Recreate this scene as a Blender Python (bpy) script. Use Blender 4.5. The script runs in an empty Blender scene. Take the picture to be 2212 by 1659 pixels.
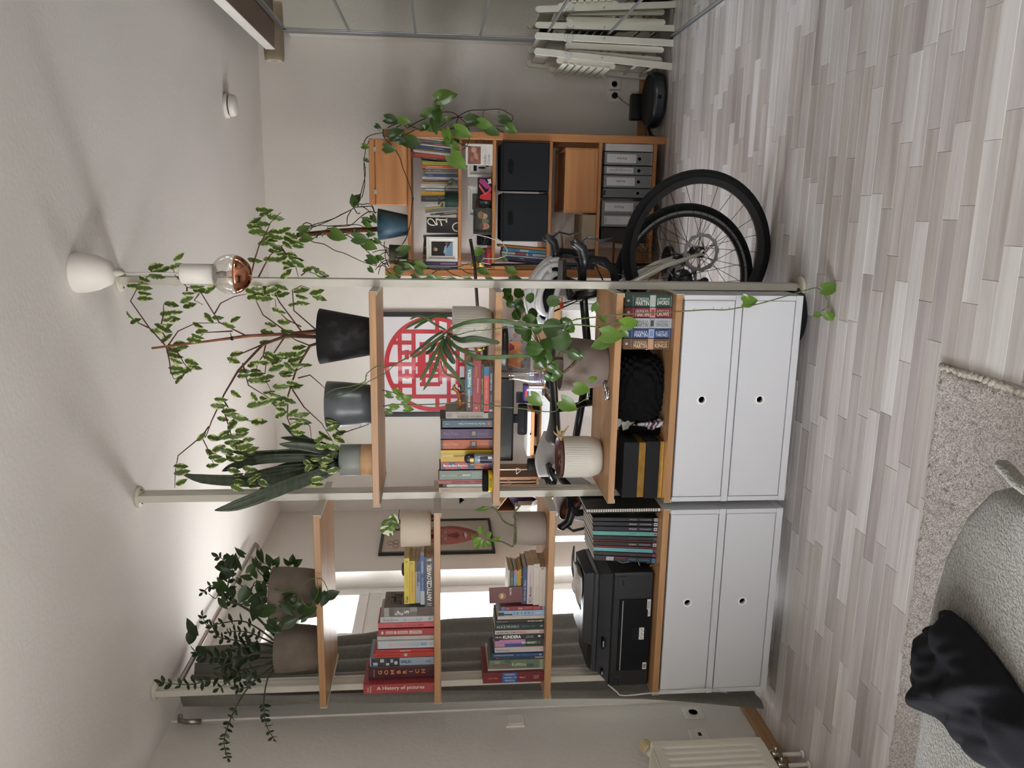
import bpy, math, random
from mathutils import Vector, Matrix, noise
R = random.Random(11)
V = Vector
S = bpy.context.scene
C = S.collection
PI = math.pi
# ---------------------------------------------------------------- camera
# the photograph lies on its side: image-left is up in the room, image-top is right
FPX, YAW, PIT, ROL, CH = 1715.03, 0.2147366, 0.0927609, -0.0019083, 1.416633
RX, YP, H = -0.266554, 2.96507, 2.5637
_cy, _sy, _cp, _sp, _cr, _sr = math.cos(YAW), math.sin(YAW), math.cos(PIT), math.sin(PIT), math.cos(ROL), math.sin(ROL)
def _dir(xr, yr, zr):
    xc = xr*_cr + yr*_sr; yc = -xr*_sr + yr*_cr
    dn = yc*_cp + zr*_sp; zc = zr*_cp - yc*_sp
    return V((xc*_cy - zc*_sy, xc*_sy + zc*_cy, -dn))
EYE = V((0, 0, CH))
right, down, fwd = _dir(1, 0, 0), _dir(0, 1, 0), _dir(0, 0, 1)
cam = bpy.data.cameras.new('camera'); camo = bpy.data.objects.new('camera', cam); C.objects.link(camo)
cam.sensor_fit = 'HORIZONTAL'; cam.sensor_width = 36; cam.lens = 36*FPX/2212; cam.clip_start = .02
m = Matrix((down, right, -fwd)).transposed().to_4x4(); m.translation = EYE
camo.matrix_world = m
S.camera = camo
# measuring aids: a point of the photograph (x, y) met by the plane Y=, X= or Z=
def ray(x, y): return _dir((829.5 - y)/FPX, (x - 1106)/FPX, 1)
def P(x, y, Y): d = ray(x, y); return EYE + d*(Y/d.y)
def PZ(x, y, z): d = ray(x, y); return EYE + d*((z - CH)/d.z)
def PX(x, y, X): d = ray(x, y); return EYE + d*(X/d.x)
# ---------------------------------------------------------------- sky, daylight, exposure
def lin(c): return c/12.92 if c <= .04045 else ((c + .055)/1.055)**2.4
def hx(h):
    h = h.lstrip('#'); h = ''.join(c*2 for c in h) if len(h) == 3 else h; return tuple(lin(int(h[i:i+2], 16)/255) for i in (0, 2, 4)) + (1,)
W = bpy.data.worlds.new('overcast_sky'); S.world = W; W.use_nodes = True
bg = W.node_tree.nodes['Background']; bg.inputs[1].default_value = 12.0
_n = W.node_tree.nodes; _tc = _n.new('ShaderNodeTexCoord'); _sx = _n.new('ShaderNodeSeparateXYZ'); _mr = _n.new('ShaderNodeMapRange'); _mx = _n.new('ShaderNodeMix'); _mx.data_type = 'RGBA'
_mr.inputs['From Min'].default_value = -.06; _mr.inputs['From Max'].default_value = .06
_mx.inputs[6].default_value = (.40, .40, .39, 1); _mx.inputs[7].default_value = (.93, .96, 1, 1)   # ground below the horizon, overcast sky above
for _a, _b in ((_tc.outputs['Generated'], _sx.inputs[0]), (_sx.outputs[2], _mr.inputs['Value']), (_mr.outputs[0], _mx.inputs[0]), (_mx.outputs[2], bg.inputs[0])): W.node_tree.links.new(_a, _b)
S.view_settings.view_transform = 'Standard'; S.view_settings.look = 'None'
S.view_settings.exposure = 1.7; S.view_settings.gamma = 1; S.view_settings.use_curve_mapping = False
S.cycles.max_bounces = 10; S.cycles.diffuse_bounces = 6; S.cycles.glossy_bounces = 4; S.cycles.transmission_bounces = 6
S.cycles.transparent_max_bounces = 10; S.cycles.caustics_reflective = False; S.cycles.caustics_refractive = False
S.cycles.sample_clamp_indirect = 6
S.cycles.use_denoising = True
# daylight comes in through two windows in the left wall
WIN_A = (3.32, 4.56, .06, 2.32)   # beside the shelf, behind the curtain
WIN_B = (-1.35, .95, .70, 2.32)    # nearer the viewer
def portal(name, loc, rot, sx, sy):
    l = bpy.data.lights.new(name, 'AREA'); l.shape = 'RECTANGLE'; l.size = sx; l.size_y = sy
    l.cycles.is_portal = True
    o = bpy.data.objects.new(name, l); C.objects.link(o); o.location = loc; o.rotation_euler = rot
    o['kind'] = 'helper'
portal('portal_window', (-2.44, sum(WIN_A[:2])/2, sum(WIN_A[2:])/2), (PI/2, 0, -PI/2), WIN_A[1]-WIN_A[0], WIN_A[3]-WIN_A[2])
portal('portal_window', (-2.44, sum(WIN_B[:2])/2, sum(WIN_B[2:])/2), (PI/2, 0, -PI/2), WIN_B[1]-WIN_B[0], WIN_B[3]-WIN_B[2])
# ---------------------------------------------------------------- materials
MT = {}
def mat(col, rough=.6, metal=0, var=.07, ns=9, bump=0, bs=160, key=None, spec=.5, coat=0, stretch=(1, 1, 1), col2=None, sheen=0, c0=.35, c1=.65, det=4, trans=0):
    k = key or (col, rough, metal, var, ns, bump, bs, spec, coat, stretch, col2, sheen, trans)
    if k in MT: return MT[k]
    M = bpy.data.materials.new('mat_' + str(len(MT))); M.use_nodes = True; nt = M.node_tree; N = nt.nodes; L = nt.links
    b = N['Principled BSDF']
    b.inputs['Roughness'].default_value = rough; b.inputs['Metallic'].default_value = metal
    b.inputs['Specular IOR Level'].default_value = spec; b.inputs['Coat Weight'].default_value = coat
    if sheen: b.inputs['Sheen Weight'].default_value = sheen
    if trans: b.inputs['Transmission Weight'].default_value = trans
    if spec == .5 and rough > .5 and sum(hx(col)[:3]) < .08: b.inputs['Specular IOR Level'].default_value = .18
    c = hx(col); c2 = hx(col2) if col2 else tuple(v*(1 - 2*var) for v in c[:3]) + (1,)
    tc = N.new('ShaderNodeTexCoord'); mp = N.new('ShaderNodeMapping'); mp.inputs['Scale'].default_value = stretch
    L.new(tc.outputs['Object'], mp.inputs['Vector'])
    n = N.new('ShaderNodeTexNoise'); n.inputs['Scale'].default_value = ns; n.inputs['Detail'].default_value = det
    L.new(mp.outputs[0], n.inputs['Vector'])
    r = N.new('ShaderNodeMapRange'); r.inputs['From Min'].default_value = c0; r.inputs['From Max'].default_value = c1
    L.new(n.outputs[0], r.inputs['Value'])
    mx = N.new('ShaderNodeMix'); mx.data_type = 'RGBA'
    mx.inputs[6].default_value = c; mx.inputs[7].default_value = c2
    L.new(r.outputs[0], mx.inputs[0]); L.new(mx.outputs[2], b.inputs['Base Color'])
    if bump:
        n2 = N.new('ShaderNodeTexNoise'); n2.inputs['Scale'].default_value = bs; n2.inputs['Detail'].default_value = 3
        L.new(mp.outputs[0], n2.inputs['Vector'])
        bp = N.new('ShaderNodeBump'); bp.inputs['Strength'].default_value = min(1, bump); bp.inputs['Distance'].default_value = .004*max(1, bump)
        L.new(n2.outputs[0], bp.inputs['Height']); L.new(bp.outputs[0], b.inputs['Normal'])
    MT[k] = M; return M
def glass_mat(key='glass', tint=(1, 1, 1, 1), refl=.08):
    if key in MT: return MT[key]
    M = bpy.data.materials.new(key); M.use_nodes = True; nt = M.node_tree; N = nt.nodes; L = nt.links
    N.remove(N['Principled BSDF'])
    t = N.new('ShaderNodeBsdfTransparent'); t.inputs[0].default_value = tint
    g = N.new('ShaderNodeBsdfGlossy'); g.inputs['Roughness'].default_value = .02
    lw = N.new('ShaderNodeLayerWeight'); lw.inputs[0].default_value = .25
    mr = N.new('ShaderNodeMapRange'); mr.inputs['To Min'].default_value = refl*.5; mr.inputs['To Max'].default_value = .75
    L.new(lw.outputs['Facing'], mr.inputs['Value'])
    mx = N.new('ShaderNodeMixShader'); L.new(mr.outputs[0], mx.inputs[0]); L.new(t.outputs[0], mx.inputs[1]); L.new(g.outputs[0], mx.inputs[2])
    L.new(mx.outputs[0], N['Material Output'].inputs[0]); MT[key] = M; return M
def leaf_mat(key, green, edge, w, rough=.35):
    # green blade, pale irregular margin (|y| of the leaf mesh), midrib a touch lighter
    M = bpy.data.materials.new(key); M.use_nodes = True; nt = M.node_tree; N = nt.nodes; L = nt.links
    b = N['Principled BSDF']; b.inputs['Roughness'].default_value = rough
    tc = N.new('ShaderNodeTexCoord'); sx = N.new('ShaderNodeSeparateXYZ'); L.new(tc.outputs['Object'], sx.inputs[0])
    ab = N.new('ShaderNodeMath'); ab.operation = 'ABSOLUTE'; L.new(sx.outputs[1], ab.inputs[0])
    oi = N.new('ShaderNodeObjectInfo'); n = N.new('ShaderNodeTexNoise'); n.noise_dimensions = '4D'; n.inputs['Scale'].default_value = 6
    L.new(tc.outputs['Object'], n.inputs['Vector']); mu = N.new('ShaderNodeMath'); mu.operation = 'MULTIPLY'; mu.inputs[1].default_value = 50
    L.new(oi.outputs['Random'], mu.inputs[0]); L.new(mu.outputs[0], n.inputs['W'])
    ad = N.new('ShaderNodeMath'); ad.operation = 'MULTIPLY_ADD'; ad.inputs[1].default_value = .42; L.new(n.outputs[0], ad.inputs[0]); L.new(ab.outputs[0], ad.inputs[2])
    r = N.new('ShaderNodeMapRange'); r.inputs['From Min'].default_value = w; r.inputs['From Max'].default_value = w + .04; L.new(ad.outputs[0], r.inputs['Value'])
    hs = N.new('ShaderNodeHueSaturation'); hs.inputs['Color'].default_value = hx(green)
    mv = N.new('ShaderNodeMapRange'); mv.inputs['To Min'].default_value = .6; mv.inputs['To Max'].default_value = 1.35; L.new(oi.outputs['Random'], mv.inputs['Value']); L.new(mv.outputs[0], hs.inputs['Value'])
    mx = N.new('ShaderNodeMix'); mx.data_type = 'RGBA'; mx.inputs[7].default_value = hx(edge)
    L.new(hs.outputs[0], mx.inputs[6]); L.new(r.outputs[0], mx.inputs[0]); L.new(mx.outputs[2], b.inputs['Base Color'])
    tr = N.new('ShaderNodeBsdfTranslucent'); L.new(mx.outputs[2], tr.inputs[0])
    ms = N.new('ShaderNodeMixShader'); ms.inputs[0].default_value = .22; L.new(b.outputs[0], ms.inputs[1]); L.new(tr.outputs[0], ms.inputs[2])
    L.new(ms.outputs[0], N['Material Output'].inputs[0]); MT[key] = M; return M
def wood(key, a, b2, axis, rough=.45, sc=1, knots=False):
    # long grain along one axis
    if key in MT: return MT[key]
    M = bpy.data.materials.new(key); M.use_nodes = True; nt = M.node_tree; N = nt.nodes; L = nt.links
    p = N['Principled BSDF']; p.inputs['Roughness'].default_value = rough
    tc = N.new('ShaderNodeTexCoord'); oi = N.new('ShaderNodeObjectInfo')
    va = N.new('ShaderNodeVectorMath'); va.operation = 'MULTIPLY_ADD'; va.inputs[1].default_value = (1, 1, 1)
    cm = N.new('ShaderNodeCombineXYZ'); m3 = N.new('ShaderNodeMath'); m3.operation = 'MULTIPLY'; m3.inputs[1].default_value = 13
    L.new(oi.outputs['Random'], m3.inputs[0])
    for i in range(3): L.new(m3.outputs[0], cm.inputs[i])
    L.new(tc.outputs['Object'], va.inputs[0]); L.new(cm.outputs[0], va.inputs[2])
    mp = N.new('ShaderNodeMapping'); s = [38*sc, 38*sc, 38*sc]; s[axis] = 1.6*sc; mp.inputs['Scale'].default_value = s
    L.new(va.outputs[0], mp.inputs['Vector'])
    n = N.new('ShaderNodeTexNoise'); n.inputs['Scale'].default_value = 1; n.inputs['Detail'].default_value = 6; n.inputs['Roughness'].default_value = .65; n.inputs['Distortion'].default_value = .6
    L.new(mp.outputs[0], n.inputs['Vector'])
    mp2 = N.new('ShaderNodeMapping'); s2 = [9*sc]*3; s2[axis] = .5*sc; mp2.inputs['Scale'].default_value = s2
    L.new(va.outputs[0], mp2.inputs['Vector']); n2 = N.new('ShaderNodeTexNoise'); n2.inputs['Scale'].default_value = 1; L.new(mp2.outputs[0], n2.inputs['Vector'])
    ad = N.new('ShaderNodeMath'); ad.operation = 'MULTIPLY_ADD'; ad.inputs[1].default_value = .6; L.new(n2.outputs[0], ad.inputs[0]); L.new(n.outputs[0], ad.inputs[2])
    r = N.new('ShaderNodeMapRange'); r.inputs['From Min'].default_value = .55; r.inputs['From Max'].default_value = 1.05; L.new(ad.outputs[0], r.inputs['Value'])
    mx = N.new('ShaderNodeMix'); mx.data_type = 'RGBA'; mx.inputs[6].default_value = hx(a); mx.inputs[7].default_value = hx(b2)
    L.new(r.outputs[0], mx.inputs[0]); last = mx.outputs[2]
    if knots:
        vo = N.new('ShaderNodeTexVoronoi'); vo.inputs['Scale'].default_value = 3.1; mk = N.new('ShaderNodeMapping'); sk = [2.2, 2.2, 2.2]; sk[axis] = 1.2; mk.inputs['Scale'].default_value = sk
        L.new(va.outputs[0], mk.inputs['Vector']); L.new(mk.outputs[0], vo.inputs['Vector'])
        rk = N.new('ShaderNodeMapRange'); rk.inputs['From Min'].default_value = .05; rk.inputs['From Max'].default_value = .11; rk.inputs['To Min'].default_value = 1; rk.inputs['To Max'].default_value = 0
        L.new(vo.outputs['Distance'], rk.inputs['Value'])
        mk2 = N.new('ShaderNodeMix'); mk2.data_type = 'RGBA'; mk2.inputs[7].default_value = hx('#6b3d22'); L.new(last, mk2.inputs[6]); L.new(rk.outputs[0], mk2.inputs[0]); last = mk2.outputs[2]
    L.new(last, p.inputs['Base Color'])
    bp = N.new('ShaderNodeBump'); bp.inputs['Strength'].default_value = .12; bp.inputs['Distance'].default_value = .002; L.new(n.outputs[0], bp.inputs['Height']); L.new(bp.outputs[0], p.inputs['Normal'])
    MT[key] = M; return M
# ---------------------------------------------------------------- mesh builder (world coordinates)
class B:
    def __init__(s): s.v = []; s.f = []; s.mi = []; s.sm = []
    def add(s, vs, fs, mi=0, sm=False, M=None):
        k = len(s.v)
        s.v += [tuple(M @ V(p)) for p in vs] if M is not None else [tuple(p) for p in vs]
        for f in fs: s.f.append([i + k for i in f]); s.mi.append(mi); s.sm.append(sm)
        return s
    def box(s, x0, x1, y0, y1, z0, z1, mi=0, c=0, M=None):
        if x0 > x1: x0, x1 = x1, x0
        if y0 > y1: y0, y1 = y1, y0
        if z0 > z1: z0, z1 = z1, z0
        lo, hi = (x0, y0, z0), (x1, y1, z1)
        if c <= 0:
            vs = [(x, y, z) for x in (x0, x1) for y in (y0, y1) for z in (z0, z1)]
            return s.add(vs, [(0, 1, 3, 2), (4, 6, 7, 5), (0, 4, 5, 1), (2, 3, 7, 6), (0, 2, 6, 4), (1, 5, 7, 3)], mi, False, M)
        c = min(c, (x1-x0)*.45, (y1-y0)*.45, (z1-z0)*.45)
        vs = []; idx = {}
        for a in (0, 1):
            for b in (0, 1):
                for d in (0, 1):
                    k = (a, b, d)
                    for ax in range(3):
                        p = [0, 0, 0]
                        for i in range(3):
                            e = (lo, hi)[k[i]][i]
                            p[i] = e if i == ax else e + (c if k[i] == 0 else -c)
                        idx[k, ax] = len(vs); vs.append(tuple(p))
        fs = []
        for ax in range(3):
            u, w = (ax+1) % 3, (ax+2) % 3
            for sd in (0, 1):
                def K(p, q):
                    k = [0, 0, 0]; k[ax] = sd; k[u] = p; k[w] = q; return idx[tuple(k), ax]
                q = [K(0, 0), K(1, 0), K(1, 1), K(0, 1)]; fs.append(q if sd else q[::-1])
        for ax in range(3):
            u, w = (ax+1) % 3, (ax+2) % 3
            for p in (0, 1):
                for q in (0, 1):
                    def K(a, x):
                        k = [0, 0, 0]; k[ax] = a; k[u] = p; k[w] = q; return idx[tuple(k), x]
                    g = [K(0, u), K(1, u), K(1, w), K(0, w)]; fs.append(g if p == q else g[::-1])
        for a in (0, 1):
            for b in (0, 1):
                for d in (0, 1):
                    g = [idx[(a, b, d), i] for i in range(3)]; fs.append(g if (a+b+d) % 2 else g[::-1])
        return s.add(vs, fs, mi, False, M)
    def tube(s, pts, r, n=8, mi=0, cap=True, M=None, closed=False, sm=True, fl=1):
        pts = [V(p) for p in pts]; k = len(pts)
        rs = r if isinstance(r, (list, tuple)) else [r]*k
        vs = []; up = None
        for i, p in enumerate(pts):
            if closed: t = pts[(i+1) % k] - pts[i-1]
            else: t = pts[min(i+1, k-1)] - pts[max(i-1, 0)]
            t.normalize()
            if up is None:
                up = V((0, 0, 1)) if abs(t.z) < .9 else V((1, 0, 0))
            a = up - t*up.dot(t)
            if a.length < 1e-5: a = t.orthogonal()
            a.normalize(); b = t.cross(a); up = a
            for j in range(n):
                w = 2*PI*j/n; vs.append(p + (a*math.cos(w)*fl + b*math.sin(w))*rs[i])
        fs = []
        for i in range(k if closed else k-1):
            i2 = (i+1) % k
            for j in range(n):
                j2 = (j+1) % n; fs.append((i*n+j, i*n+j2, i2*n+j2, i2*n+j))
        if cap and not closed: fs += [tuple(range(n))[::-1], tuple((k-1)*n+j for j in range(n))]
        return s.add(vs, fs, mi, sm, M)
    def lathe(s, prof, n=32, mi=0, M=None, sm=True, fn=None, cap=True):
        vs = []; fs = []; k = len(prof)
        for i, (r, z) in enumerate(prof):
            for j in range(n):
                w = 2*PI*j/n; rr = fn(r, z, w) if fn else r
                vs.append((rr*math.cos(w), rr*math.sin(w), z))
        for i in range(k-1):
            for j in range(n):
                j2 = (j+1) % n; fs.append((i*n+j, i*n+j2, (i+1)*n+j2, (i+1)*n+j))
        if cap and prof[0][0] > 0: fs.append(tuple(range(n))[::-1])
        if cap and prof[-1][0] > 0: fs.append(tuple((k-1)*n+j for j in range(n)))
        return s.add(vs, fs, mi, sm, M)
    def prism(s, poly, z0, z1, mi=0, M=None, sm=False):
        n = len(poly); vs = [(x, y, z0) for x, y in poly] + [(x, y, z1) for x, y in poly]
        fs = [tuple(range(n))[::-1], tuple(range(n, 2*n))] + [(i, (i+1) % n, n+(i+1) % n, n+i) for i in range(n)]
        return s.add(vs, fs, mi, sm, M)
    def grid(s, fn, nu, nv, mi=0, sm=True, thick=None):
        vs = [fn(i/nu, j/nv) for i in range(nu+1) for j in range(nv+1)]
        fs = [(i*(nv+1)+j, (i+1)*(nv+1)+j, (i+1)*(nv+1)+j+1, i*(nv+1)+j+1) for i in range(nu) for j in range(nv)]
        return s.add(vs, fs, mi, sm)
ORG = {}
def build(b, name, mats, parent=None, loc=None, solid=0):
    me = bpy.data.meshes.new(name)
    o0 = V(ORG[parent.name]) if parent is not None else V(loc or (0, 0, 0))
    me.from_pydata([(p[0]-o0.x, p[1]-o0.y, p[2]-o0.z) for p in b.v], [], b.f)
    if not isinstance(mats, (list, tuple)): mats = [mats]
    for q in mats: me.materials.append(q)
    me.polygons.foreach_set('material_index', b.mi); me.polygons.foreach_set('use_smooth', b.sm)
    me.update()
    o = bpy.data.objects.new(name, me); C.objects.link(o)
    if parent is not None: o.parent = parent
    else: o.location = o0
    ORG[o.name] = tuple(o0)
    if solid:
        md = o.modifiers.new('thickness', 'SOLIDIFY'); md.thickness = solid; md.offset = 0
    return o
LABELS = {}
def tag(o, label, cat, group=None):
    if label in LABELS and not group: print('DUP LABEL', label)
    LABELS[label] = 1
    nw = len(label.split())
    if nw > 16 or nw < 4: print('LABEL LEN', nw, label)
    o['label'] = label; o['category'] = cat
    if group: o['group'] = group
    return o
def thing(name, label, cat, loc, group=None):
    o = bpy.data.objects.new(name, None); o.empty_display_size = .05; C.objects.link(o); o.location = loc
    ORG[o.name] = tuple(loc); return tag(o, label, cat, group)
def single(b, name, mats, label, cat, loc, group=None, solid=0):
    return tag(build(b, name, mats, None, loc, solid), label, cat, group)
def struct(b, name, mats, parent=None, loc=(0, 0, 0)):
    o = build(b, name, mats, parent, loc); o['kind'] = 'structure'; return o
def T(x, y, z): return Matrix.Translation((x, y, z))
def RZ(a): return Matrix.Rotation(a, 4, 'Z')
def RXm(a): return Matrix.Rotation(a, 4, 'X')
def RYm(a): return Matrix.Rotation(a, 4, 'Y')
def basis(o, x, y, z):
    m = Matrix((x, y, z)).transposed().to_4x4(); m.translation = o; return m
def letters(s, o, rd, ud, w, h, m, parent, name='lettering', bold=0.0, stretch=True):
    # flat printed lettering centred at o, reading along rd with its tops towards ud, fitted into w x h
    cu = bpy.data.curves.new('t', 'FONT'); cu.body = s; cu.align_x = 'CENTER'; cu.resolution_u = 2; cu.offset = bold
    t = bpy.data.objects.new('t', cu); me = bpy.data.meshes.new_from_object(t)
    bpy.data.objects.remove(t); bpy.data.curves.remove(cu)
    if not me.vertices: return None
    xs = [v.co.x for v in me.vertices]; ys = [v.co.y for v in me.vertices]
    w0, h0 = max(xs)-min(xs) or 1, max(ys)-min(ys) or 1; cx, cy = (max(xs)+min(xs))/2, (max(ys)+min(ys))/2
    sx, sy = w/w0, h/h0
    if not stretch or not (.5 < sx/sy < 1.6):
        k = min(sx, sy); sx = min(sx, k*1.25); sy = min(sy, k*1.25)
    rd, ud = V(rd).normalized(), V(ud).normalized(); o0 = V(ORG[parent.name]); o = V(o)
    for v in me.vertices: v.co = o + rd*((v.co.x-cx)*sx) + ud*((v.co.y-cy)*sy) - o0
    me.materials.clear(); me.materials.append(m); me.name = name
    ob = bpy.data.objects.new(name, me); C.objects.link(ob); ob.parent = parent; ORG[ob.name] = tuple(o0)
    return ob
def ink(c): return mat(c, .7, var=.03)
# ---------------------------------------------------------------- the room
plaster = mat('#e3dfd9', .9, var=.015, ns=3, bump=.55, bs=46, key='plaster')
ceilm = mat('#e7e4e0', .95, var=.015, ns=2, bump=.25, bs=60, key='ceiling')
white = mat('#edebe7', .45, var=.02, key='white_paint')
XL, XN, XR, YB, YF = -2.165, -2.174, 1.66, 5.574, -1.6
b = B().box(XN-.25, XR, YF, YB+.2, H, H+.15); struct(b, 'ceiling', ceilm)
b = B().box(XL-.25, XR+.2, YB, YB+.2, -.15, H); struct(b, 'wall_back', plaster)
b = B().box(XR, XR+.2, YF, YB+.2, -.15, H); struct(b, 'wall_right', plaster)
def wall_x(b, x0, x1, ya, yb, holes):
    ys = ya
    for (h0, h1, z0, z1) in holes:
        b.box(x0, x1, ys, h0, -.15, H); b.box(x0, x1, h0, h1, -.15, z0); b.box(x0, x1, h0, h1, z1, H); ys = h1
    b.box(x0, x1, ys, yb, -.15, H); return b
struct(wall_x(B(), XL-.25, XL, 3.145, YB+.2, [WIN_A]), 'wall_left', plaster)
struct(wall_x(B(), XN-.25, XN, YF-.2, 3.145, [WIN_B]), 'wall_left_near', plaster)
b = B().box(XN-.25, XR+.2, YF-.2, YF, -.15, H)
struct(b, 'wall_front', plaster)
# windows: frame, sashes, panes
gl = glass_mat()
def window(n, ya, yb, za, zb, X, transom=None, swap=False):
    fw, d = .075, .07
    def bx(b, a0, a1, c0, c1, dx=0, c=.004):
        if swap: return b.box(a0, a1, X+dx-d/2, X+dx+d/2, c0, c1, 0, c)
        return b.box(X+dx-d/2, X+dx+d/2, a0, a1, c0, c1, 0, c)
    b = B(); bx(b, ya, ya+fw, za, zb); bx(b, yb-fw, yb, za, zb); bx(b, ya+fw, yb-fw, za, za+fw); bx(b, ya+fw, yb-fw, zb-fw, zb)
    if transom: bx(b, ya+fw, yb-fw, *transom)
    w = struct(b, 'window_%d' % n, white)
    rows = [(za+fw, transom[0]), (transom[1], zb-fw)] if transom else [(za+fw, zb-fw)]
    mid = (ya+yb)/2
    for (r0, r1) in rows:
        for (c0, c1) in ((ya+fw, mid-.004), (mid+.004, yb-fw)):
            b = B(); s = .055
            bx(b, c0, c0+s, r0, r1, .02); bx(b, c1-s, c1, r0, r1, .02); bx(b, c0+s, c1-s, r0, r0+s, .02); bx(b, c0+s, c1-s, r1-s, r1, .02)
            so = build(b, 'sash', white, w)
            b = B()
            if swap: b.box(c0+s, c1-s, X-.004, X+.004, r0+s, r1-s)
            else: b.box(X-.004, X+.004, c0+s, c1-s, r0+s, r1-s)
            build(b, 'pane', gl, so)
    return w
window(1, WIN_A[0], WIN_A[1], WIN_A[2], WIN_A[3], -2.31, (1.755, 1.835))
window(2, WIN_B[0], WIN_B[1], WIN_B[2], WIN_B[3], -2.33)
# floor: a base slab and three-strip laminate, every strip a piece of its own
fl = struct(B().box(XN-.25, XR+.2, YF-.2, YB+.2, -.12, -.009), 'floor', mat('#8d827c', .6, key='floor_base'))
tones = ['#d9d4d2', '#cbc5c3', '#e1dddc', '#d1cbc9', '#c4bebc', '#dcd8d8', '#cdc8c5', '#e6e3e1']
tones2 = ['#a89f9c', '#998f8c', '#b3acaa', '#a0968f', '#918784', '#ada5a3', '#a0958e', '#bcb6b4']
fm = [wood('strip_%d' % i, tones[i], tones2[i], 0, .36, .62) for i in range(8)]
strips = []; SW = .0655
y = YB - .003; row = 0
while y > YF:
    x = XN + R.uniform(-.45, 0); 
    while x < 1.3:
        ln = R.choice((.26, .34, .42, .42, .5)); strips.append((x, min(x+ln, 1.3), y-SW, y)); x += ln
    y -= SW; row += 1
def seen(s):
    cx, cy = (s[0]+s[1])/2, (s[2]+s[3])/2; d = V((cx, cy, 0)) - EYE; z = d.dot(fwd)
    if z < .3: return 0
    px, py = 1106 + FPX*d.dot(down)/z, 829.5 - FPX*d.dot(right)/z
    if not (-60 < px < 2290 and -120 < py < 1780): return 0
    if cy < 2.0 and -2.2 < cx < -.45: return 0
    return 1/(z*z) + .001
strips.sort(key=seen, reverse=True)
smesh = {}
rest = B()
for i, (x0, x1, y0, y1) in enumerate(strips):
    x0 = max(x0, XN+.002)
    if x1 - x0 < .02: continue
    dz = R.uniform(-.0004, 0)
    if i < 298 and seen((x0, x1, y0, y1)):
        k = (round(x1-x0, 2), R.randrange(8))
        if k not in smesh:
            bb = B().box(.0004, k[0]-.0004, .0003, SW-.0003, -.009, 0, 0, .0008)
            me = bpy.data.meshes.new('floor_strip'); me.from_pydata(bb.v, [], bb.f); me.materials.append(fm[k[1]]); smesh[k] = me
        o = bpy.data.objects.new('floor_strip', smesh[k]); C.objects.link(o); o.parent = fl; o.location = (x0, y0, dz)
    else: rest.box(x0+.0004, x1-.0004, y0+.0003, y1-.0003, -.009, dz, R.randrange(8), .0008)
o = build(rest, 'floor_strip_field', fm, fl); o['kind'] = 'stuff'
oak = wood('skirting', '#b98e63', '#9a7149', 0, .5); oaky = wood('skirting_y', '#b98e63', '#9a7149', 1, .5)
struct(B().box(XL, 1.05, YB-.014, YB, 0, .06, 0, .003), 'baseboard_back', oak)
struct(B().box(XL, XL+.014, 3.145, YB-.014, 0, .06, 0, .003), 'baseboard_left', oaky)
struct(B().box(XN, XN+.016, YF, 3.145, 0, .06, 0, .003), 'baseboard_left_near', oaky)
# ---------------------------------------------------------------- floor-to-ceiling shelving
SX = [RX, RX - .826, RX - 1.652]           # post axes
Y0, Y1 = 2.808, 3.178                       # shelf front and back
alu = mat('#cbc8bd', .38, .0, .02, key='white_lacquer', spec=.5)
bamboo = wood('bamboo', '#b98f66', '#956c46', 0, .38, 1.0)
bamboo_edge = wood('bamboo_edge', '#c39a6e', '#94693f', 0, .45, 1.3)
unit = thing('shelving_unit', 'floor-to-ceiling white shelving frame with oak-coloured boards dividing the room', 'shelf', (SX[1], YP, 0))
def post(px, zb, zt):
    w, d = .0135, .066; g = .0045
    side = [(w, 0), (w, .014), (w-g, .0155), (w-g, .0195), (w, .021), (w, .045), (w-g, .0465), (w-g, .0505), (w, .052), (w, d)]
    poly = [(-w, 0)] + side + [(-x, y) for x, y in side[::-1]][:-1]
    b = B().prism(poly, zb, zt, 0, T(px, YP, 0)); o = build(b, 'post', alu, unit)
    b = B().lathe([(0, 0), (.041, 0), (.041, .009), (.037, .013), (0, .0135)], 32, 0, T(px, YP+.033, 0)); b.tube([(px, YP+.033, .012), (px, YP+.033, zb+.01)], .006, 10)
    b.lathe([(.011, .014), (.011, .022), (0, .022)], 6, 0, T(px, YP+.033, 0), False)
    build(b, 'foot', mat('#dcd5c4', .5, key='cream_plastic'), o)
    b = B().lathe([(0, H), (.041, H), (.041, H-.010), (.038, H-.014), (0, H-.0145)][::-1], 32, 0, T(px, YP+.033, 0))
    for s in (-1, 1): b.lathe([(.0045, H-.0142), (.0045, H-.016), (0, H-.016)][::-1], 8, 1, T(px+.027*s, YP+.033, 0), False)
    build(b, 'ceiling_plate', [mat('#dcd5c4', .5, key='cream_plastic'), mat('#4a4640', .5)], o)
for i, px in enumerate(SX): post(px, .034, H-.012)
def shelf(sec, z, th=.025, dp=0):
    xr, xl = SX[sec]-.0165, SX[sec+1]+.0165
    b = B().box(xl, xr, Y0+.001, Y1, z-th, z, 0, .0015); o = build(b, 'shelf_board', bamboo, unit)
    for s, xx in ((1, xr), (-1, xl)):
        b = B(); b.box(xx, xx+s*.0025, Y0, Y1+.002, z-th-.003, z+.0005, 0, .0006)
        b.box(xx, xx-s*.012, Y0, Y1, z-th-.003, z-th-.0005, 0, .0006)
        build(b, 'bracket', alu, unit)
ZL = [1.878, 1.434, .997, .556]; ZR = [1.658, 1.213, .776, .556]
for z in ZL: shelf(1, z)
for z in ZR: shelf(0, z)
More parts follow.
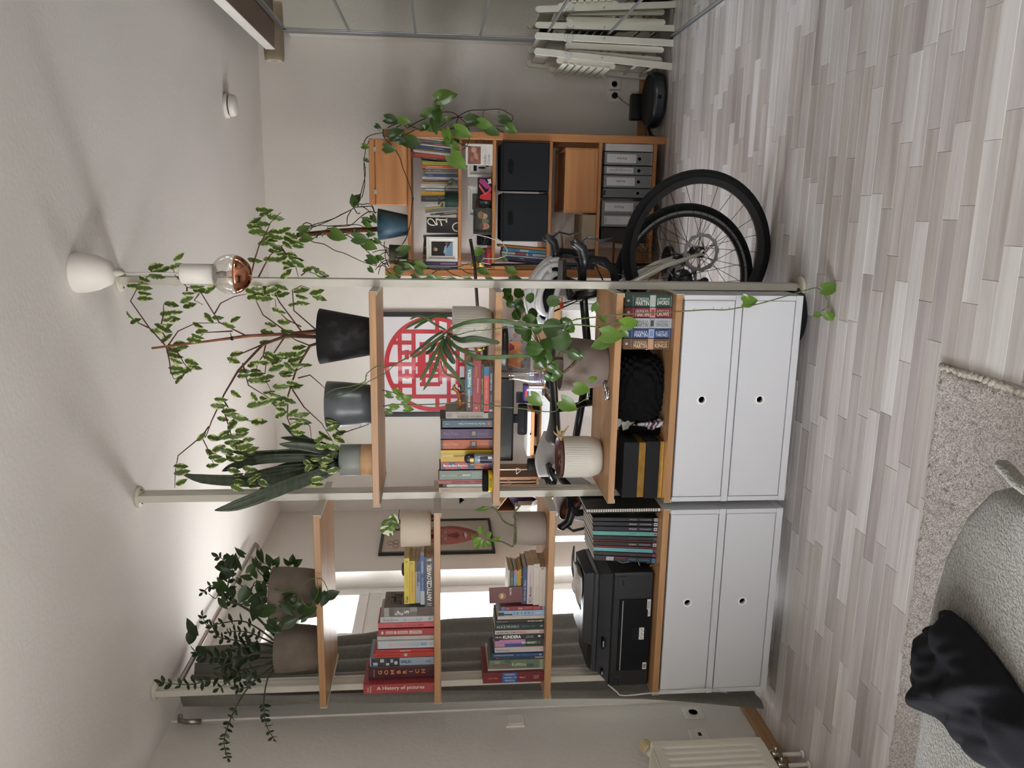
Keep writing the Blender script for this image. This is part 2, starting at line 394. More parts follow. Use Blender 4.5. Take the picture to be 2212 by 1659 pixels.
# ---------------------------------------------------------------- drawer units
dw = mat('#c8c9cd', .42, var=.01, ns=2, key='drawer_white'); dk = mat('#0c0c0d', .9, key='dark_inside')
def panel_with_hole(b, x0, x1, z0, z1, y, hx_, hz, r, n=40, th=.018):
    per = []
    for j in range(n):
        a = 2*PI*j/n; ca, sa = math.cos(a), math.sin(a)
        t = min(((x1-hx_) if ca > 0 else (hx_-x0))/max(abs(ca), 1e-6), ((z1-hz) if sa > 0 else (hz-z0))/max(abs(sa), 1e-6))
        per.append((hx_+ca*t, hz+sa*t))
    # snap the nearest samples onto the rectangle's corners
    for cx in (x0, x1):
        for cz in (z0, z1):
            j = min(range(n), key=lambda q: (per[q][0]-cx)**2 + (per[q][1]-cz)**2); per[j] = (cx, cz)
    cir = [(hx_+r*math.cos(2*PI*j/n), hz+r*math.sin(2*PI*j/n)) for j in range(n)]
    vs = [(p[0], y, p[1]) for p in per] + [(p[0], y, p[1]) for p in cir] + [(p[0], y+th, p[1]) for p in cir] + [(p[0], y+th, p[1]) for p in per]
    fs = []
    for j in range(n):
        k = (j+1) % n
        fs += [(j, k, n+k, n+j), (n+j, n+k, 2*n+k, 2*n+j), (2*n+j, 2*n+k, 3*n+k, 3*n+j), (k, j, 3*n+j, 3*n+k)]
    b.add(vs, fs)
def drawer_unit(sec, zt, zb, label):
    xr, xl = SX[sec]-.017, SX[sec+1]+.017
    t = thing('drawer_unit', label, 'drawer', ((xl+xr)/2, Y0, zb), 'white hanging drawer units')
    b = B(); e = .0185
    b.box(xl, xl+e, Y0, Y0+.372, zb, zt, 0, .001).box(xr-e, xr, Y0, Y0+.372, zb, zt, 0, .001)
    b.box(xl+e, xr-e, Y0+.354, Y0+.372, zb, zt).box(xl+e, xr-e, Y0+.03, Y0+.354, zb, zb+.008)
    b.box(xl+e, xr-e, Y0+.03, Y0+.354, zt-.004, zt)
    build(b, 'case', dw, t)
    b = B().box(xl-.001, xr+.001, Y0-.001, Y0+.372, zb-.026, zb-.0005, 0, .0012); build(b, 'base_rail', dw, t)
    b = B(); x0, x1, z0, z1 = xl+e+.002, xr-e-.002, zb+.003, zt-.003; hxx, hz = (x0+x1)/2 + .005, (z0+z1)/2 + .005
    panel_with_hole(b, x0, x1, z0, z1, Y0+.002, hxx, hz, .0135); f = build(b, 'drawer_front', dw, t)
    b = B().lathe([(.0125, -.006), (.0125, .001), (.0150, .0025), (.0180, .001), (.0185, -.0005)], 36, 0, basis((hxx, Y0+.002, hz), V((1, 0, 0)), V((0, 0, 1)), V((0, -1, 0))), True, None, False)
    build(b, 'finger_ring', mat('#f0f0ee', .4), f)
    b = B().box(x0+.01, x1-.01, Y0+.05, Y0+.34, z0+.012, z0+.15); build(b, 'drawer_box', dk, t)
nm = ['upper white drawer under the', 'lower white drawer under the']
for sec, side in ((0, 'five fantasy paperbacks and knitwear'), (1, 'printer and magazines')):
    drawer_unit(sec, .5265, .334, nm[0]+' '+side); drawer_unit(sec, .306, .105, nm[1]+' '+side)
# ---------------------------------------------------------------- ceiling lamp, smoke alarm
wp = mat('#e9e5df', .5, var=.01, key='white_plastic')
lx, ly = -.214, 2.653
lamp = thing('pendant_lamp', 'white pendant lamp with copper-tipped globe bulb hanging from the ceiling', 'lamp', (lx, ly, H))
b = B().lathe([(0, H), (.062, H), (.0645, H-.006), (.0635, H-.03), (.055, H-.07), (.038, H-.108), (.020, H-.118), (0, H-.12)][::-1], 40, 0, T(lx, ly, 0)); build(b, 'canopy', wp, lamp)
b = B().lathe([(.012, H-.116), (.012, H-.128), (.006, H-.145), (.0035, H-.150)][::-1], 16, 0, T(lx, ly, 0)); b.tube([(lx, ly, H-.14), (lx+.002, ly, H-.25), (lx, ly, H-.335)], .0028, 8); build(b, 'cord', mat('#c9c5be', .6), lamp)
zs = P(392, 592, ly).z; ze = P(463, 592, ly).z
b = B().lathe([(0, zs), (.030, zs), (.0325, zs-.003), (.0325, ze), (.028, ze), (0, ze+.01)][::-1], 36, 0, T(lx, ly, 0)); build(b, 'lamp_holder', wp, lamp)
zc = P(500, 592, ly).z; rb = .0645
prof = [(rb*math.cos(a), rb*math.sin(a)) for a in [i*PI/24 - PI/2 for i in range(22)]]
cut = 10
M0 = T(lx, ly, zc)
cop = mat('#c98a6f', .06, 1, .02, key='copper_mirror')
b = B().lathe([(max(r_, 0), z_) for r_, z_ in prof[:cut+1]], 40, 0, M0); bulb = build(b, 'globe_bulb', cop, lamp)
b = B().lathe([(r_, z_) for r_, z_ in prof[cut:]] + [(.026, ze-zc)], 40, 0, M0); build(b, 'bulb_glass', glass_mat('bulb_glass', (.97, .96, .94, 1), .12), bulb)
b = B()
for k in range(4):
    a = k*PI/2 + .4; b.tube([(lx+.006*math.cos(a), ly+.006*math.sin(a), zc+.022), (lx+.013*math.cos(a), ly+.013*math.sin(a), zc-.012)], .0012, 5)
build(b, 'filament', mat('#c76a3d', .4), bulb)
b = B().lathe([(.009, zc+.018), (.011, zc+.03), (.006, zc+.05)], 12, 0, T(lx, ly, 0)); build(b, 'filament_stem', mat('#8f8a83', .3), bulb)
sx, sy = PZ(489, 228, H).x, 4.66
al = thing('smoke_alarm', 'round white smoke alarm on the ceiling near the mirror', 'smoke alarm', (sx, sy, H))
b = B().lathe([(0, H), (.066, H), (.067, H-.014), (.062, H-.017), (.057, H-.018)][::-1], 36, 0, T(sx, sy, 0)); build(b, 'base_plate', wp, al)
b = B().lathe([(.05, H-.017), (.05, H-.028)][::-1], 36, 0, T(sx, sy, 0)); build(b, 'grille', mat('#5b5758', .7), al)
b = B().lathe([(.058, H-.026), (.060, H-.030), (.054, H-.052), (.05, H-.055), (0, H-.056)][::-1], 36, 0, T(sx, sy, 0)); build(b, 'cover', wp, al)
# ---------------------------------------------------------------- curtain and its rod
steel = mat('#9b938b', .3, 1, .03, key='brushed_steel')
rod = thing('curtain_rod', 'brushed steel curtain rail with bent ends on the window wall', 'curtain rod', (-2.0, 3.8, 2.50))
RXr, RZr = -1.985, 2.515
b = B().tube([(XL, 4.63, RZr-.01), (-2.06, 4.63, RZr-.01), (-2.01, 4.625, RZr-.004), (RXr, 4.59, RZr), (RXr, 4.4, RZr), (RXr, 3.16, RZr), (RXr-.002, 3.12, RZr-.004), (RXr-.004, 3.10, RZr-.03), (RXr-.004, 3.10, RZr-.10)], .011, 12); build(b, 'rail', steel, rod)
b = B().tube([(-2.125, 3.12, RZr), (-2.125, 3.085, RZr-.01), (-2.125, 3.075, RZr-.04), (-2.125, 3.075, RZr-.10)], .011, 12); build(b, 'second_rail_end', steel, rod)
b = B().tube([(XL, 4.42, 2.40), (-2.12, 4.42, 2.40)], .008, 8); b.box(XL, XL+.006, 4.40, 4.44, 2.36, 2.44, 0, .002); b.tube([(-2.12, 4.42, 2.40), (-2.04, 4.42, 2.41), (RXr, 4.42, RZr)], .006, 8); build(b, 'wall_bracket', steel, rod)
def interp(pts, z):
    for (z0, v0), (z1, v1) in zip(pts, pts[1:]):
        if z <= z1 or (z1, v1) == pts[-1]: 
            t = (z-z0)/(z1-z0); return v0 + (v1-v0)*max(0, min(1, t))
cf = [(.03, 3.82), (.55, 3.80), (1.0, 3.74), (1.41, 3.68), (1.75, 3.55), (2.1, 3.50), (2.53, 3.46)]
cn = [(.03, 2.90), (.5, 2.965), (1.41, 3.01), (2.1, 3.06), (2.53, 3.12)]
def cur(u, v):
    z = .035 + v*2.475
    a, c = interp(cf, z), interp(cn, z); s = u
    y = c + (a-c)*s
    am = .010 + .026*v**2; x = -2.055 + am*math.sin(s*2*PI*6.5 + .8*math.sin(3*z)) + .030*math.sin(s*5.5 + z*1.2)
    if z < .2 and s > .8: x += .01
    return (x, y + .006*math.sin(s*2*PI*13+1)*v, z)
b = B().grid(cur, 130, 30)
single(b, 'curtain', mat('#817e78', .95, var=.06, ns=60, bump=.4, bs=700, key='curtain_cloth', sheen=.1), 'dark grey floor-length curtain hanging in front of the left window', 'curtain', (-2.05, 3.4, .03), None, .003)
# ---------------------------------------------------------------- radiator
rad = thing('radiator', 'cream panel radiator with fluted front on the left wall', 'radiator', (-2.06, 2.2, .155))
rm = mat('#d9d5c6', .42, var=.02, key='radiator_enamel')
xf, xb, ye, yn, zb, zt = -2.0, -2.135, 2.655, 1.75, .158, .598
def rf(u, v):
    y = ye - .03 - (ye-.03-yn)*u; t = ((ye-.03-y) % .0333)/.0333
    d = .0055*max(0, min(1, 1.6 - abs(t-.5)*5.2)); 
    if v < .08 or v > .92: d = 0
    return (xf - d, y, zb + (zt-zb)*v)
b = B().grid(rf, 216, 26, 0, False); b.box(xf-.012, xf, ye-.03, ye, zb, zt, 0, .003); b.box(xf-.02, xf-.008, yn, ye-.01, zb, zt)
build(b, 'front_panel', rm, rad)
b = B().box(xb, xf-.012, ye-.004, ye, zb+.004, zt, 0, .002); build(b, 'side_cover', rm, rad)
b = B()
for k in range(40):
    y = ye-.012 - k*.0225
    b.box(xb+.004, xf-.012, y-.004, y, zt-.012, zt-.001)
b.box(xb, xb+.004, yn, ye-.004, zb, zt)
o = build(b, 'top_grille', rm, rad)
b = B(); Mv = basis((-2.065, ye+.012, zt-.012), V((1, 0, 0)), V((0, -.25, .97)), V((0, .97, .25)))
b.lathe([(.014, -.02), (.016, .0), (.021, .012)], 20, 0, Mv); build(b, 'valve_body', mat('#d8d3c4', .5), rad)
Mv = basis((-2.065, ye+.025, zt-.009), V((1, 0, 0)), V((0, -.25, .97)), V((0, .97, .25)))
b = B().lathe([(.022, 0), (.024, .012), (.0235, .048), (.02, .053), (0, .054)], 48, 0, Mv, False, lambda r, z, w: r*(1-.09*(math.sin(w*12) > .3)) if .004 < z < .052 else r)
build(b, 'thermostat_head', mat('#cdbb93', .5, var=.03), rad)
brass = mat('#8f8274', .35, 1, .06, key='dull_brass')
for k, (yy, xx) in enumerate(((2.60, -2.045), (2.545, -2.05))):
    b = B().tube([(xx, yy, zb+.006), (xx, yy, zb-.045)], [.012, .012], 12); b.lathe([(.017, zb-.065), (.02, zb-.055), (.02, zb-.03), (.016, zb-.022)], 14, 0, T(xx, yy, 0)); b.tube([(xx, yy, zb-.045), (xx+.035, yy+.004, zb-.042)], [.012, .009], 10)
    build(b, 'lockshield_valve', brass, rad)
    b = B().tube([(xx, yy, zb-.06), (xx, yy, 0)], .0085, 12); b.lathe([(.014, .001), (.014, .009), (.009, .012)], 14, 0, T(xx, yy, 0)); build(b, 'supply_pipe', mat('#e7e3da', .45), rad)
# ---------------------------------------------------------------- wall plates
def plate_x(name, px, py, w, h, label, kind):
    c = PX(px, py, XN+.005) ; t = thing(name, label, 'outlet' if kind != 'switch' else 'switch', (XN, c.y, c.z))
    b = B().box(XN, XN+.009, c.y-w/2, c.y+w/2, c.z-h/2, c.z+h/2, 0, .002); build(b, 'cover_plate', wp, t)
    M = basis((XN+.009, c.y, c.z), V((0, 1, 0)), V((0, 0, 1)), V((1, 0, 0)))
    if kind == 'socket':
        b = B().lathe([(.021, .0), (.0215, .0015), (.0195, .0015), (.0185, -.004), (0, -.004)][::-1], 28, 0, M); build(b, 'socket_well', mat('#b9b5ae', .5), t)
        b = B()
        for s in (-1, 1): b.lathe([(.0028, -.0038), (0, -.0036)], 8, 0, M @ T(.0095*s, 0, 0))
        build(b, 'contact_holes', ink('#1c1a18'), t)
    elif kind == 'switch':
        b = B().box(XN+.009, XN+.013, c.y-w*.38, c.y+w*.38, c.z-h*.38, c.z+h*.38, 0, .0025); build(b, 'rocker', wp, t)
    else:
        b = B().box(XN+.009, XN+.011, c.y-.011, c.y+.011, c.z-.008, c.z+.006, 0, .001); build(b, 'jack', ink('#26221f'), t)
    return t
plate_x('wall_socket', 1497, 1540, .082, .082, 'white single wall socket low on the left wall beside the curtain', 'socket')
plate_x('phone_socket', 1511, 1588, .078, .078, 'white phone socket low on the left wall behind the radiator', 'jack')
plate_x('light_switch', 1112, 1557, .082, .082, 'white light switch halfway up the left wall beside the curtain', 'switch')
# ---------------------------------------------------------------- mirrored wardrobe
mx0, my1, mz1 = 1.053, 5.335, 2.352
wd = thing('wardrobe', 'tall wardrobe with gridded sliding mirror doors on the right wall', 'wardrobe', (1.35, 3.5, 0))
wh = mat('#dcd8d2', .5, var=.02, key='wardrobe_white')
b = B().box(1.085, XR-.01, 1.0, my1-.005, 0, mz1-.004); build(b, 'carcass', wh, wd)
b = B().box(1.075, XR-.01, my1-.004, YB-.002, 0, mz1+.004, 0, .001); build(b, 'filler_panel', white, wd)
grey = mat('#8b8d8e', .35, .6, .03, key='grey_aluminium'); mir = mat('#e4e8e2', .012, 1, 0, key='mirror_silver')
dz = [.022, .395, .759, 1.154, 1.55, 1.951, mz1-.03]
for d, (ya, yb, xo) in enumerate(((3.55, 5.25, 0), (1.75, 3.55, .018), (1.0, 1.75, 0))):
    b = B(); x = mx0+xo
    b.box(x-.004, x+.014, yb-.035, yb, 0.002, mz1-.006, 0, .002).box(x-.004, x+.014, ya, ya+.035, 0.002, mz1-.006, 0, .002)
    b.box(x-.004, x+.014, ya, yb, mz1-.03, mz1-.006, 0, .002).box(x-.004, x+.014, ya, yb, .002, .022, 0, .002)
    fr = build(b, 'door_frame', grey, wd)
    for k in range(6):
        b = B().box(x, x+.004, ya+.03, yb-.03, dz[k], dz[k+1]); build(b, 'mirror_pane', mir, wd)
        if k: b = B().box(x-.006, x+.004, ya+.03, yb-.03, dz[k]-.007, dz[k]+.007, 0, .002); build(b, 'glazing_bar', grey, wd)
b = B().box(mx0-.006, mx0+.03, my1-.085, my1, 0, mz1, 0, .003); build(b, 'jamb_strip', grey, wd)
b = B().box(mx0-.008, mx0+.03, 1.0, my1-.085, mz1-.006, mz1, 0, .001); build(b, 'top_track', grey, wd)
b = B().box(mx0-.012, mx0+.03, 1.0, my1, 0, .003, 0, .001); build(b, 'floor_track', grey, wd)
# board and roll of paper lying on the wardrobe
ya_, zt_ = 5.02, mz1+.004
b = B().box(.90, 1.50, 3.3, ya_, zt_, zt_+.052, 0, .002)
bd = single(b, 'board', mat('#5d4635', .5, var=.06), 'brown board with white front edge lying on top of the wardrobe', 'board', (1.2, 4.2, zt_))
b = B().box(.894, .9005, 3.3, ya_, zt_-.001, zt_+.053, 0, .001); build(b, 'white_edge', white, bd)
kraft = mat('#9a8a76', .85, var=.08, ns=14, bump=.3, bs=30, key='kraft_paper')
ry, rz, rr = 5.33, zt_+.064, .062
roll = thing('paper_roll', 'roll of brown kraft paper lying on top of the wardrobe', 'paper roll', (1.15, ry, zt_))
xe = P(591, 130, ry-.02).x
Mr = basis((xe, ry, rz), V((0, 1, 0)), V((0, 0, 1)), V((1, 0, 0)))
b = B().lathe([(.05, 0), (.058, .002), (.060, .03), (.062, .09), (.063, .3), (.062, .62)], 32, 0, Mr, True, lambda r, z, w: r*(1+.03*math.sin(3*w+z*9))); build(b, 'paper', kraft, roll)
b = B().lathe([(0, .004), (.022, .003), (.03, -.004), (.048, -.003), (.052, .006)][::-1], 28, 0, Mr, True, lambda r, z, w: r*(1+.06*math.sin(5*w))); build(b, 'rolled_end', mat('#d9d3c8', .8, bump=.6, bs=60), roll)
def flap(u, v):
    a = -1.9 - .5*v; x = xe + .07 + u*.5
    r_ = rr*(1.02) + v*.05*(1+.4*u); return (x + .02*math.sin(v*5+u*9), ry + r_*math.cos(a), rz + r_*math.sin(a) + .055*v)
b = B().grid(flap, 20, 8); build(b, 'loose_flap', kraft, roll)
# ---------------------------------------------------------------- folding chairs against the mirror
cw = mat('#dfdccf', .5, var=.02, key='chair_white'); zinc = mat('#b9bcb8', .35, .8, .05, key='zinc')
def chair(label, la, lb, sa, sb, Yn, Wd, seat):
    A, Bt = P(*la, Yn), P(*lb, Yn); A2, B2 = P(*sa, Yn), P(*sb, Yn)
    dzf = Bt.z - .001
    Bt.z -= dzf*0
    t = thing('folding_chair', label, 'chair', (Bt.x, Yn+Wd/2, 0), 'white folding chairs leaning on the mirror')
    def bar(a, c, y, w, th, name):
        d = (c-a); L = d.length; d.normalize(); n = V((d.z, 0, -d.x)); 
        M = basis((a+c)/2 + V((0, y, 0)), n, V((0, 1, 0)), -d)
        poly = []
        for sgn, k0 in ((1, 0), (-1, PI)):
            for j in range(7):
                q = k0 + PI*j/6; poly.append((w/2*math.cos(q), sgn*(L/2-w/2) + w/2*math.sin(q)))
        b = B().prism(poly, -th/2, th/2, 0, M @ Matrix(((1, 0, 0, 0), (0, 0, 1, 0), (0, 1, 0, 0), (0, 0, 0, 1)))); return build(b, name, cw, t)
    for y in (0, Wd): bar(A, Bt, y, .036, .022, 'long_leg')
    for y in (.026, Wd-.026): bar(A2, B2, y, .034, .02, 'short_leg')
    d = (Bt-A); L = d.length; d.normalize(); n = V((d.z, 0, -d.x))
    if n.x > 0: n = -n
    q = A + d*.03
    def brf(u, v):
        c = q + d*(.085*v) + n*(-.010 - .012*math.sin(PI*u)) ; return (c.x, c.y + .004 + u*(Wd-.008), c.z)
    b = B().grid(brf, 10, 3); build(b, 'back_rest', cw, t, None, .012)
    for fr in (.74, .86):
        c = A + d*(L*fr); b = B().tube([(c.x, c.y, c.z), (c.x, c.y+Wd, c.z)], .0085, 10); build(b, 'rung', cw, t)
    s0 = A + d*(L*seat[0]) + n*seat[2]; s1 = A + d*(L*seat[1]) + n*seat[2]
    for y in (.05, Wd-.05): bar(s0-d*.03, s1+d*.03, y, .03, .018, 'seat_rail')
    N_ = 7
    for k in range(N_):
        c = s0 + (s1-s0)*((k+.5)/N_) + n*.018; h = (s1-s0).length/N_*.38
        M = basis(c + V((0, Wd/2, 0)), n, V((0, 1, 0)), d)
        b = B().box(-.006, .006, -Wd/2+.035, Wd/2-.035, -h, h, 0, .003, M); build(b, 'seat_slat', cw, t)
    pz = A + d*(L*.235)
    for y in (-.012, Wd+.012):
        M = basis(pz + V((0, y, 0)), n, V((0, 1, 0)), d)
        b = B().prism([(-.012, -.028), (.012, -.024), (.034, -.008), (.036, .006), (.012, .026), (-.012, .028)], -.0015, .0015, 0, M @ Matrix(((1, 0, 0, 0), (0, 0, 1, 0), (0, 1, 0, 0), (0, 0, 0, 1)))); build(b, 'hinge_plate', zinc, t)
    b = B(); 
    for fr, of in ((.47, 0), (.215, .0), (.255, 0)):
        c = A + d*(L*fr); b.lathe([(.006, -.004), (.006, .001), (.004, .003), (0, .0035)], 10, 0, basis(c + V((0, -.012, 0)), V((1, 0, 0)), V((0, 0, 1)), V((0, -1, 0))))
    o = build(b, 'bolts', zinc, t); o['kind'] = 'stuff'
chair('white folding chair leaning directly against the mirror door', (1155, 77), (1468, 94), (1222, 96), (1436, 107), 5.02, .40, (.24, .62, .0))
chair('white folding chair nearest the robot vacuum, beside the first chair', (1154, 110), (1460, 145), (1228, 112), (1432, 129), 5.02, .42, (.20, .55, .028))
# ---------------------------------------------------------------- socket with plug, robot vacuum
c1, c2 = P(1327, 182, YB), P(1327, 207, YB)
t = thing('double_socket', 'white double wall socket with black plug above the robot vacuum', 'outlet', (c1.x, YB, c1.z))
for k, c in enumerate((c1, c2)):
    b = B().box(c.x-.041, c.x+.041, YB-.011, YB, c.z-.041, c.z+.041, 0, .002); pl = build(b, 'socket_plate', wp, t)
    M = basis((c.x, YB-.011, c.z), V((1, 0, 0)), V((0, 0, 1)), V((0, -1, 0)))
    b = B().lathe([(0, .0), (.018, .0), (.0195, .0018), (.0215, .0018), (.022, 0)], 26, 0, M); w = build(b, 'socket_well', mat('#aaa69f', .5), pl)
    if k == 0:
        b = B()
        for s in (-1, 1): b.lathe([(.003, .0006), (0, .0008)], 8, 0, M @ T(0, .0095*s, 0))
        build(b, 'contact_holes', ink('#1c1a18'), pl)
b = B(); M = basis((c2.x, YB-.011, c2.z), V((1, 0, 0)), V((0, 0, 1)), V((0, -1, 0)))
b.lathe([(.019, 0), (.019, .016), (.012, .03), (0, .032)], 20, 0, M)
cab = thing('charging_cable', 'grey cable with black plug running from socket to vacuum dock', 'cable', (c2.x, YB-.03, c2.z)); build(b, 'plug', ink('#141414'), cab)
pts = [(c2.x, YB-.035, c2.z-.01), P(1345, 218, YB-.03), P(1362, 230, YB-.03), P(1380, 238, YB-.03), P(1391, 242, YB-.04), P(1398, 254, YB-.06), (P(1400, 262, YB-.06).x, YB-.06, .03)]
b = B().tube(pts, .0028, 7); build(b, 'cord', mat('#7d7872', .6), cab)
vx, vy = P(1430, 217, 5.20).x, 5.215
vac = thing('robot_vacuum', 'round black robot vacuum parked on its dock by the skirting', 'vacuum', (vx, vy, 0))
bk = mat('#17181a', .35, var=.05, key='black_plastic'); bk2 = mat('#24262b', .28, var=.05, key='black_gloss')
b = B().lathe([(0, .012), (.155, .012), (.165, .02), (.17, .04), (.168, .075), (.160, .088), (.152, .091)], 64, 0, T(vx, vy, 0)); build(b, 'body', bk2, vac)
b = B().lathe([(.152, .091), (.146, .0925), (.144, .091), (0, .0915)], 64, 0, T(vx, vy, 0)); build(b, 'lid', mat('#1b1b1a', .55, var=.03), vac)
b = B()
for k in range(40):
    pass
b.box(vx-.012, vx+.012, vy-.174, vy-.165, .045, .068, 0, .002); build(b, 'sensor_window', ink('#050506'), vac)
b = B()
for k in range(16):
    a = -PI/2 - .75 + 1.5*k/15; a2 = a + .1
    b.add([(vx+.172*math.cos(q), vy+.172*math.sin(q), z) for q in (a, a2) for z in (.03, .07)], [(0, 2, 3, 1)])
build(b, 'bumper', mat('#2d3138', .3, var=.03), vac, None, .003)
for s in (-1, 1): 
    b = B().lathe([(.014, -.012), (.016, 0), (.014, .012)], 14, 0, basis((vx+.08*s, vy, .014), V((0, 1, 0)), V((0, 0, 1)), V((1, 0, 0)))); build(b, 'wheel', ink('#0b0b0b'), vac)
b = B().box(vx-.09, vx+.08, YB-.075, YB-.015, 0, .125, 0, .008).box(vx-.09, vx+.08, YB-.2, YB-.05, 0, .01, 0, .003)
single(b, 'charging_dock', bk, 'black charging dock behind the robot vacuum', 'dock', (vx, YB-.05, 0))
b = B()
for k in range(6):
    x = .50 + R.uniform(-.03, .05)
    b.tube([(vx-.1, YB-.05, .015), (x, 5.35+R.uniform(-.05, .1), .01), (x-.03+R.uniform(-.02, .02), 5.2+R.uniform(0, .15), .006), (.47, 5.30+R.uniform(-.05, .1), .01+.02*R.random())], .003, 6)
single(b, 'tangled_cables', ink('#121212'), 'tangle of thin black cables on the floor beside the pine shelf', 'cable', (.5, 5.3, 0))
# ---------------------------------------------------------------- books
pg = mat('#c4ad8b', .9, var=.12, ns=220, stretch=(1, .06, .06), key='paper_edges'); pgw = mat('#ded8cc', .9, var=.1, ns=220, stretch=(1, .06, .06), key='white_paper_edges')
def dim(c, k=.72): return '#%02x%02x%02x' % tuple(int(255*((lin(int(c.lstrip('#')[i:i+2], 16)/255)*k)**(1/2.2))) for i in (0, 2, 4)) if len(c) == 7 else c
def cv(c): return mat(dim(c), .42, var=.035, ns=25)
WH, BK_ = '#f0eee8', '#1c1b1a'
def book(M, t, h, d, col, label, titles=(), bands=(), pages=0, group=None, cat='book', name='book', hard=False, org=None):
    o0 = M @ V((t/2, d/2, 0)); tt = thing(name, label, cat, o0, group)
    k = min(.0022 if hard else .0011, t*.16); rec = .003 if hard else .0012
    b = B().box(0, t, 0, k, 0, h, 0, k*.45, M).box(0, k, k, d, 0, h, 0, 0, M).box(t-k, t, k, d, 0, h, 0, 0, M); build(b, 'cover', cv(col), tt)
    b = B().box(k, t-k, k, d-rec, rec*.6, h-rec, 0, 0, M); build(b, 'pages', pgw if pages else pg, tt)
    rd, ud = M.to_3x3() @ V((0, 0, -1)), M.to_3x3() @ V((1, 0, 0))
    for ib, bd in enumerate(bands):
        f0, f1, c = bd[:3]; a0, a1 = bd[3:5] if len(bd) > 3 else (0, 1)
        b = B().box(t*a0 + (k*.3 if a0 == 0 else 0), t*a1 - (k*.3 if a1 == 1 else 0), -.0003-.00012*ib, k*.5, h*(1-f1), h*(1-f0), 0, 0, M); build(b, 'spine_panel', cv(c), tt)
    for ti in titles:
        s, f0, f1, c, hf = ti[:5]; md = ti[5] if len(ti) > 5 else 'd'; off = ti[6] if len(ti) > 6 else .5; bo = ti[7] if len(ti) > 7 else 0
        p = M @ V((t*off, -.0006-.00012*len(bands), h*(1-(f0+f1)/2))); L = h*(f1-f0)
        if md == 'd': letters(s, p, rd, ud, L, t*hf, ink(c), tt, 'title', bo)
        elif md == 'u': letters(s, p, -rd, -ud, L, t*hf, ink(c), tt, 'title', bo)
        elif md == 'h': letters(s, p, ud, -rd, t*hf, L, ink(c), tt, 'title', bo)
        elif md == 's':
            n = len(s)
            for i, ch in enumerate(s):
                q = M @ V((t*off, -.0006-.00012*len(bands), h*(1-(f0+(f1-f0)*(i+.5)/n)))); letters(ch, q, ud, -rd, t*hf, L/n*.62, ink(c), tt, 'title_letter', bo)
        elif md == 'r':
            n = len(s)
            for i, ch in enumerate(s):
                q = M @ V((t*off, -.0006-.00012*len(bands), h*(1-(f0+(f1-f0)*(i+.5)/n)))); letters(ch, q, rd, ud, L/n*.62, t*hf, ink(c), tt, 'title_letter', bo)
    return tt
def stand(xt, ya, yb, zb, Y, col, label, titles=(), bands=(), d=.13, tilt=0, xb=None, **k):
    ym = (ya+yb)/2; zt = P(xt, ym, Y).z; xl, xr = P((xt+(xb or xt+120))/2, yb, Y).x, P((xt+(xb or xt+120))/2, ya, Y).x
    M = T(xl+.0002, Y, zb+.0004)
    if tilt: M = T(0, 0, (xr-xl)*math.sin(tilt)) @ M @ RYm(tilt)
    return book(M, xr-xl-.0004, zt-zb, d, col, label, titles, bands, **k)
def lie(x0, x1, ya, yb, zb, Y, col, label, titles=(), bands=(), d=.13, turn=0, flip=True, **k):
    xm = (x0+x1)/2; zt, z0 = P(x0, yb, Y).z, P(x1, yb, Y).z; xl, xr = P(xm, yb, Y).x, P(xm, ya, Y).x
    M = T(xl, Y, zb) @ RZ(turn) @ basis((0, 0, 0), V((0, 0, 1)), V((0, 1, 0)), V((-1, 0, 0)))
    L = xr-xl
    if flip: titles = [(a[0], 1-a[2], 1-a[1]) + tuple(a[3:]) for a in titles]; bands = [(1-a[1], 1-a[0]) + tuple(a[2:]) for a in bands]
    M = M @ T(0, 0, -L)
    book(M, z0 and zt-zb-.0003, L, d, col, label, titles, bands, **k); return zt
g1 = 'books standing on the upper left shelf'
z = ZL[1]; U = ' on the upper left shelf'
stand(785, 1478, 1498, z, 2.838, '#b9474c', 'wide rose-red art book at the left end of the upper left shelf', [('A History of pictures', .19, .86, '#d8d9c9', .5, 'd', .55, .012), ('David\nHockney', .02, .15, '#e8cfc6', .7, 'h')], [], .19, hard=True)
hb_ = bpy.data.objects['book']; xq = P(860, 1478, 2.838).x
b = B().box(xq-.0002, xq+.0006, 2.842, 2.838+.19, z+.001, P(785, 1488, 2.838).z-.0006); build(b, 'front_cover', cv('#1f2a4a'), hb_)
for s_, f_, zz_, h_ in (('A', .035, .16, .025), ('HISTORY', .05, .10, .02), ('PICTURES', .05, .05, .02)): letters(s_, (xq+.0009, 2.842+f_+.04, z+zz_), (0, 1, 0), (0, 0, 1), .02 if len(s_) < 2 else .09, h_, ink('#8a8f9a' if len(s_) < 2 else '#a8434a'), hb_, 'cover_title', .01)
stand(796, 1439.5, 1466, z, 2.872, '#4a0d1b', 'thick maroon book with orange stacked capitals'+U, [('GOMBRICH', .13, .88, '#e2925f', .48, 's', .55, .01), ('THE STORY OF ART', .06, .11, WH, .6, 'h')], [], .19, hard=True)
stand(799, 1421, 1438.5, z, 2.878, '#aebfd0', 'pale blue book with black and white patterned spine top'+U, [('WILKI', .48, .64, '#20242a', .36, 'd', .5, .01), ('wb/lit', .86, .95, '#40464c', .4)], [(.02, .46, '#2a2f36'), (.05, .12, '#c8d2dc', .15, .5), (.16, .22, '#c8d2dc', .5, .9), (.25, .30, '#c8d2dc', .1, .4), (.32, .36, '#c8d2dc', .45, .85), (.38, .43, '#c8d2dc', .2, .6), (.02, .12, '#7f9fc0', .0, .12)], .15)
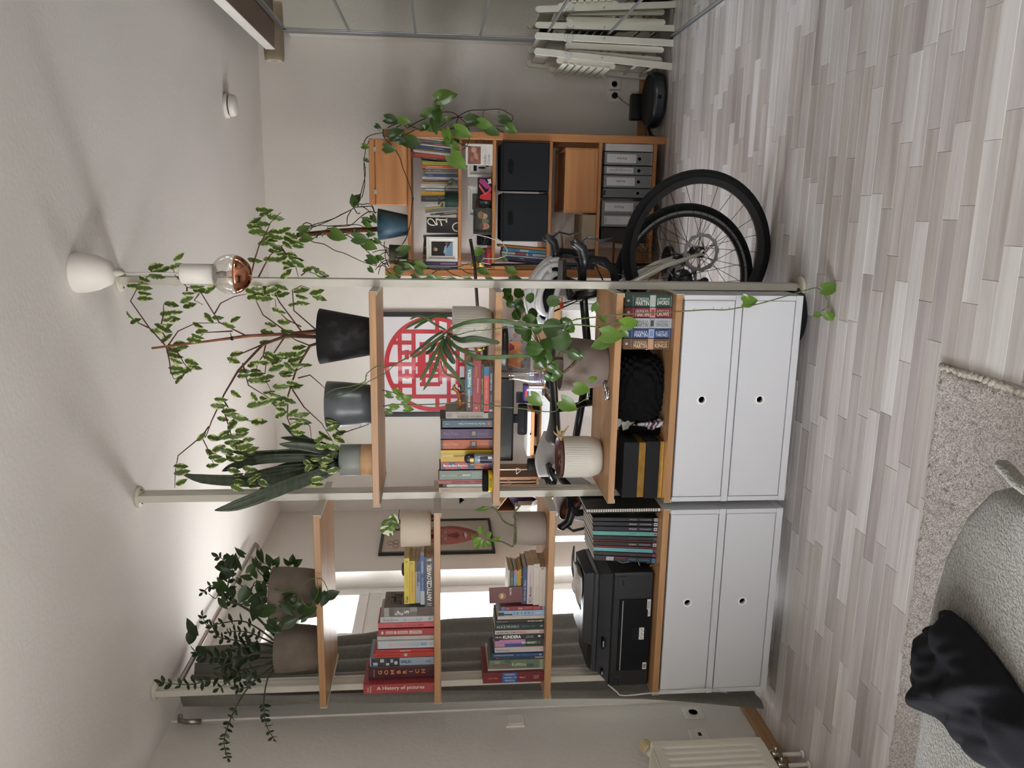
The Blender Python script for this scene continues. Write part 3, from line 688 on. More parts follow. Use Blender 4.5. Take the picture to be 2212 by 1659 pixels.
stand(808, 1409.8, 1419.5, z, 2.872, '#d9472f', 'orange-red paperback with dark author capitals'+U, [('KAZUO ISHIGURO', .05, .46, '#5a2a22', .5, 'd', .5, .01), ('KLARA AND THE SUN', .6, .92, '#8c3a2c', .35)], [(.5, .55, '#a9c6cf', .2, .8)])
stand(811, 1402.5, 1409, z, 2.875, '#cf3a42', 'thin red paperback with tiny white title'+U, [('NONFICTION', .42, .6, WH, .35)])
stand(814, 1384, 1400.5, z, 2.876, '#d5dfe4', 'white book with rainbow-coloured capitals on its spine'+U, [('BEST WE', .21, .52, '#d9a39a', .42, 'd', .5, .015), ('COULD', .54, .75, '#9aa0cc', .42, 'd', .5, .015), ('DO', .77, .87, '#3f7fc4', .42, 'd', .5, .02), ('of', .91, .97, '#c9a2ac', .3)], [(.0, .02, '#6f7b84')], .17)
stand(815, 1373.5, 1383.5, z, 2.885, '#d9d6d0', 'plain white book with bare spine on the upper left shelf', [], [], .14)
stand(817.5, 1358.5, 1372.5, z, 2.872, '#c0434c', 'rose-red book with cream title boxes on the spine'+U, [('Book', .145, .245, '#8f3a40', .32), ('Noises', .365, .515, '#8f3a40', .32), ('CASPAR\nHENDERSON', .56, .75, '#8f5a50', .4)], [(.05, .09, '#e9d6c4', .25, .72), (.13, .26, '#e9d6c4', .25, .72), (.275, .325, '#e9d6c4', .25, .72), (.34, .53, '#e9d6c4', .25, .72), (.55, .78, '#e9d6c4', .2, .74)])
stand(816.5, 1345, 1355.5, z, 2.868, '#e0666a', 'salmon pink book with foreign-script title'+U, [('כולנו היינו בני אדם', .3, .82, '#7d3038', .42, 'd', .5, .01)])
stand(821.5, 1331.5, 1344.5, z, 2.872, '#dcdbe0', 'white hardback with grey author name and red cover edge'+U, [('Brené Brown', .06, .34, '#6f7076', .4), ('dare to lead', .42, .77, '#8a8a94', .42), ('>', .9, .94, '#4a4a50', .35)], [], .15, hard=True)
stand(829.6, 1311.5, 1331, z, 2.866, '#7d7872', 'thick grey novel with black and white photo spine'+U, [('A', .25, .31, WH, .22, 'd', .55, .02), ('LITTLE', .22, .38, WH, .25, 'd', .3, .03), ('LIFE', .40, .5, WH, .5, 'd', .5, .03)], [(0, .1, '#b5b2ac'), (.1, .2, '#6a625a', .1, .9), (.52, .66, '#a5a29c', .5, 1), (.66, .97, '#5f5a54'), (.68, .80, '#a4312f', .4, .5), (.80, .9, '#a4312f', .55, .65)], .135)
tl = bpy.data.objects[[o.name for o in C.objects if o.get('label', '').startswith('thick grey novel')][0]]
xr = P(880, 1311.5, 2.866).x + .0006; zt = P(829.6, 1321, 2.866).z
for s, f, zz, w, h, c in (('LITTLE', .52, .052, .085, .030, '#24211f'), ('A', .62, .030, .02, .018, '#24211f'), ('WINNER', .5, .014, .06, .006, '#7c2f2a')):
    letters(s, (xr, 2.866+.135*f, zt-zz), (0, 1, 0), (0, 0, 1), w, h, ink(c), tl, 'cover_title', .02)
for k in range(6):
    b = B().box(xr-.0003, xr, 2.9+.07*(k % 2), 2.925+.07*(k % 2), zt-.026-.006*(k//2), zt-.024-.006*(k//2)); build(b, 'cover_quote', ink('#3a3632'), tl)
zz = z + .0005
zz = lie(917.5, 935, 1204, 1311, zz, 2.862, '#4a4646', 'dark grey book with big white capitals, bottom of the upper left stack', [('ANTYCZŁOWIEK', .12, .87, WH, .5, 'd', .5, .02), ('iI', .01, .09, '#d9c7a5', .5), ('&', .92, .98, '#e8e6e0', .5)], d=.145, flip=False)
zz = lie(908, 917.4, 1200, 1306, zz, 2.866, '#3c62a8', 'blue book second from the bottom of the upper left stack', [('PRESIDIUM', .12, .36, '#cfd8ea', .4), ('SZTUKA BYCIA', .45, .8, '#bcd0e6', .3)], [(.72, 1, '#c3cfdd')], pages=1)
zz = lie(897, 907.8, 1212, 1303, zz, 2.868, '#aeb2b6', 'grey and white speckled book in the middle of the upper left stack', [('BĘKARTY WOŁYNIA', .1, .6, '#3c4046', .35, 'd', .45, .01)], [(.0, .25, '#3f4449'), (.28, .5, '#6d737a', .1, .6)])
zz = lie(885.3, 896.8, 1212, 1304, zz, 2.864, '#e8cb35', 'yellow book with pink capitals near the top of the left stack', [('THE MARMALADE DIARIES', .22, .86, '#d98f70', .42, 'd', .5, .01), ('T', .03, .08, '#333', .5)])
zz = lie(873.3, 885.1, 1206, 1305, zz, 2.862, '#ecd63a', 'bright yellow book on top of the upper left stack', [('Cajá', .83, .96, '#2d2a1e', .62, 'd', .5, .01), ('MIESTO SNÓW', .3, .62, '#b9a433', .3), ('*', .05, .1, '#333', .4)])
b = B(); c = P(877, 1228, 2.92); b.lathe([(0, 0), (.016, 0), (.018, .006), (.012, .010), (0, .011)], 18, 0, T(c.x, 2.915, zz+.0005) @ Matrix.Diagonal((1.6, 1, 1, 1)))
single(b, 'black_stone', mat('#1d1c1d', .3), 'small flat black stone on top of the yellow book', 'stone', (c.x, 2.915, zz))
# lower left shelf
z = ZL[2]; U = ' on the middle left shelf'
stand(1043.6, 1452.8, 1475, z, 2.838, '#7c1726', 'thick crimson textbook with blue label at the left end', [('Grundzüge\nder Volkswirt-\nschaftslehre', .33, .55, '#c8d6ea', .8, 'u'), ('Mankiw | Taylor', .08, .24, '#cf9a6a', .2, 'u'), ('2. Auflage', .6, .7, '#e2c8b8', .2, 'u'), ('Schäffer\nPoeschel', .83, .92, '#e2c8b8', .3, 'u')], [(.315, .565, '#2f62a8')], .2, hard=True)
stand(1054, 1444.2, 1452.5, z, 2.855, '#e3dfd6', 'slim white book with red title beside the crimson textbook', [('ŻYCIE NA PLANECIE', .07, .33, '#b5443c', .35), ('ATTENBOROUGH', .43, .57, '#555', .3), ('zysk', .86, .95, '#444', .35)], [], .2)
stand(1057, 1425, 1444, z, 2.858, '#6f8672', 'mottled green hardback with red script'+U, [('Harry Potter', .05, .37, '#a83d35', .42, 'd', .42, .01), ('Komnata', .42, .68, '#c9cbb2', .35)], [(.1, .2, '#8fa186', .6, .95), (.28, .4, '#566b5b', .65, .95), (.5, .62, '#c2a54a', .55, .66), (.7, .82, '#4f6b52', .15, .5), (.93, 1, '#a9b59a')], .17, hard=True)
stand(1061.5, 1419.2, 1424.8, z, 2.868, '#46535f', 'thin slate book with small German flag stripe'+U, [('Deutschland', .14, .34, '#b8c2ca', .4)], [(.05, .075, '#1a1a1a'), (.075, .10, '#b5382e'), (.10, .12, '#d9a92f'), (.84, 1, '#d6c4bf')], .15)
stand(1063, 1410.8, 1419, z, 2.868, '#1f467d', 'royal blue paperback with pale capitals'+U, [('DMITRIJ KAPITELMAN', .05, .42, '#d4dde8', .4), ('EINE FORMALIE IN KIEW', .47, .9, '#6f95c4', .35), ('o', .92, .97, WH, .5)], [])
stand(1069, 1397.2, 1408.6, z, 2.87, '#ded3cf', 'white paperback with blue author and orange title'+U, [('Milan Kundera', .03, .31, '#586a8c', .4), ('Nieśmiertelność', .33, .56, '#dba58c', .35), ('W', .94, .98, '#333', .3)], [])
stand(1069.5, 1380.8, 1395.8, z, 2.872, '#d89abf', 'pink, blue and dark green novel'+U, [('THE VANISHING HALF', .07, .5, '#8f6aa8', .25), ('BRIT BENNETT', .56, .86, '#e6e8dc', .3, 'd', .5, .01), ('o', .89, .94, '#d9575f', .35)], [(.2, .62, '#3c5ba6', .0, .42), (.62, 1, '#1f4a38'), (.0, .09, '#222', .86, 1)])
stand(1067.6, 1370.2, 1380.2, z, 2.868, '#33323a', 'charcoal paperback with chunky white author name'+U, [('KUNDERA', .18, .54, WH, .72, 'd', .5, .03), ('MILAN', .03, .15, WH, .3), ('Życie jest\ngdzie indziej', .64, .8, '#d8d8da', .6), ('♥', .88, .94, WH, .4)], [])
stand(1069.3, 1361, 1369.8, z, 2.872, '#e6ddd2', 'white paperback with red and black capitals'+U, [('NEVER SPLIT THE', .03, .42, '#2b2624', .42, 'd', .5, .02), ('DIFFERENCE', .43, .65, '#c2302d', .42, 'd', .5, .02), ('CHRIS VOSS', .68, .86, '#d9a79c', .35), ('O', .91, .98, '#b8322f', .5, 'd', .5, .02)], [])
stand(1069.7, 1346.2, 1359.6, z, 2.868, '#263634', 'dark green paperback with thin grey author capitals'+U, [('ALICE MUNRO', .03, .49, '#b9c6c4', .42), ('DEAR LIFE', .54, .82, '#7f9390', .22), ('o', .92, .97, '#cdd6d3', .3)], [])
stand(1070.7, 1338.2, 1345.2, z, 2.87, '#3a3735', 'thin dark brown paperback with cream capitals'+U, [('MICHAELA PALUMBO', .66, .97, '#d9cdbb', .5, 'd', .5, .01), ('KEIN ROMAN', .03, .25, '#a39a90', .35)], [])
stand(1075, 1330, 1337.2, z, 2.866, '#ddd6cc', 'thin white paperback with orange title'+U, [('ALL OVER US', .13, .36, '#a8a29a', .3), ('KRAKÓW TANGO', .38, .64, '#d3917a', .35), ('o', .92, .97, '#999', .4)], [])
stand(1077, 1318.4, 1329.6, z, 2.866, '#a9c6e4', 'light blue paperback with spaced letters'+U, [('IKIGAI', .30, .78, '#33445a', .42, 'r', .5, .01), ('GARCÍA', .80, .97, '#e4edf6', .25)], [(.0, .12, '#2d3942', .1, .7), (.12, .3, '#3b4650', .15, .4)])
stand(1081.6, 1309.2, 1317.8, z, 2.87, '#9a3b52', 'thin crimson patterned paperback beside the lower left stack', [], [(.02, .1, '#6f8fc0'), (.12, .2, '#c96f78', .2, .8), (.4, .5, '#d79a5b', .2, .7), (.54, .7, '#c2564c', .3, .9), (.75, .9, '#c2564c', .2, .8), (.95, 1, '#8fb0d6')], .14)
zz = z + .0005
S_ = ' of the middle left stack'
zz = lie(1164, 1172.5, 1225, 1309, zz, 2.86, '#ddd2c6', 'white paperback at the very bottom'+S_, [('CINQUIÈME RÉPUBLIQUE', .36, .95, '#a99f94', .35), ('n', .02, .06, '#222', .5)], d=.135)
zz = lie(1151, 1163.8, 1219, 1307, zz, 2.858, '#e2d8cb', 'cream paperback second from the bottom'+S_, [('Jean-Gabriel Causse', .55, .9, '#b5a893', .35), ('G', .06, .1, '#8a8a8a', .4)], d=.14, turn=.015)
zz = lie(1137.7, 1150.8, 1221, 1305, zz, 2.86, '#dccfcc', 'pinkish white paperback third from the bottom'+S_, [('Murakami', .55, .8, '#5a4a7c', .38, 'd', .45, .015), ('Norwegian Wood', .2, .5, '#c5858c', .3), ('6', .91, .95, '#555', .45)], [(.82, .98, '#c9bcc2', .1, .8)], d=.135)
zz = lie(1127.6, 1137.5, 1225, 1305, zz, 2.862, '#2f4670', 'navy hardback in the middle'+S_, [('Der Stich der Biene', .35, .9, '#c3cede', .4)], d=.13, hard=True)
zz = lie(1123.8, 1127.5, 1230, 1303, zz, 2.866, '#2b2622', 'thin dark booklet with gilt marks in the middle'+S_, [], [(.2, .24, '#b58a3c'), (.5, .54, '#b58a3c'), (.8, .84, '#b58a3c')], d=.12)
for k in range(3): zz = lie(1123.8-3*k-3, 1123.8-3*k-.1, 1229+2*k, 1301-2*k, zz, 2.862+.003*k, '#d9b021', ('lowest', 'middle', 'topmost')[k]+' of three thin yellow booklets within the middle left stack', [], [], d=.11)
zz = lie(1109, 1114.6, 1231, 1298, zz, 2.866, '#79a9d9', 'thin sky blue booklet with pink end within the middle left stack', [], [(0, .12, '#d982a6'), (.85, 1, '#e08a7a')], d=.11)
zz = lie(1100.2, 1108.8, 1234, 1300, zz, 2.864, '#56584a', 'olive grey hardback near the top'+S_, [('Polish', .55, .72, '#d6c43c', .5, 'd', .5, .01), ('Grammar', .2, .5, '#b5b48a', .4)], [(.76, 1, '#a7b66a')], d=.13, hard=True)
zz = lie(1096.6, 1100, 1232, 1300, zz, 2.864, '#ddd9bf', 'thin pale booklet on top'+S_, [], [], d=.13)
# booklet with crest, standing behind the stack
c0, c1 = P(1057, 1302, 2.855), P(1100, 1268, 2.855)
t = thing('passport_booklet', 'dark red booklet with a gold crest tucked behind the yellow booklets', 'booklet', ((c0.x+c1.x)/2, 2.86, c1.z-.06))
Mb = basis((c0.x, 2.853, c1.z-.055), V((1, .08, .03)).normalized(), V((-.08, 1, 0)).normalized(), V((-.03, 0, 1)).normalized())
w_, h_ = c1.x-c0.x, c0.z-c1.z+.055
b = B().box(0, w_, 0, .004, 0, h_, 0, .0008, Mb); build(b, 'cover', cv('#6b1a20'), t)
b = B(); q = Mb @ T(w_*.45, -.0006, h_*.62) @ RXm(PI/2)
b.add([(.0125*math.cos(a)*k, .0135*math.sin(a)*k - .001, 0) for k in (1, .86) for a in [i*PI/9 for i in range(18)]], [(i, (i+1) % 18, 18+(i+1) % 18, 18+i) for i in range(18)], 0, False, q)
for s in (-1, 1): b.add([(0, .007, 0), (s*.009, .004, 0), (s*.007, -.005, 0), (0, -.008, 0)], [(0, 1, 2, 3)], 0, False, q)
build(b, 'crest', mat('#b59a62', .4, .3), t, None, .0004)
letters('ES FIETE', Mb @ V((w_*.6, -.0008, h_*.36)), (1, 0, .03), (-.03, 0, 1), w_*.7, .007, ink('#d9cbb5'), t, 'lettering', .02)
# right section, middle shelf
z = ZR[1]; U = ' on the middle right shelf'; Ys = 2.862
stand(948, 1052.5, 1064, z, Ys, '#b8a48d', 'beige book at the left end beside the post'+U, [('Bohumil Hrabal', .05, .25, '#7a6652', .3)], [], .14)
stand(957, 1045.6, 1052.2, z, Ys+.004, '#d6d9d2', 'thin white paperback with black head'+U, [('ANNIE ERNAUX', .2, .4, '#9aa09a', .3), ('LES ANNÉES', .45, .62, '#9aa09a', .3)], [(0, .08, '#1c1c1c')])
stand(947, 1036.6, 1045.2, z, Ys, '#a83a34', 'red paperback with upside-down black title'+U, [('Waldemar Łysiak', .25, .6, '#3b1a18', .42, 'u', .5, .01), ('LA BELLE', .63, .9, '#3b1a18', .35, 'u')])
stand(949, 1016.4, 1036.2, z, Ys+.002, '#7f9184', 'wide sage green book with small white capitals'+U, [('OLGA TOKARCZUK', .04, .34, '#d9d2a8', .16), ('BIEGUNI', .44, .58, WH, .18, 'd', .5, .02)], [(.62, .85, '#8fa39a', .15, .85)], .15)
stand(952.6, 998, 1013.6, z, Ys+.004, '#c24a4c', 'red and blue patterned paperback with white author name'+U, [('Bernardine Evaristo', .05, .52, WH, .34, 'd', .55, .02), ('Girl, Woman,\nOther', .58, .86, '#e2b565', .6, 'd', .5, .015)], [(.02, .08, '#2f4c86', 0, .6), (.16, .28, '#2f4c86', .35, 1), (.32, .38, '#3a5f9a', 0, .4), (.52, .66, '#27406f'), (.78, .84, '#2f4c86', .3, .8), (.93, 1, '#243a63')], .13)
stand(952, 972, 997.6, z, Ys, '#d8b22c', 'thick golden yellow paperback'+U, [('J.K. ROWLING', .03, .24, '#f0e3a4', .22, 'd', .5, .02), ('HARRY POTTER', .255, .485, '#6b2a1c', .26, 'd', .5, .02)], [(0, .99, '#e6c840', .82, .97), (.5, .97, '#c79a22', .1, .2)], .13)
def hp(ya, yb, col, dark, label, tc):
    stand(952, ya, yb, z, Ys+.002, col, label, [('Harry Potter', .06, .35, tc, .45, 'd', .5), ('J.K. ROWLING', .7, .92, tc, .24), ('~', .02, .05, tc, .3)], [(0, .05, dark), (.56, .70, dark, .15, .85), (.60, .67, '#9a927c', .35, .75), (.93, 1, dark)], .14, hard=True)
hp(949.6, 970, '#c05a26', '#5a2416', 'burnt orange hardback with a dark emblem'+U, '#e0a878')
hp(926.6, 948, '#4b2458', '#2a1536', 'deep purple hardback with a silvery emblem'+U, '#9a88ac')
stand(955.7, 907.5, 923.6, z, Ys+.002, '#4b6273', 'slate blue book with upside-down small title and orange dot'+U, [('Peter Bieri  Das Handwerk der Freiheit', .32, .85, '#c3d0d8', .28, 'u'), ('rororo', .06, .13, '#c3d0d8', .25, 'u')], [(.9, .95, '#c8643f', .3, .75)], .14, hard=True)
stand(951, 904.6, 907, z, Ys+.006, '#1f1f20', 'very thin black book between slate and silver books'+U, [], [], .14)
stand(963, 889, 904, z, Ys+.004, '#b9b3a6', 'silver-grey worn paperback with black author capitals'+U, [('A Thousand Splendid Suns', .2, .82, '#8d8474', .34, 'd', .68), ('KHALED HOSSEINI', .26, .78, '#4a443b', .3, 'd', .28, .01)], [(.02, .14, '#a08fa0', .2, .8), (.9, 1, '#2f2b2b')], .13)
kb = B(); 
zz = z + .0005; S2 = ' of the middle right stack'
zz = lie(1055.8, 1063.2, 791, 893, zz, 2.868, '#24272c', 'black paperback at the bottom'+S2, [('WITOLD GOMBROWICZ', .15, .52, '#d5d8da', .4, 'd', .5, .01), ('Pornografia', .56, .8, '#d5d8da', .3)], [(.92, .99, '#d9d8d2', .1, .9)])
zz = lie(1044.4, 1055.6, 792, 892, zz, 2.866, '#d9574e', 'coral paperback with a blue head second from the bottom'+S2, [('MOHSIN HAMID', .3, .7, '#f0b0a4', .3), ('EXIT', .8, .95, '#8c2f2c', .25)], [(0, .2, '#2f78a8')])
zz = lie(1038.4, 1044.2, 787, 891, zz, 2.868, '#1f4a3a', 'thin dark green book in the middle'+S2, [('LALKI W JAWIE', .3, .62, '#d6c43c', .55, 'd', .5, .01), ('JOANNA CH', .72, .95, '#8fb09c', .4)], [(.0, .1, '#262626')])
zz = lie(1020.2, 1038.2, 779, 890, zz, 2.862, '#a82f3b', 'thick raspberry red book near the top'+S2, [('STEFFEN MÖLLER', .34, .62, '#e8c4c0', .2, 'd', .4, .01), ('Viva Polonia', .12, .32, '#b0ae5a', .4, 'd', .6)], [(.9, .94, '#b4b55f', .4, .65)], d=.14)
zz = lie(1007, 1020, 782.6, 888, zz, 2.866, '#3f8c99', 'teal book with white capitals on top'+S2, [('PIANISTKA', .14, .5, WH, .52, 'd', .5, .02), ('ELFRIEDE JELINEK', .55, .92, '#e0d9cf', .42, 'd', .5, .02)], [(.68, 1, '#4b2126')])
ztop = zz
# right section, lowest shelf: five matching paperbacks
z = ZR[3]
for k, (ya, yb, xt, col, l2, c2, em, tc, lb) in enumerate((
    (637.5, 663, 1350.5, '#1f4438', ('A STORM OF', 'SWORDS'), '#b9d0c6', '#c8c4bb', '#d7dbd2', 'dark green'), (664, 686.5, 1350.8, '#7a1626', ('A FEAST FOR', 'CROWS'), '#d0a0a0', '#c23a38', '#dcc0bd', 'dark red'),
    (687.5, 709.5, 1349.5, '#c3c6cd', ('A DANCE WITH', 'DRAGONS'), '#5a5c62', '#4a4c50', '#4a4c52', 'silver white'), (710.5, 730.5, 1348.2, '#1d3c74', ('A GAME OF', 'THRONES'), '#a8bcdc', '#7f9cc8', '#c9d4e6', 'deep blue'),
    (731.5, 755, 1346.5, '#6a4a2e', ('A CLASH OF', 'KINGS'), '#c9a680', '#d8a888', '#d8bd9c', 'bronze brown'))):
    stand(xt, ya, yb, z, 2.852, col, lb+' fantasy paperback in the row of five on the lowest right shelf', [('GEORGE R.R.', .22, .5, tc, .26, 'd', .66), ('MARTIN', .22, .5, tc, .4, 'd', .32, .01), (l2[0], .67, .93, tc, .2, 'd', .68), (l2[1], .67, .93, tc, .36, 'd', .36, .01)], [(.045, .095, '#cfc8bd', .42, .62), (.165, .17, c2), (.52, .64, c2 if k != 2 else '#b4b6bb'), (.55, .62, em, .2, .8), (.96, .965, c2)], .11, group='row of five fantasy paperbacks')
# magazines beside the printer
z = ZL[3]; U = ' beside the printer'
dk_ = '#1d1d22'
mg = [(1112.5, 1120, dk_, '#e6e6ea', 'black magazine with white foot square, next to the spiral notebook', 1, '#b5b5ba'), (1121, 1129.5, '#17171c', '#dcdce2', 'second black magazine from the spiral notebook', 1, '#d8d8d8'), (1130.5, 1139, '#1b1b26', '#d8d8e2', 'third black magazine from the spiral notebook', 1, '#d8d8d8'),
    (1140, 1148.6, '#72b7ad', '#c98f84', 'mint green magazine with pink foot square', 1, '#3f6a66'), (1149.4, 1157.6, '#26272b', '#2f4a5a', 'black magazine with dark blue foot square', 1, '#55585c'), (1158, 1159.8, '#9a4a26', '#9a4a26', 'very thin rust brown magazine', 0, '#9a4a26'),
    (1160.4, 1168.6, '#232327', '#e2e2e8', 'black magazine between rust brown and red spines', 1, '#c8c8c8'), (1169, 1171.4, '#9c2630', '#9c2630', 'very thin red magazine', 0, '#9c2630'), (1172, 1179.6, '#79c0c4', '#1f2226', 'light turquoise magazine with black foot square', 1, '#3f7478'),
    (1180.2, 1187.6, '#30262a', '#a8305a', 'dark brown magazine with magenta foot square', 1, '#8a4a4a'), (1188.4, 1198.6, '#2a2a30', '#3f8ac0', 'dark magazine with blue foot square, nearest the printer', 1, '#4f9ac8')]
for k, (ya, yb, col, sq, lb, hs, tc) in enumerate(mg):
    tl_ = .03 + .0045*k
    dy = 9 + 1.2*k
    stand(1280 + .25*k, ya+dy*.9, yb+dy*.9, z, 2.872, col, lb+U, [('OFF BLACK', .56, .68, tc, .34, 'd', .5, .01), ('THE MAGAZINE', .72, .90, tc, .25)] if hs else [], ([(.945, .995, sq, .05, .95), (.955, .985, '#5a5a7a', .3, .7)] if hs else []) + ([(.2, .32, '#c8c2c8', .1, .9), (.36, .5, '#7a2a30', .5, .9)] if k == 10 else []), .21, tilt=tl_, pages=1, cat='magazine', name='magazine', xb=1430)
# black spiral notebook
Yn = 2.835
zt_, xa, xb2 = P(1267, 1105, Yn).z, P(1345, 1111, Yn).x, P(1345, 1100, Yn).x
nb = thing('spiral_notebook', 'black spiral-bound notebook standing at the right end of the magazines', 'notebook', ((xa+xb2)/2, Yn+.1, z))
b = B().box(xa+.003, xa+.005, Yn+.008, Yn+.225, z+.0005, zt_, 0, .0005).box(xb2-.002, xb2, Yn+.008, Yn+.225, z+.0005, zt_, 0, .0005); build(b, 'covers', mat('#151516', .5, var=.05), nb)
b = B().box(xa+.005, xb2-.002, Yn+.012, Yn+.222, z+.002, zt_-.003); build(b, 'pages', pgw, nb)
nsp = 30; cx = (xa+xb2)/2
for k in range(nsp):
    zz_ = z+.012 + (zt_-z-.024)*k/(nsp-1); b = B().tube([(cx + .0092*math.cos(a), Yn+.009 + .0095*math.sin(a), zz_+.0006*i) for i, a in enumerate([j*PI/5 for j in range(10)])], .0011, 5, closed=True); build(b, 'ring', mat('#2a2a2c', .3, .5), nb)
# ---------------------------------------------------------------- leaves
LM = {}
def leafmesh(kind, n, m_):
    k = (kind, n, m_.name)
    if k in LM: return LM[k]
    rr = random.Random(n*7+len(kind)); nu, nv = 6, 4; vs = []
    fold, droop, tw = rr.uniform(.1, .35), rr.uniform(.05, .28), rr.uniform(-.3, .3)
    for i in range(nu+1):
        t = i/nu
        if kind == 'ficus': w = .235*math.sin(PI*min(1, t**.85))**.9*(1 if t < .75 else 1-.3*(t-.75)/.25)
        elif kind == 'heart': w = (.40*math.sin(PI*(t*.86+.14)**.8)) * (1 if t < 1 else 0)
        elif kind == 'round': w = .46*math.sqrt(max(0, 1-(2*t-1)**2))
        else: w = .2*math.sin(PI*t**.95)**.8   # zz
        if i == nu: w = 0
        for j in range(nv+1):
            s = j/nv*2-1
            x = t
            if kind == 'heart': x = t - .17*(1-t)**3*abs(s)**.7*1.4 if abs(s) > 0 else t
            z = fold*abs(s)*w*(1.0) - droop*t*t + tw*s*w*t
            vs.append((x, s*w, z))
    fs = [(i*(nv+1)+j, (i+1)*(nv+1)+j, (i+1)*(nv+1)+j+1, i*(nv+1)+j+1) for i in range(nu) for j in range(nv)]
    me = bpy.data.meshes.new('leaf'); me.from_pydata(vs, [], fs); me.materials.append(m_)
    me.polygons.foreach_set('use_smooth', [True]*len(fs)); LM[k] = me; return me
def leaf(kind, m_, p, d, L, root, nrm=None, name='leaf', wid=1.0):
    d = V(d).normalized(); nn = V(nrm) if nrm is not None else V((R.uniform(-.6, .6), -1, R.uniform(-.2, .9)))
    z = nn - d*nn.dot(d)
    if z.length < .05: z = d.orthogonal()
    z.normalize(); y = z.cross(d)
    o = bpy.data.objects.new(name, leafmesh(kind, R.randrange(6), m_)); C.objects.link(o); o.parent = root
    M = basis(V(p) - V(ORG[root.name]), d*L, y*L*wid, z*L); o.matrix_local = M
    return o
def q(pts, ox, oy, s): return [(ox+a/s, oy+b_/s) + tuple(r_) for a, b_, *r_ in pts]
soilm = mat('#2e241c', .95, var=.3, ns=60, bump=1.5, bs=120, key='soil')
def soil(root, x, y, z, r): 
    b = B().lathe([(r, z-.004), (r*.6, z+.002), (0, z+.004)], 24, 0, T(x, y, 0)); build(b, 'soil', soilm, root)
def potprof(prof, th=.005, depth=.02):
    # outer profile bottom->top, folded over the rim and down the inside
    rt, zt = prof[-1]
    return [(0, prof[0][1])] + prof + [(rt-th*.5, zt+.0015), (rt-th, zt), (rt-th-.002, zt-depth), (0, zt-depth)]
felt = mat('#776c62', .9, var=.12, ns=14, bump=.3, bs=300, key='stone_grey_pot'); felt2 = mat('#85776f', .9, var=.08, ns=10, bump=.3, bs=300, key='stone_grey_pot2')
# ---- variegated fig in the black cone pot
fx, fy = P(797, 727, 2.99).x, 2.99; z = ZR[0]
ficus = thing('weeping_fig', 'variegated weeping fig in a marbled black cone pot on the top right shelf', 'potted plant', (fx, fy, z))
zt = P(690, 727, 2.99).z; rt = .104; rb_ = .069
b = B().lathe(potprof([(rb_-.003, z+.0005), (rb_, z+.004), (rb_+(rt-rb_)*.5, (z+zt)/2), (rt, zt-.003)], .006, .03), 48, 0, T(fx, fy, 0)); build(b, 'pot', mat('#1e1d1e', .62, var=.0, ns=16, col2='#47464a', c0=.52, c1=.85, det=8, bump=.15, bs=40), ficus)
soil(ficus, fx, fy, zt-.026, rt-.008)
def bp(cx, cy, Y): return P(100+cx/3.16, 500+cy/3.16, Y)
bark = mat('#5f3a30', .8, var=.2, ns=40, bump=.3, bs=90, key='fig_bark')
b = B().tube([bp(1860, 690, 2.99), bp(1400, 713, 2.985), bp(1000, 762, 2.98), bp(720, 797, 2.975)], [.0052, .0048, .0044, .0042], 10); build(b, 'support_stake', mat('#9a5f3f', .6, var=.2, ns=30), ficus)
b = B(); c = bp(1268, 730, 2.98); b.lathe([(.0075, -.004), (.0085, 0), (.0075, .004)], 12, 0, T(*c)); b.tube([c, c+V((.02, -.005, .004))], .0015, 5); build(b, 'tie', ink('#2a2624'), ficus)
b = B().tube([bp(1860, 680, 3.0), bp(1640, 700, 2.995), bp(1370, 712, 2.99), bp(1100, 748, 2.985), bp(830, 778, 2.985)], [.008, .0065, .005, .0035, .0025], 8); 
b.tube([bp(1850, 720, 2.985), bp(1640, 712, 2.97), bp(1480, 770, 2.95), bp(1310, 950, 2.93), bp(1215, 1110, 2.92), bp(1130, 1290, 2.915), bp(1090, 1400, 2.91)], [.0075, .0065, .005, .0042, .003, .0022, .0016], 8)
b.tube([bp(1860, 762, 3.02), bp(1800, 780, 3.02), bp(1710, 930, 3.03), bp(1650, 1120, 3.03), bp(1645, 1270, 3.02), bp(1700, 1420, 3.01), bp(1760, 1600, 3.0)], [.006, .0055, .004, .003, .0022, .0016, .001], 8); build(b, 'trunk', bark, ficus)
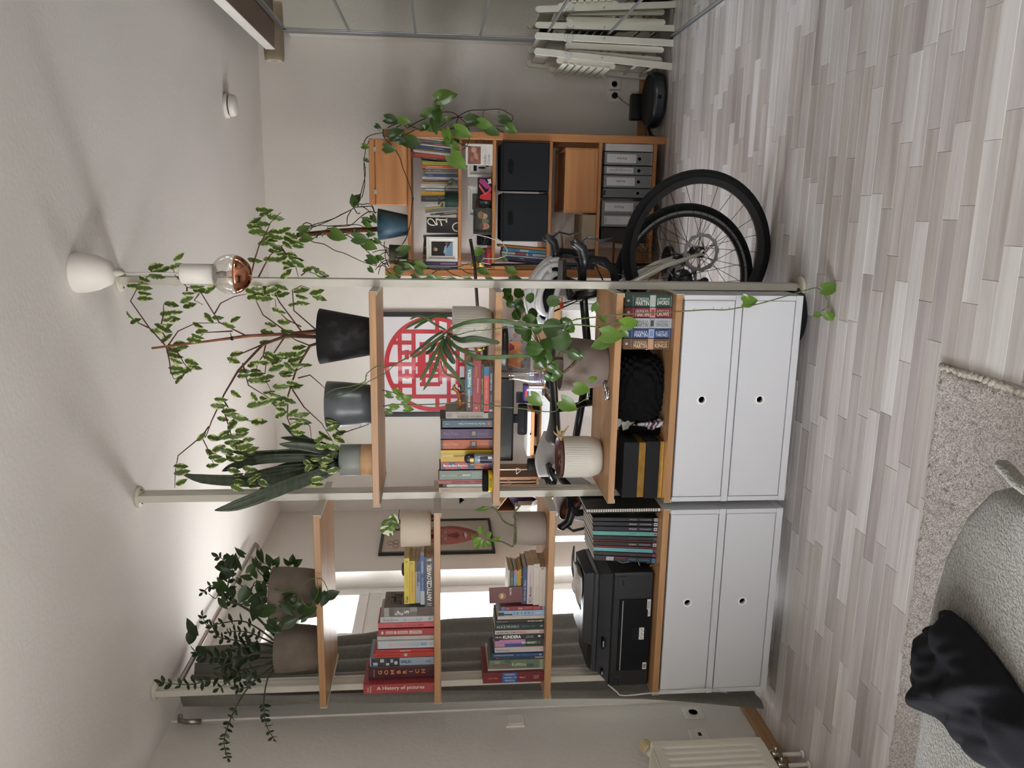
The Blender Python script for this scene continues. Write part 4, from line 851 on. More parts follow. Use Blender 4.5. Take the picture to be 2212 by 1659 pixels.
BR = [[(1365, 712), (1180, 620), (1100, 490), (1045, 400), (960, 380), (880, 300), (860, 230)], [(810, 775), (705, 660), (575, 475), (630, 370), (700, 300), (740, 250)], [(705, 660), (620, 620), (570, 575)], [(830, 780), (900, 680), (1020, 625), (1190, 625)], [(820, 790), (840, 880), (850, 960), (870, 1005), (930, 1005)], [(830, 790), (900, 830), (940, 900), (990, 960)],
      [(1090, 1400), (1040, 1415), (900, 1530), (880, 1640), (878, 1750)], [(1680, 1080), (1760, 1200), (1880, 1310), (1960, 1440)], [(1740, 680), (1590, 480), (1570, 440), (1540, 390)], [(1620, 670), (1480, 570), (1425, 460), (1420, 400)], [(1840, 670), (1690, 540), (1680, 400), (1740, 370), (1800, 390)], [(1150, 560), (1190, 490), (1280, 445), (1370, 425)], [(1340, 900), (1380, 1050), (1510, 1130), (1560, 1180)],
      [(1450, 310), (1490, 230), (1530, 160), (1600, 100), (1690, 70)], [(1740, 650), (1640, 600), (1570, 530), (1560, 460)], [(1395, 310), (1420, 200), (1455, 90), (1500, 10), (1530, -60), (1600, -130)], [(1600, 100), (1640, 160), (1690, 190), (1720, 310)], [(1200, 1180), (1230, 1280), (1260, 1380), (1320, 1480), (1340, 1560)], [(1800, 780), (1700, 740), (1640, 700)], [(1210, 1150), (1270, 1250), (1370, 1290), (1440, 1300)],
      [(1110, 1330), (1060, 1400), (1100, 1480), (1120, 1540), (1150, 1600)], [(1700, 1420), (1800, 1480), (1880, 1550), (1920, 1600)], [(1720, 1000), (1800, 980), (1870, 1040), (1910, 1080)], [(1690, 960), (1760, 920)], [(1500, 760), (1480, 850), (1440, 900), (1430, 1000)], [(1640, 700), (1560, 820), (1500, 900), (1490, 1000), (1540, 1100)], [(1650, 1130), (1600, 1180), (1600, 1240)], [(1660, 1280), (1740, 1280), (1800, 1330), (1810, 1420)],
      [(960, 380), (960, 460), (980, 500)], [(1055, 410), (1010, 470), (1070, 500)], [(1270, 680), (1180, 685), (1080, 690), (1030, 735)], [(820, 740), (780, 660), (800, 560), (800, 500), (850, 495)], [(740, 250), (780, 230)], [(1740, 300), (1780, 270), (1840, 290)], [(1480, 770), (1340, 830), (1270, 850), (1250, 900)]]
b = B()
for br in BR:
    dy = R.uniform(-.06, .05); n = len(br)
    b.tube([bp(x, y, 2.985 + dy*min(1, i/2)) for i, (x, y) in enumerate(br)], [.0026*(1-.75*i/(n-1))+.0004 for i in range(n)], 6)
build(b, 'branches', bark, ficus)
FL = '905,175 880,235 740,240 740,265 800,260 755,305 745,340 665,325 605,370 665,385 670,425 670,455 605,610 565,575 935,320 960,300 880,345 855,497 885,550 970,425 1030,380 1050,400 1120,395 960,465 975,505 820,560 835,595 865,600 770,640 830,645 800,665 760,680 820,725 1170,590 1290,600 1245,640 1110,590 1055,680 1030,640 1010,740 1030,720 910,760 930,790 870,810 875,848 885,885 890,935 895,968 990,893 1005,925 970,940 905,1005 1420,200 1395,410 1410,440 1440,390 1460,430 1500,410 1520,380 1540,400 1560,410 1600,380 1570,430 1620,430 1500,460 1450,455 1500,15 1500,45 1495,80 1575,40 1540,60 1570,105 1560,130 1530,190 1610,155 1600,185 1640,90 1660,60 1700,75 1720,100 1680,165 1700,190 1720,220 1660,220 1650,235 1640,290 1790,255 1870,280 1880,300 1740,400 1740,450 1850,415 1860,450 1750,490 1690,500 1585,545 1510,690 1640,685 1650,715 1495,755 1530,635 1620,620 1720,790 1740,830 1690,840 1700,870 1650,850 1620,840 1600,860 1580,880 1540,850 1520,870 1510,890 1570,930 1660,930 1690,915 1640,960 1640,985 1410,905 1450,895 1430,950 1440,980 1430,1015 1350,955 1345,985 1505,995 1480,1020 1300,835 1280,880 1775,915 1420,1130 1425,1180 1490,1145 1510,1165 1290,1110 1600,1060 1700,1060 1680,1035 1520,1100 1560,1120 1580,1150 1590,1180 1600,1215 1600,1250 1660,1155 1680,1240 1740,1255 1740,1290 1720,1310 1700,1330 1720,1375 1760,1300 1190,1150 1175,1190 1245,1225 1270,1250 1325,1275 1445,1300 1205,1280 1275,1310 1330,1360 1335,1390 1210,1385 1230,1400 1290,1400 1380,1420 1145,1410 1060,1400 1260,1440 1310,1440 1290,1470 1350,1470 1400,1490 1180,1480 1230,1500 1130,1520 1150,1540 1190,1560 1260,1550 1320,1545 1360,1540 1400,1540 1130,1600 1940,1300 1960,1340 2000,1380 2000,1420 1900,1400 1860,1420 1880,1470 1960,1470 1930,1545 1840,1560 1900,1570 1800,1610 1780,1580 1850,1640 1960,1630 1900,1620 1470,-150 1500,-130 1560,-95 1470,-50 1420,-70 1415,-30 1440,0 1560,0 1620,-10 1660,20'
FL2 = '920,180 925,220 920,290 1170,60 1240,90 1280,210 1310,240 1390,200 1400,230 1320,290 1410,270 1440,250 1480,295 1410,315 1300,330 1490,340 1820,150 1910,140 1960,210 1900,190 1790,190 1840,225 1850,270 1840,305'
fleaf = leaf_mat('fig_leaf', '#4a6226', '#c9cf8e', .33)
pts = [tuple(map(float, s.split(','))) for s in FL.split()] + [(float(s.split(',')[0]), float(s.split(',')[1])+1422) for s in FL2.split()]
for (cx, cy) in pts:
    Y = 2.985 + R.uniform(-.1, .07) - (.05 if cy > 1100 else 0); L = R.uniform(.044, .064)
    if cx > 1850 and cy > 1280: Y = min(Y, 2.9)
    a = R.gauss(0, .38); d = down*math.cos(a) + right*math.sin(a) + V((0, R.uniform(-.45, .45), 0))
    c = bp(cx, cy, Y); leaf('ficus', fleaf, c - d.normalized()*L*.5, d, L, ficus)
# ---- grey pot with a trailing pothos on the top right shelf
gx, gy = P(800, 873, 2.985).x, 2.985
pot2 = thing('potted_pothos', 'dark grey curved pot with a trailing vine between fig and snake plant', 'potted plant', (gx, gy, z))
zt = P(706, 873, gy).z; rt = .089
b = B().lathe(potprof([(.068, z+.0005), (.072, z+.003), (.079, z+.05), (.086, z+.12), (rt, zt-.002)], .004, .02), 48, 0, T(gx, gy, 0)); build(b, 'pot', mat('#565b60', .32, var=.04, ns=5, spec=.5), pot2)
soil(pot2, gx, gy, zt-.016, rt-.006)
vine = mat('#5b6a35', .6, var=.15, ns=30, key='vine_green'); vined = mat('#33301f', .7, var=.2, ns=30, key='vine_dark'); aer = mat('#2a2019', .8, key='aerial_root')
poth = leaf_mat('pothos_leaf', '#5c7d2c', '#a3b45c', .64, .3); pothd = leaf_mat('pothos_leaf_dark', '#3f5a26', '#8fa44e', .66, .3)
def trail(root, pts, r, m_, name='vine', nodes=0, taper=.5):
    # smooth a measured polyline
    w = [V(p) for p in pts]; out = []
    for i in range(len(w)-1):
        p0, p1, p2, p3 = w[max(i-1, 0)], w[i], w[i+1], w[min(i+2, len(w)-1)]
        for k in range(4):
            t = k/4; out.append(.5*((2*p1) + (p2-p0)*t + (2*p0-5*p1+4*p2-p3)*t*t + (3*p1-p0-3*p2+p3)*t**3))
    out.append(w[-1]); n = len(out); b = B().tube(out, [r*(1-taper*i/n) for i in range(n)], 7)
    if nodes:
        for i in range(3, n-2, max(1, n//nodes)):
            b.tube([out[i], out[i] + V((R.uniform(-.006, .012), -.006, R.uniform(-.012, .004)))], [.0013, .0006], 4)
    build(b, name, m_, root); return out
def W4(pts, Y, s=4.424, ox=600, oy=600): return [P(ox+p[0]/s, oy+p[1]/s, p[2] if len(p) > 2 else Y) for p in pts]
trail(pot2, W4([(450, 1160, 2.93), (470, 1105, 2.88), (560, 1060, 2.84), (700, 1035, 2.81), (830, 995, 2.785), (850, 920, 2.78), (950, 845, 2.77), (1030, 855, 2.77), (1130, 820, 2.79), (1250, 750, 2.8)], 2.8), .0028, vine, nodes=8)
trail(pot2, W4([(460, 1180, 2.93), (620, 1115, 2.86), (720, 1075, 2.82), (880, 985, 2.785), (1040, 905, 2.77), (1120, 830, 2.775), (1300, 740, 2.79)], 2.8), .0024, vine, nodes=6)
trail(pot2, W4([(470, 1400, 2.95), (560, 1450, 2.9), (620, 1480, 2.84), (720, 1450, 2.78), (800, 1425, 2.77), (870, 1400, 2.775)], 2.8), .0024, vined, nodes=5)
trail(pot2, W4([(1000, 1075, 2.785), (1060, 1085, 2.78), (1130, 1110, 2.78), (1200, 1150, 2.78), (1250, 1185, 2.785)], 2.8), .0016, vined, nodes=3)
trail(pot2, W4([(1010, 1230, 2.86), (1100, 1210, 2.80), (1250, 1215, 2.80), (1400, 1212, 2.80), (1580, 1205, 2.80), (1700, 1190, 2.80), (1800, 1190, 2.79)], 2.8) + [P(1079, 878, 2.79), P(1100, 880, 2.785), P(1140, 884, 2.785), P(1175, 889, 2.785), P(1200, 888, 2.785), P(1212, 876, 2.785), P(1245, 873, 2.785), P(1275, 855, 2.79)], .0024, vine, nodes=9, taper=.3)
for (x, y, dx, dy, L) in ((1035, 1270, .7, .35, .028), (1075, 1240, .8, -.1, .035), (1120, 1070, .9, .6, .038), (1190, 1170, 1, -.3, .04), (1215, 1250, 1, .05, .034), (1150, 1130, .6, .5, .03), (1040, 1110, .8, .4, .03)):
    c = P(600+x/4.424, 600+y/4.424, 2.775); leaf('heart', poth, c, down*dx - right*dy, L, pot2)
for (x, y, dx, dy, L) in ((1147, 855, .65, .95, .056), (1214, 866, .75, .8, .066), (1243, 838, .9, .25, .056), (1275, 822, .6, -.5, .03)):
    c = P(x, y, 2.78); leaf('heart', poth, c, down*dx - right*dy*.6, L, pot2, (.2, -1, .25), wid=1.1)
# ---- snake plant in a two-tone pot
sxx, syy = P(800, 993, 2.985).x, 2.985
sn = thing('snake_plant', 'snake plant with upright dark leaves in a grey pot with wooden base', 'potted plant', (sxx, syy, z))
z1, zt = P(781, 993, syy).z, P(735, 993, syy).z; rs = .061
b = B().lathe([(0, z+.0005), (rs-.002, z+.0005), (rs, z+.003), (rs, z1), (0, z1)], 40, 0, T(sxx, syy, 0)); build(b, 'wooden_base', wood('beech', '#d3ad84', '#bf9468', 2, .5), sn)
b = B().lathe(potprof([(rs-.001, z1+.0005), (rs, z1+.002), (rs, zt-.002)], .004, .02), 40, 0, T(sxx, syy, 0)); build(b, 'pot', mat('#8d918f', .45, var=.03), sn)
soil(sn, sxx, syy, zt-.014, rs-.005)
sans = mat('#26331f', .42, var=.0, ns=22, col2='#34422e', stretch=(.6, .6, 3), c0=.45, c1=.62, key='snake_leaf')
def strap(root, pts, wid, m_, name='leaf', cup=.25, face=(0, -1, 0), nu=14, serr=0, th=.0022, fold=1):
    w = [V(p) for p in pts]; n = len(w)
    def S_(t):
        f = t*(n-1); i = min(int(f), n-2); u = f-i; p0, p1, p2, p3 = w[max(i-1, 0)], w[i], w[i+1], w[min(i+2, n-1)]
        return .5*((2*p1) + (p2-p0)*u + (2*p0-5*p1+4*p2-p3)*u*u + (3*p1-p0-3*p2+p3)*u**3)
    def fn(u, v):
        p = S_(u); tt = (S_(min(1, u+.02)) - S_(max(0, u-.02))).normalized(); f = V(face); sd = tt.cross(f)
        if sd.length < .05: sd = tt.orthogonal()
        sd.normalize(); nr = sd.cross(tt).normalized(); s = v*2-1
        k = wid(u) if callable(wid) else wid*(math.sin(PI*min(1, .12+u*.88)))**.7
        if serr: k *= 1 + serr*math.sin(u*serr*230)
        return p + sd*(s*k/2) - nr*(cup*k*.5*(abs(s) if fold else s*s))*-1
    b = B().grid(fn, nu, 4); return build(b, name, m_, root, None, th)
def c2(x, y, Y): return P(100+x/3.16, 950+y/3.16, Y)
W_ = lambda k: (lambda u: k*(.35+.65*math.sin(PI*min(1, u*.75+.2)))*(1 if u < .8 else max(.03, (1-u)/.2)**.6))
for pts, wd_, fc in (
    ([(2010, 130, 2.985), (1700, 120, 2.985), (1450, 135, 2.99), (1280, 180, 3.0), (1100, 270, 3.0)][:4] + [(1200, 215, 3.0)], .036, (0, -1, 0)),
    ([(2005, 150, 2.97), (1750, 225, 2.97), (1500, 275, 2.97), (1250, 275, 2.96), (1050, 262, 2.96), (925, 232, 2.955)], .046, (.1, -1, .1)),
    ([(2005, 170, 2.96), (1850, 240, 2.94), (1650, 310, 2.90), (1450, 390, 2.86), (1280, 450, 2.83), (1150, 482, 2.81)], .052, (0, -1, .1)),
    ([(2010, 120, 3.0), (1800, 80, 3.0), (1600, 90, 3.0), (1400, 95, 3.0), (1240, 75, 3.0)], .030, (0, -1, 0)),
    ([(2005, 140, 2.99), (1800, 180, 2.99), (1600, 200, 2.99), (1450, 230, 2.99), (1330, 285, 2.99)], .028, (.2, -1, 0)),
    ([(2010, 100, 3.01), (1900, 60, 3.02), (1780, 10, 3.03), (1690, -50, 3.04), (1610, -115, 3.05)], .032, (.5, -1, 0)),
    ([(2010, 90, 3.0), (1880, 30, 2.98), (1760, 0, 2.97), (1680, -10, 2.97), (1600, -15, 2.96)], .030, (-.3, -1, 0)),
    ([(2005, 110, 2.96), (1850, 60, 2.95), (1720, 40, 2.94), (1590, 30, 2.93)], .034, (.2, -1, .2)),
    ([(2005, 150, 3.0), (1850, 190, 3.02), (1700, 230, 3.02), (1560, 275, 3.02)], .026, (0, -1, 0)),
    ([(2010, 135, 3.02), (1750, 150, 3.03), (1520, 215, 3.04), (1380, 225, 3.05)], .03, (0, -1, 0))):
    strap(sn, [c2(*p) for p in pts], W_(wd_), sans, face=fc, cup=.35, fold=0)
# ---- two stone-grey pots on the top left shelf
z = ZL[0]
def greypot(px, rpx_top, xtop, Y, label, fl):
    pb = P(690, px, Y); zt_ = P(xtop, px, Y).z; k = (pb-EYE).dot(fwd)/FPX; r_ = rpx_top*k
    t = thing('zz_plant' if fl else 'potted_ivy', label, 'potted plant', (pb.x, Y, z))
    b = B().lathe(potprof([(r_*.80, z+.0005), (r_*.84, z+.004), (r_*.93, z+(zt_-z)*.35), (r_*.99, z+(zt_-z)*.7), (r_, zt_-.003)], .008, .025), 48, 0, T(pb.x, Y, 0)); build(b, 'pot', felt, t)
    soil(t, pb.x, Y, zt_-.02, r_-.012); return t, pb.x, zt_, r_
ivy, ix, iz, ir = greypot(1281, 58, 588, 2.975, 'heart-leaved vine in a stone grey pot on the top left shelf', False)
zzp, zx, zz0, zr = greypot(1397, 51, 598, 2.975, 'zz plant in a stone grey pot at the left end of top shelf', True)
dgreen = leaf_mat('zz_leaf', '#24351e', '#2e4226', 1.4, .28); stem = mat('#39402a', .6, var=.2, ns=30, key='zz_stem')
def c3(x, y, Y): return P(300+x/4.055, 1250+y/4.055, Y)
def zzstem(pts, n, L, both=True, start=.25, r=.0038, root=None):
    root = root or zzp
    w = [c3(*p) for p in pts]; out = trail(root, w, r, stem, 'stem', 0, .65); N_ = len(out)
    for i in range(n):
        f = start + (1-start)*(i+.5)/n; k = min(int(f*(N_-1)), N_-2); p = out[k].lerp(out[k+1], f*(N_-1)-k); t = (out[k+1]-out[k]).normalized()
        for s in ((1, -1) if both else (1 if i % 2 else -1,)):
            sd = t.cross(V((R.uniform(-.5, .5), -1, R.uniform(-.5, .5)))).normalized()*s
            d = sd*.85 + t*.55 + V((R.uniform(-.3, .3), R.uniform(-.3, .3), R.uniform(-.3, .3)))
            leaf('zz', dgreen, p, d, L*R.uniform(.85, 1.15)*(1-.35*f), root, wid=1.25)
    d = (out[-1]-out[-3]).normalized(); leaf('zz', dgreen, out[-1], d, L*.7, root, wid=1.2)
zzstem([(1205, 735, 2.95), (900, 800, 2.9), (640, 880, 2.86), (430, 930, 2.84), (200, 905, 2.83)], 10, .046)
zzstem([(1205, 745, 2.94), (1000, 905, 2.86), (870, 1090, 2.8), (780, 1290, 2.78), (745, 1440, 2.77), (780, 1570, 2.77)], 10, .034, True, .42)
zzstem([(1210, 760, 2.94), (1130, 870, 2.86), (1095, 1050, 2.82), (1095, 1150, 2.8), (1115, 1280, 2.79), (1180, 1400, 2.79)], 7, .034, True, .45)
zzstem([(1205, 690, 2.97), (850, 700, 2.97), (700, 690, 2.96), (560, 680, 2.95), (500, 640, 2.95)], 8, .05)
zzstem([(1205, 600, 3.0), (1000, 560, 3.02), (850, 540, 3.03), (700, 510, 3.04), (640, 410, 3.05)], 8, .042)
zzstem([(1205, 560, 3.0), (1050, 440, 3.03), (900, 370, 3.05), (720, 390, 3.07), (600, 410, 3.08), (560, 330, 3.08)], 8, .04)
zzstem([(1205, 520, 3.02), (1000, 300, 3.05), (830, 200, 3.08), (720, 130, 3.1), (640, 60, 3.1), (560, 120, 3.1)], 6, .036, True, .3, .0045)
zzstem([(1205, 510, 3.0), (1000, 310, 3.02), (880, 230, 3.03), (790, 180, 3.04), (780, 60, 3.05), (800, -60, 3.05), (760, -150, 3.06), (700, -190, 3.06)], 9, .05, True, .35, .0045)
zzstem([(1205, 650, 2.92), (1000, 660, 2.88), (850, 720, 2.86), (720, 770, 2.85)], 7, .052)
zzstem([(1205, 700, 2.93), (1050, 780, 2.88), (950, 840, 2.86), (850, 860, 2.85), (700, 960, 2.84)], 7, .046)
zzstem([(1205, 620, 2.96), (1050, 640, 2.95), (950, 600, 2.94), (820, 620, 2.94)], 6, .05)
zzstem([(1205, 750, 2.96), (1040, 860, 2.96), (950, 950, 2.95), (860, 960, 2.94)], 5, .04)
zzstem([(1205, 580, 2.99), (1080, 520, 2.98), (960, 470, 2.98), (840, 460, 2.99), (780, 470, 3.0)], 7, .036)
for (x, y, d, L) in ((525, 500, (-.2, .25), .085), (440, 580, (.1, .2), .075), (620, 640, (-.3, .1), .06)):
    leaf('zz', dgreen, c3(x, y, 2.93), down*d[0] + right*d[1] + V((0, 0, .05)), L, zzp, (0, -1, .3), wid=1.5)
# the vine's heart leaves and runners
def c6(x, y, Y): return P(420+x/6.506, 1170+y/6.506, Y)
ivl = leaf_mat('ivy_leaf', '#263b17', '#304a1c', 1.4, .3)
for (x, y, dx, dy, L, Y) in ((640, 150, -.9, -.5, .05, 3.05), (590, 300, -.2, -.9, .06, 3.04), (500, 280, .3, -.8, .05, 3.05), (480, 230, -.5, -.8, .035, 3.06), (360, 360, -.9, .1, .04, 3.06), (440, 450, -.6, .5, .06, 3.05), (380, 620, .6, .6, .065, 3.02), (630, 550, 0, .3, .03, 3.0), (350, 690, .2, .3, .03, 3.0), (540, 730, 0, .3, .035, 3.0), (400, 860, .2, .4, .05, 3.0),
    (930, 200, .2, .9, .05, 3.02), (870, 300, .3, .6, .045, 3.0), (800, 380, .2, -.4, .045, 3.0), (850, 460, 0, .5, .035, 2.96), (730, 500, -.9, 0, .045, 3.0), (1050, 260, -.3, -.4, .045, 3.0), (1150, 290, .2, -.5, .04, 3.0), (990, 390, -.7, -.2, .04, 2.98), (1030, 490, -.3, .6, .05, 2.96), (950, 680, .1, .9, .07, 2.90), (700, 740, -.5, .8, .062, 2.93), (760, 690, .3, .3, .04, 2.94), (900, 800, -1, .3, .07, 2.89), (870, 950, -.4, .8, .075, 2.87), (1000, 960, .9, -.2, .07, 2.86), (730, 870, -.8, 0, .03, 2.92),
    (1300, 290, -.5, -.5, .035, 3.08), (1380, 260, 0, -1, .04, 3.08), (1440, 300, .7, -.5, .04, 3.08), (1320, 760, 1, -.2, .045, 2.85), (1340, 830, -.6, .5, .04, 2.84), (1310, 930, .6, .9, .055, 2.83), (1260, 900, .6, .2, .04, 2.84), (1450, 910, .6, 0, .04, 2.83), (1720, 760, -.1, 1, .062, 2.79), (1600, 960, -.7, .6, .06, 2.81), (1830, 800, -.3, .7, .05, 2.785), (1930, 740, .9, -.35, .05, 2.78), (1330, 1130, .9, -.35, .06, 2.84), (1270, 1150, .3, .3, .04, 2.85), (1100, 1120, .2, .6, .045, 2.88), (1060, 1200, .5, .4, .05, 2.88), (1130, 1220, .5, .5, .05, 2.88), (1490, 960, .2, -.4, .03, 2.82), (1540, 1080, .6, -.3, .035, 2.84)):
    c = c6(x, y, Y); d = down*dx - right*dy + V((0, R.uniform(-.3, .1), 0)); leaf('heart', ivl, c - d.normalized()*L*.35, d, L, ivy, (R.uniform(-.3, .3), -1, R.uniform(0, .6)))
trail(ivy, [c6(*p) for p in ((1090, 660, 2.9), (1250, 690, 2.86), (1400, 680, 2.85), (1500, 620, 2.83), (1620, 530, 2.79), (1720, 515, 2.785), (1790, 530, 2.78), (1850, 620, 2.78), (1890, 720, 2.78))], .0026, vine, nodes=6)
trail(ivy, [c6(*p) for p in ((1090, 1020, 2.86), (1250, 970, 2.84), (1380, 900, 2.83), (1440, 850, 2.82), (1480, 700, 2.81), (1510, 600, 2.8))], .0024, vine, nodes=5)
trail(ivy, [c6(*p) for p in ((1480, 740, 2.82), (1530, 850, 2.81), (1620, 930, 2.8), (1680, 830, 2.79), (1740, 700, 2.785), (1720, 540, 2.785))], .0022, vine, nodes=3)
trail(ivy, [c6(*p) for p in ((1100, 1080, 2.88), (1180, 1120, 2.87), (1260, 1110, 2.85), (1290, 1000, 2.84), (1340, 950, 2.83))], .002, vine, nodes=3)
for pts in (((1080, 560, 2.93), (960, 480, 2.97), (880, 380, 3.0), (940, 300, 3.01)), ((1090, 600, 2.95), (870, 560, 2.96), (800, 660, 2.95), (700, 640, 2.96), (560, 540, 3.0), (520, 420, 3.03), (590, 300, 3.04), (660, 170, 3.05)), ((1080, 640, 2.95), (820, 620, 2.96), (800, 800, 2.93)), ((1100, 420, 2.98), (1040, 340, 3.0)), ((700, 880, 2.97), (480, 850, 2.99), (360, 690, 3.0), (300, 800, 3.0), (200, 730, 3.02))):
    trail(ivy, [c6(*p) for p in pts], .0026, stem, 'stem')
# ---- two cylinder pots on the left shelves
def cylpot(px0, px1, x0, x1, zb, Y, m_, label, inner, name='potted_cutting'):
    c = P((x0+x1)/2, (px0+px1)/2, Y); k = (c-EYE).dot(fwd)/FPX; r_ = (px1-px0)/2*k; zt_ = P(x0, (px0+px1)/2, Y).z
    t = thing(name, label, 'potted plant', (c.x, Y, zb))
    b = B().lathe(potprof([(r_*.96, zb), (r_*.985, zb+.003), (r_, zb+.03), (r_, zt_-.002)], .004, .014), 44, 0, T(c.x, Y, 0)); build(b, 'pot', m_, t)
    soil(t, c.x, Y, zt_-.012, r_-.005); return t, c.x, zt_, r_
pk, kx, kz, kr = cylpot(1104.5, 1179.5, 866, 931, ZL[1]+.011, 2.91, mat('#cdbfae', .62, var=.03, bump=.1, bs=300), 'small variegated cutting in a beige cylinder pot on tiny feet', 0)
b = B()
for a in (.6, 2.7, 4.8): b = B().lathe([(.007, 0), (.009, .0112), (0, .0112)], 12, 0, T(kx+kr*.7*math.cos(a), 2.91+kr*.7*math.sin(a), ZL[1])); build(b, 'foot', mat('#8a4a3f', .6), pk)
def cA(x, y, Y=2.9): return P(760+x/4.424, 1060+y/4.424, Y)
vleaf = leaf_mat('variegated_leaf', '#5d7d2e', '#e6e6cf', .33, .3)
for pts in (((480, 330), (450, 270), (455, 180)), ((480, 330), (440, 300), (430, 330)), ((480, 340), (440, 370), (400, 350), (370, 340)), ((470, 380), (420, 375), (380, 370)), ((470, 300), (440, 320), (450, 350))):
    trail(pk, [cA(*p) for p in pts], .002, mat('#30251d', .8), 'stem')
for (x, y, dx, dy, L, m_) in ((405, 270, .3, .7, .05, vleaf), (395, 295, .7, .3, .045, poth), (340, 310, -.6, .4, .045, poth), (330, 370, -.7, .3, .048, vleaf), (375, 340, .4, .5, .04, poth), (360, 395, .1, .6, .035, vleaf)):
    c = cA(x, y, 2.88); d = down*dx - right*dy; leaf('round', m_, c - d.normalized()*L*.45, d, L, pk, (R.uniform(-.3, .3), -1, .4), wid=.85)
pt, tx, tz, tr = cylpot(1105, 1177.5, 1112.5, 1178, ZL[2]+.0005, 2.925, mat('#8f8279', .7, var=.03, bump=.1, bs=300), 'leggy succulent cutting in a taupe cylinder pot', 0)
gst = mat('#5f6a3a', .55, var=.2, ns=40, key='succulent_stem')
trail(pt, [cA(*p, Y=2.9) if 0 else cA(p[0], p[1], 2.9) for p in ((1560, 330), (1520, 330), (1450, 290), (1410, 230), (1370, 175), (1330, 160))], .0038, gst, 'stem', 6, .3)
trail(pt, [cA(p[0], p[1], 2.88) for p in ((1555, 350), (1550, 450), (1540, 530), (1500, 520), (1440, 490), (1380, 482), (1290, 470))], .0034, gst, 'stem', 6, .2)
trail(pt, [cA(p[0], p[1], 2.93) for p in ((1560, 280), (1550, 240), (1570, 190), (1610, 140))], .0045, gst, 'stem', 0, .3)
for (x, y, dx, dy, L, w) in ((1330, 158, -1, .2, .07, .5), (1340, 165, -.9, -.05, .045, .5)):
    leaf('ficus', poth, cA(x, y, 2.9), down*dx - right*dy, L, pt, (0, -.6, 1), wid=w)
for (x, y, dx, dy, L) in ((1240, 420, -.2, -.9, .035), (1215, 450, -.8, -.2, .035), (1220, 490, -.5, .8, .035), (1260, 460, -.1, .5, .035), (1290, 450, .4, -.6, .028), (1330, 470, .9, -.1, .04), (1280, 480, .5, .5, .03), (1240, 455, -.6, .3, .04)):
    leaf('round', poth, cA(x, y, 2.88), down*dx - right*dy, L, pt, (R.uniform(-.4, .4), -1, .3), wid=.7)
# ---- ribbed white pot with a leaf cactus on the middle right shelf
z = ZR[1]
cream = mat('#cbc7bd', .55, var=.02, key='ribbed_cream')
def ribpot(px0, px1, x0, Y, zb, label, name):
    c = P(x0+40, (px0+px1)/2, Y); k = (c-EYE).dot(fwd)/FPX; r_ = (px1-px0)/2*k; zt_ = P(x0, (px0+px1)/2, Y).z; h = zt_-zb
    t = thing(name, label, 'potted plant', (c.x, Y, zb))
    pr = [(r_*.55, zb+.0005), (r_*.72, zb+.003), (r_*.86, zb+h*.08), (r_*.95, zb+h*.2), (r_, zb+h*.34)] + [(r_, zb+h*(.36+.6*i/6)) for i in range(7)] + [(r_, zt_-.002)]
    def fn(r0, zz_, w): return r0 - (.0022*(.5+.5*math.cos(w*72))**2 if abs(r0-r_) < 1e-6 and zb+h*.35 < zz_ < zt_-.006 else 0)
    b = B().lathe(potprof(pr, .005, .02), 288, 0, T(c.x, Y, 0), True, fn); build(b, 'pot', cream, t); return t, c.x, zt_, r_
lc, cx_, cz_, cr_ = ribpot(661.5, 751, 977, 2.95, z, 'leaf cactus with long flat stems in a ribbed cream pot', 'leaf_cactus')
soil(lc, cx_, 2.95, cz_-.014, cr_-.006)
epi = mat('#4a6133', .5, var=.18, ns=22, key='leaf_cactus_green'); epid = mat('#364a2c', .5, var=.15, ns=22, key='leaf_cactus_dark')
def c5(x, y, Y=2.86): return P(930+x/5.53, 600+y/5.53, Y)
Wf = lambda k, a=.3: (lambda u: k*(a + (1-a)*math.sin(PI*min(1, max(0, u)))**.7) if u < .93 else k*max(.05, (1-u)/.07)*(a+.2))
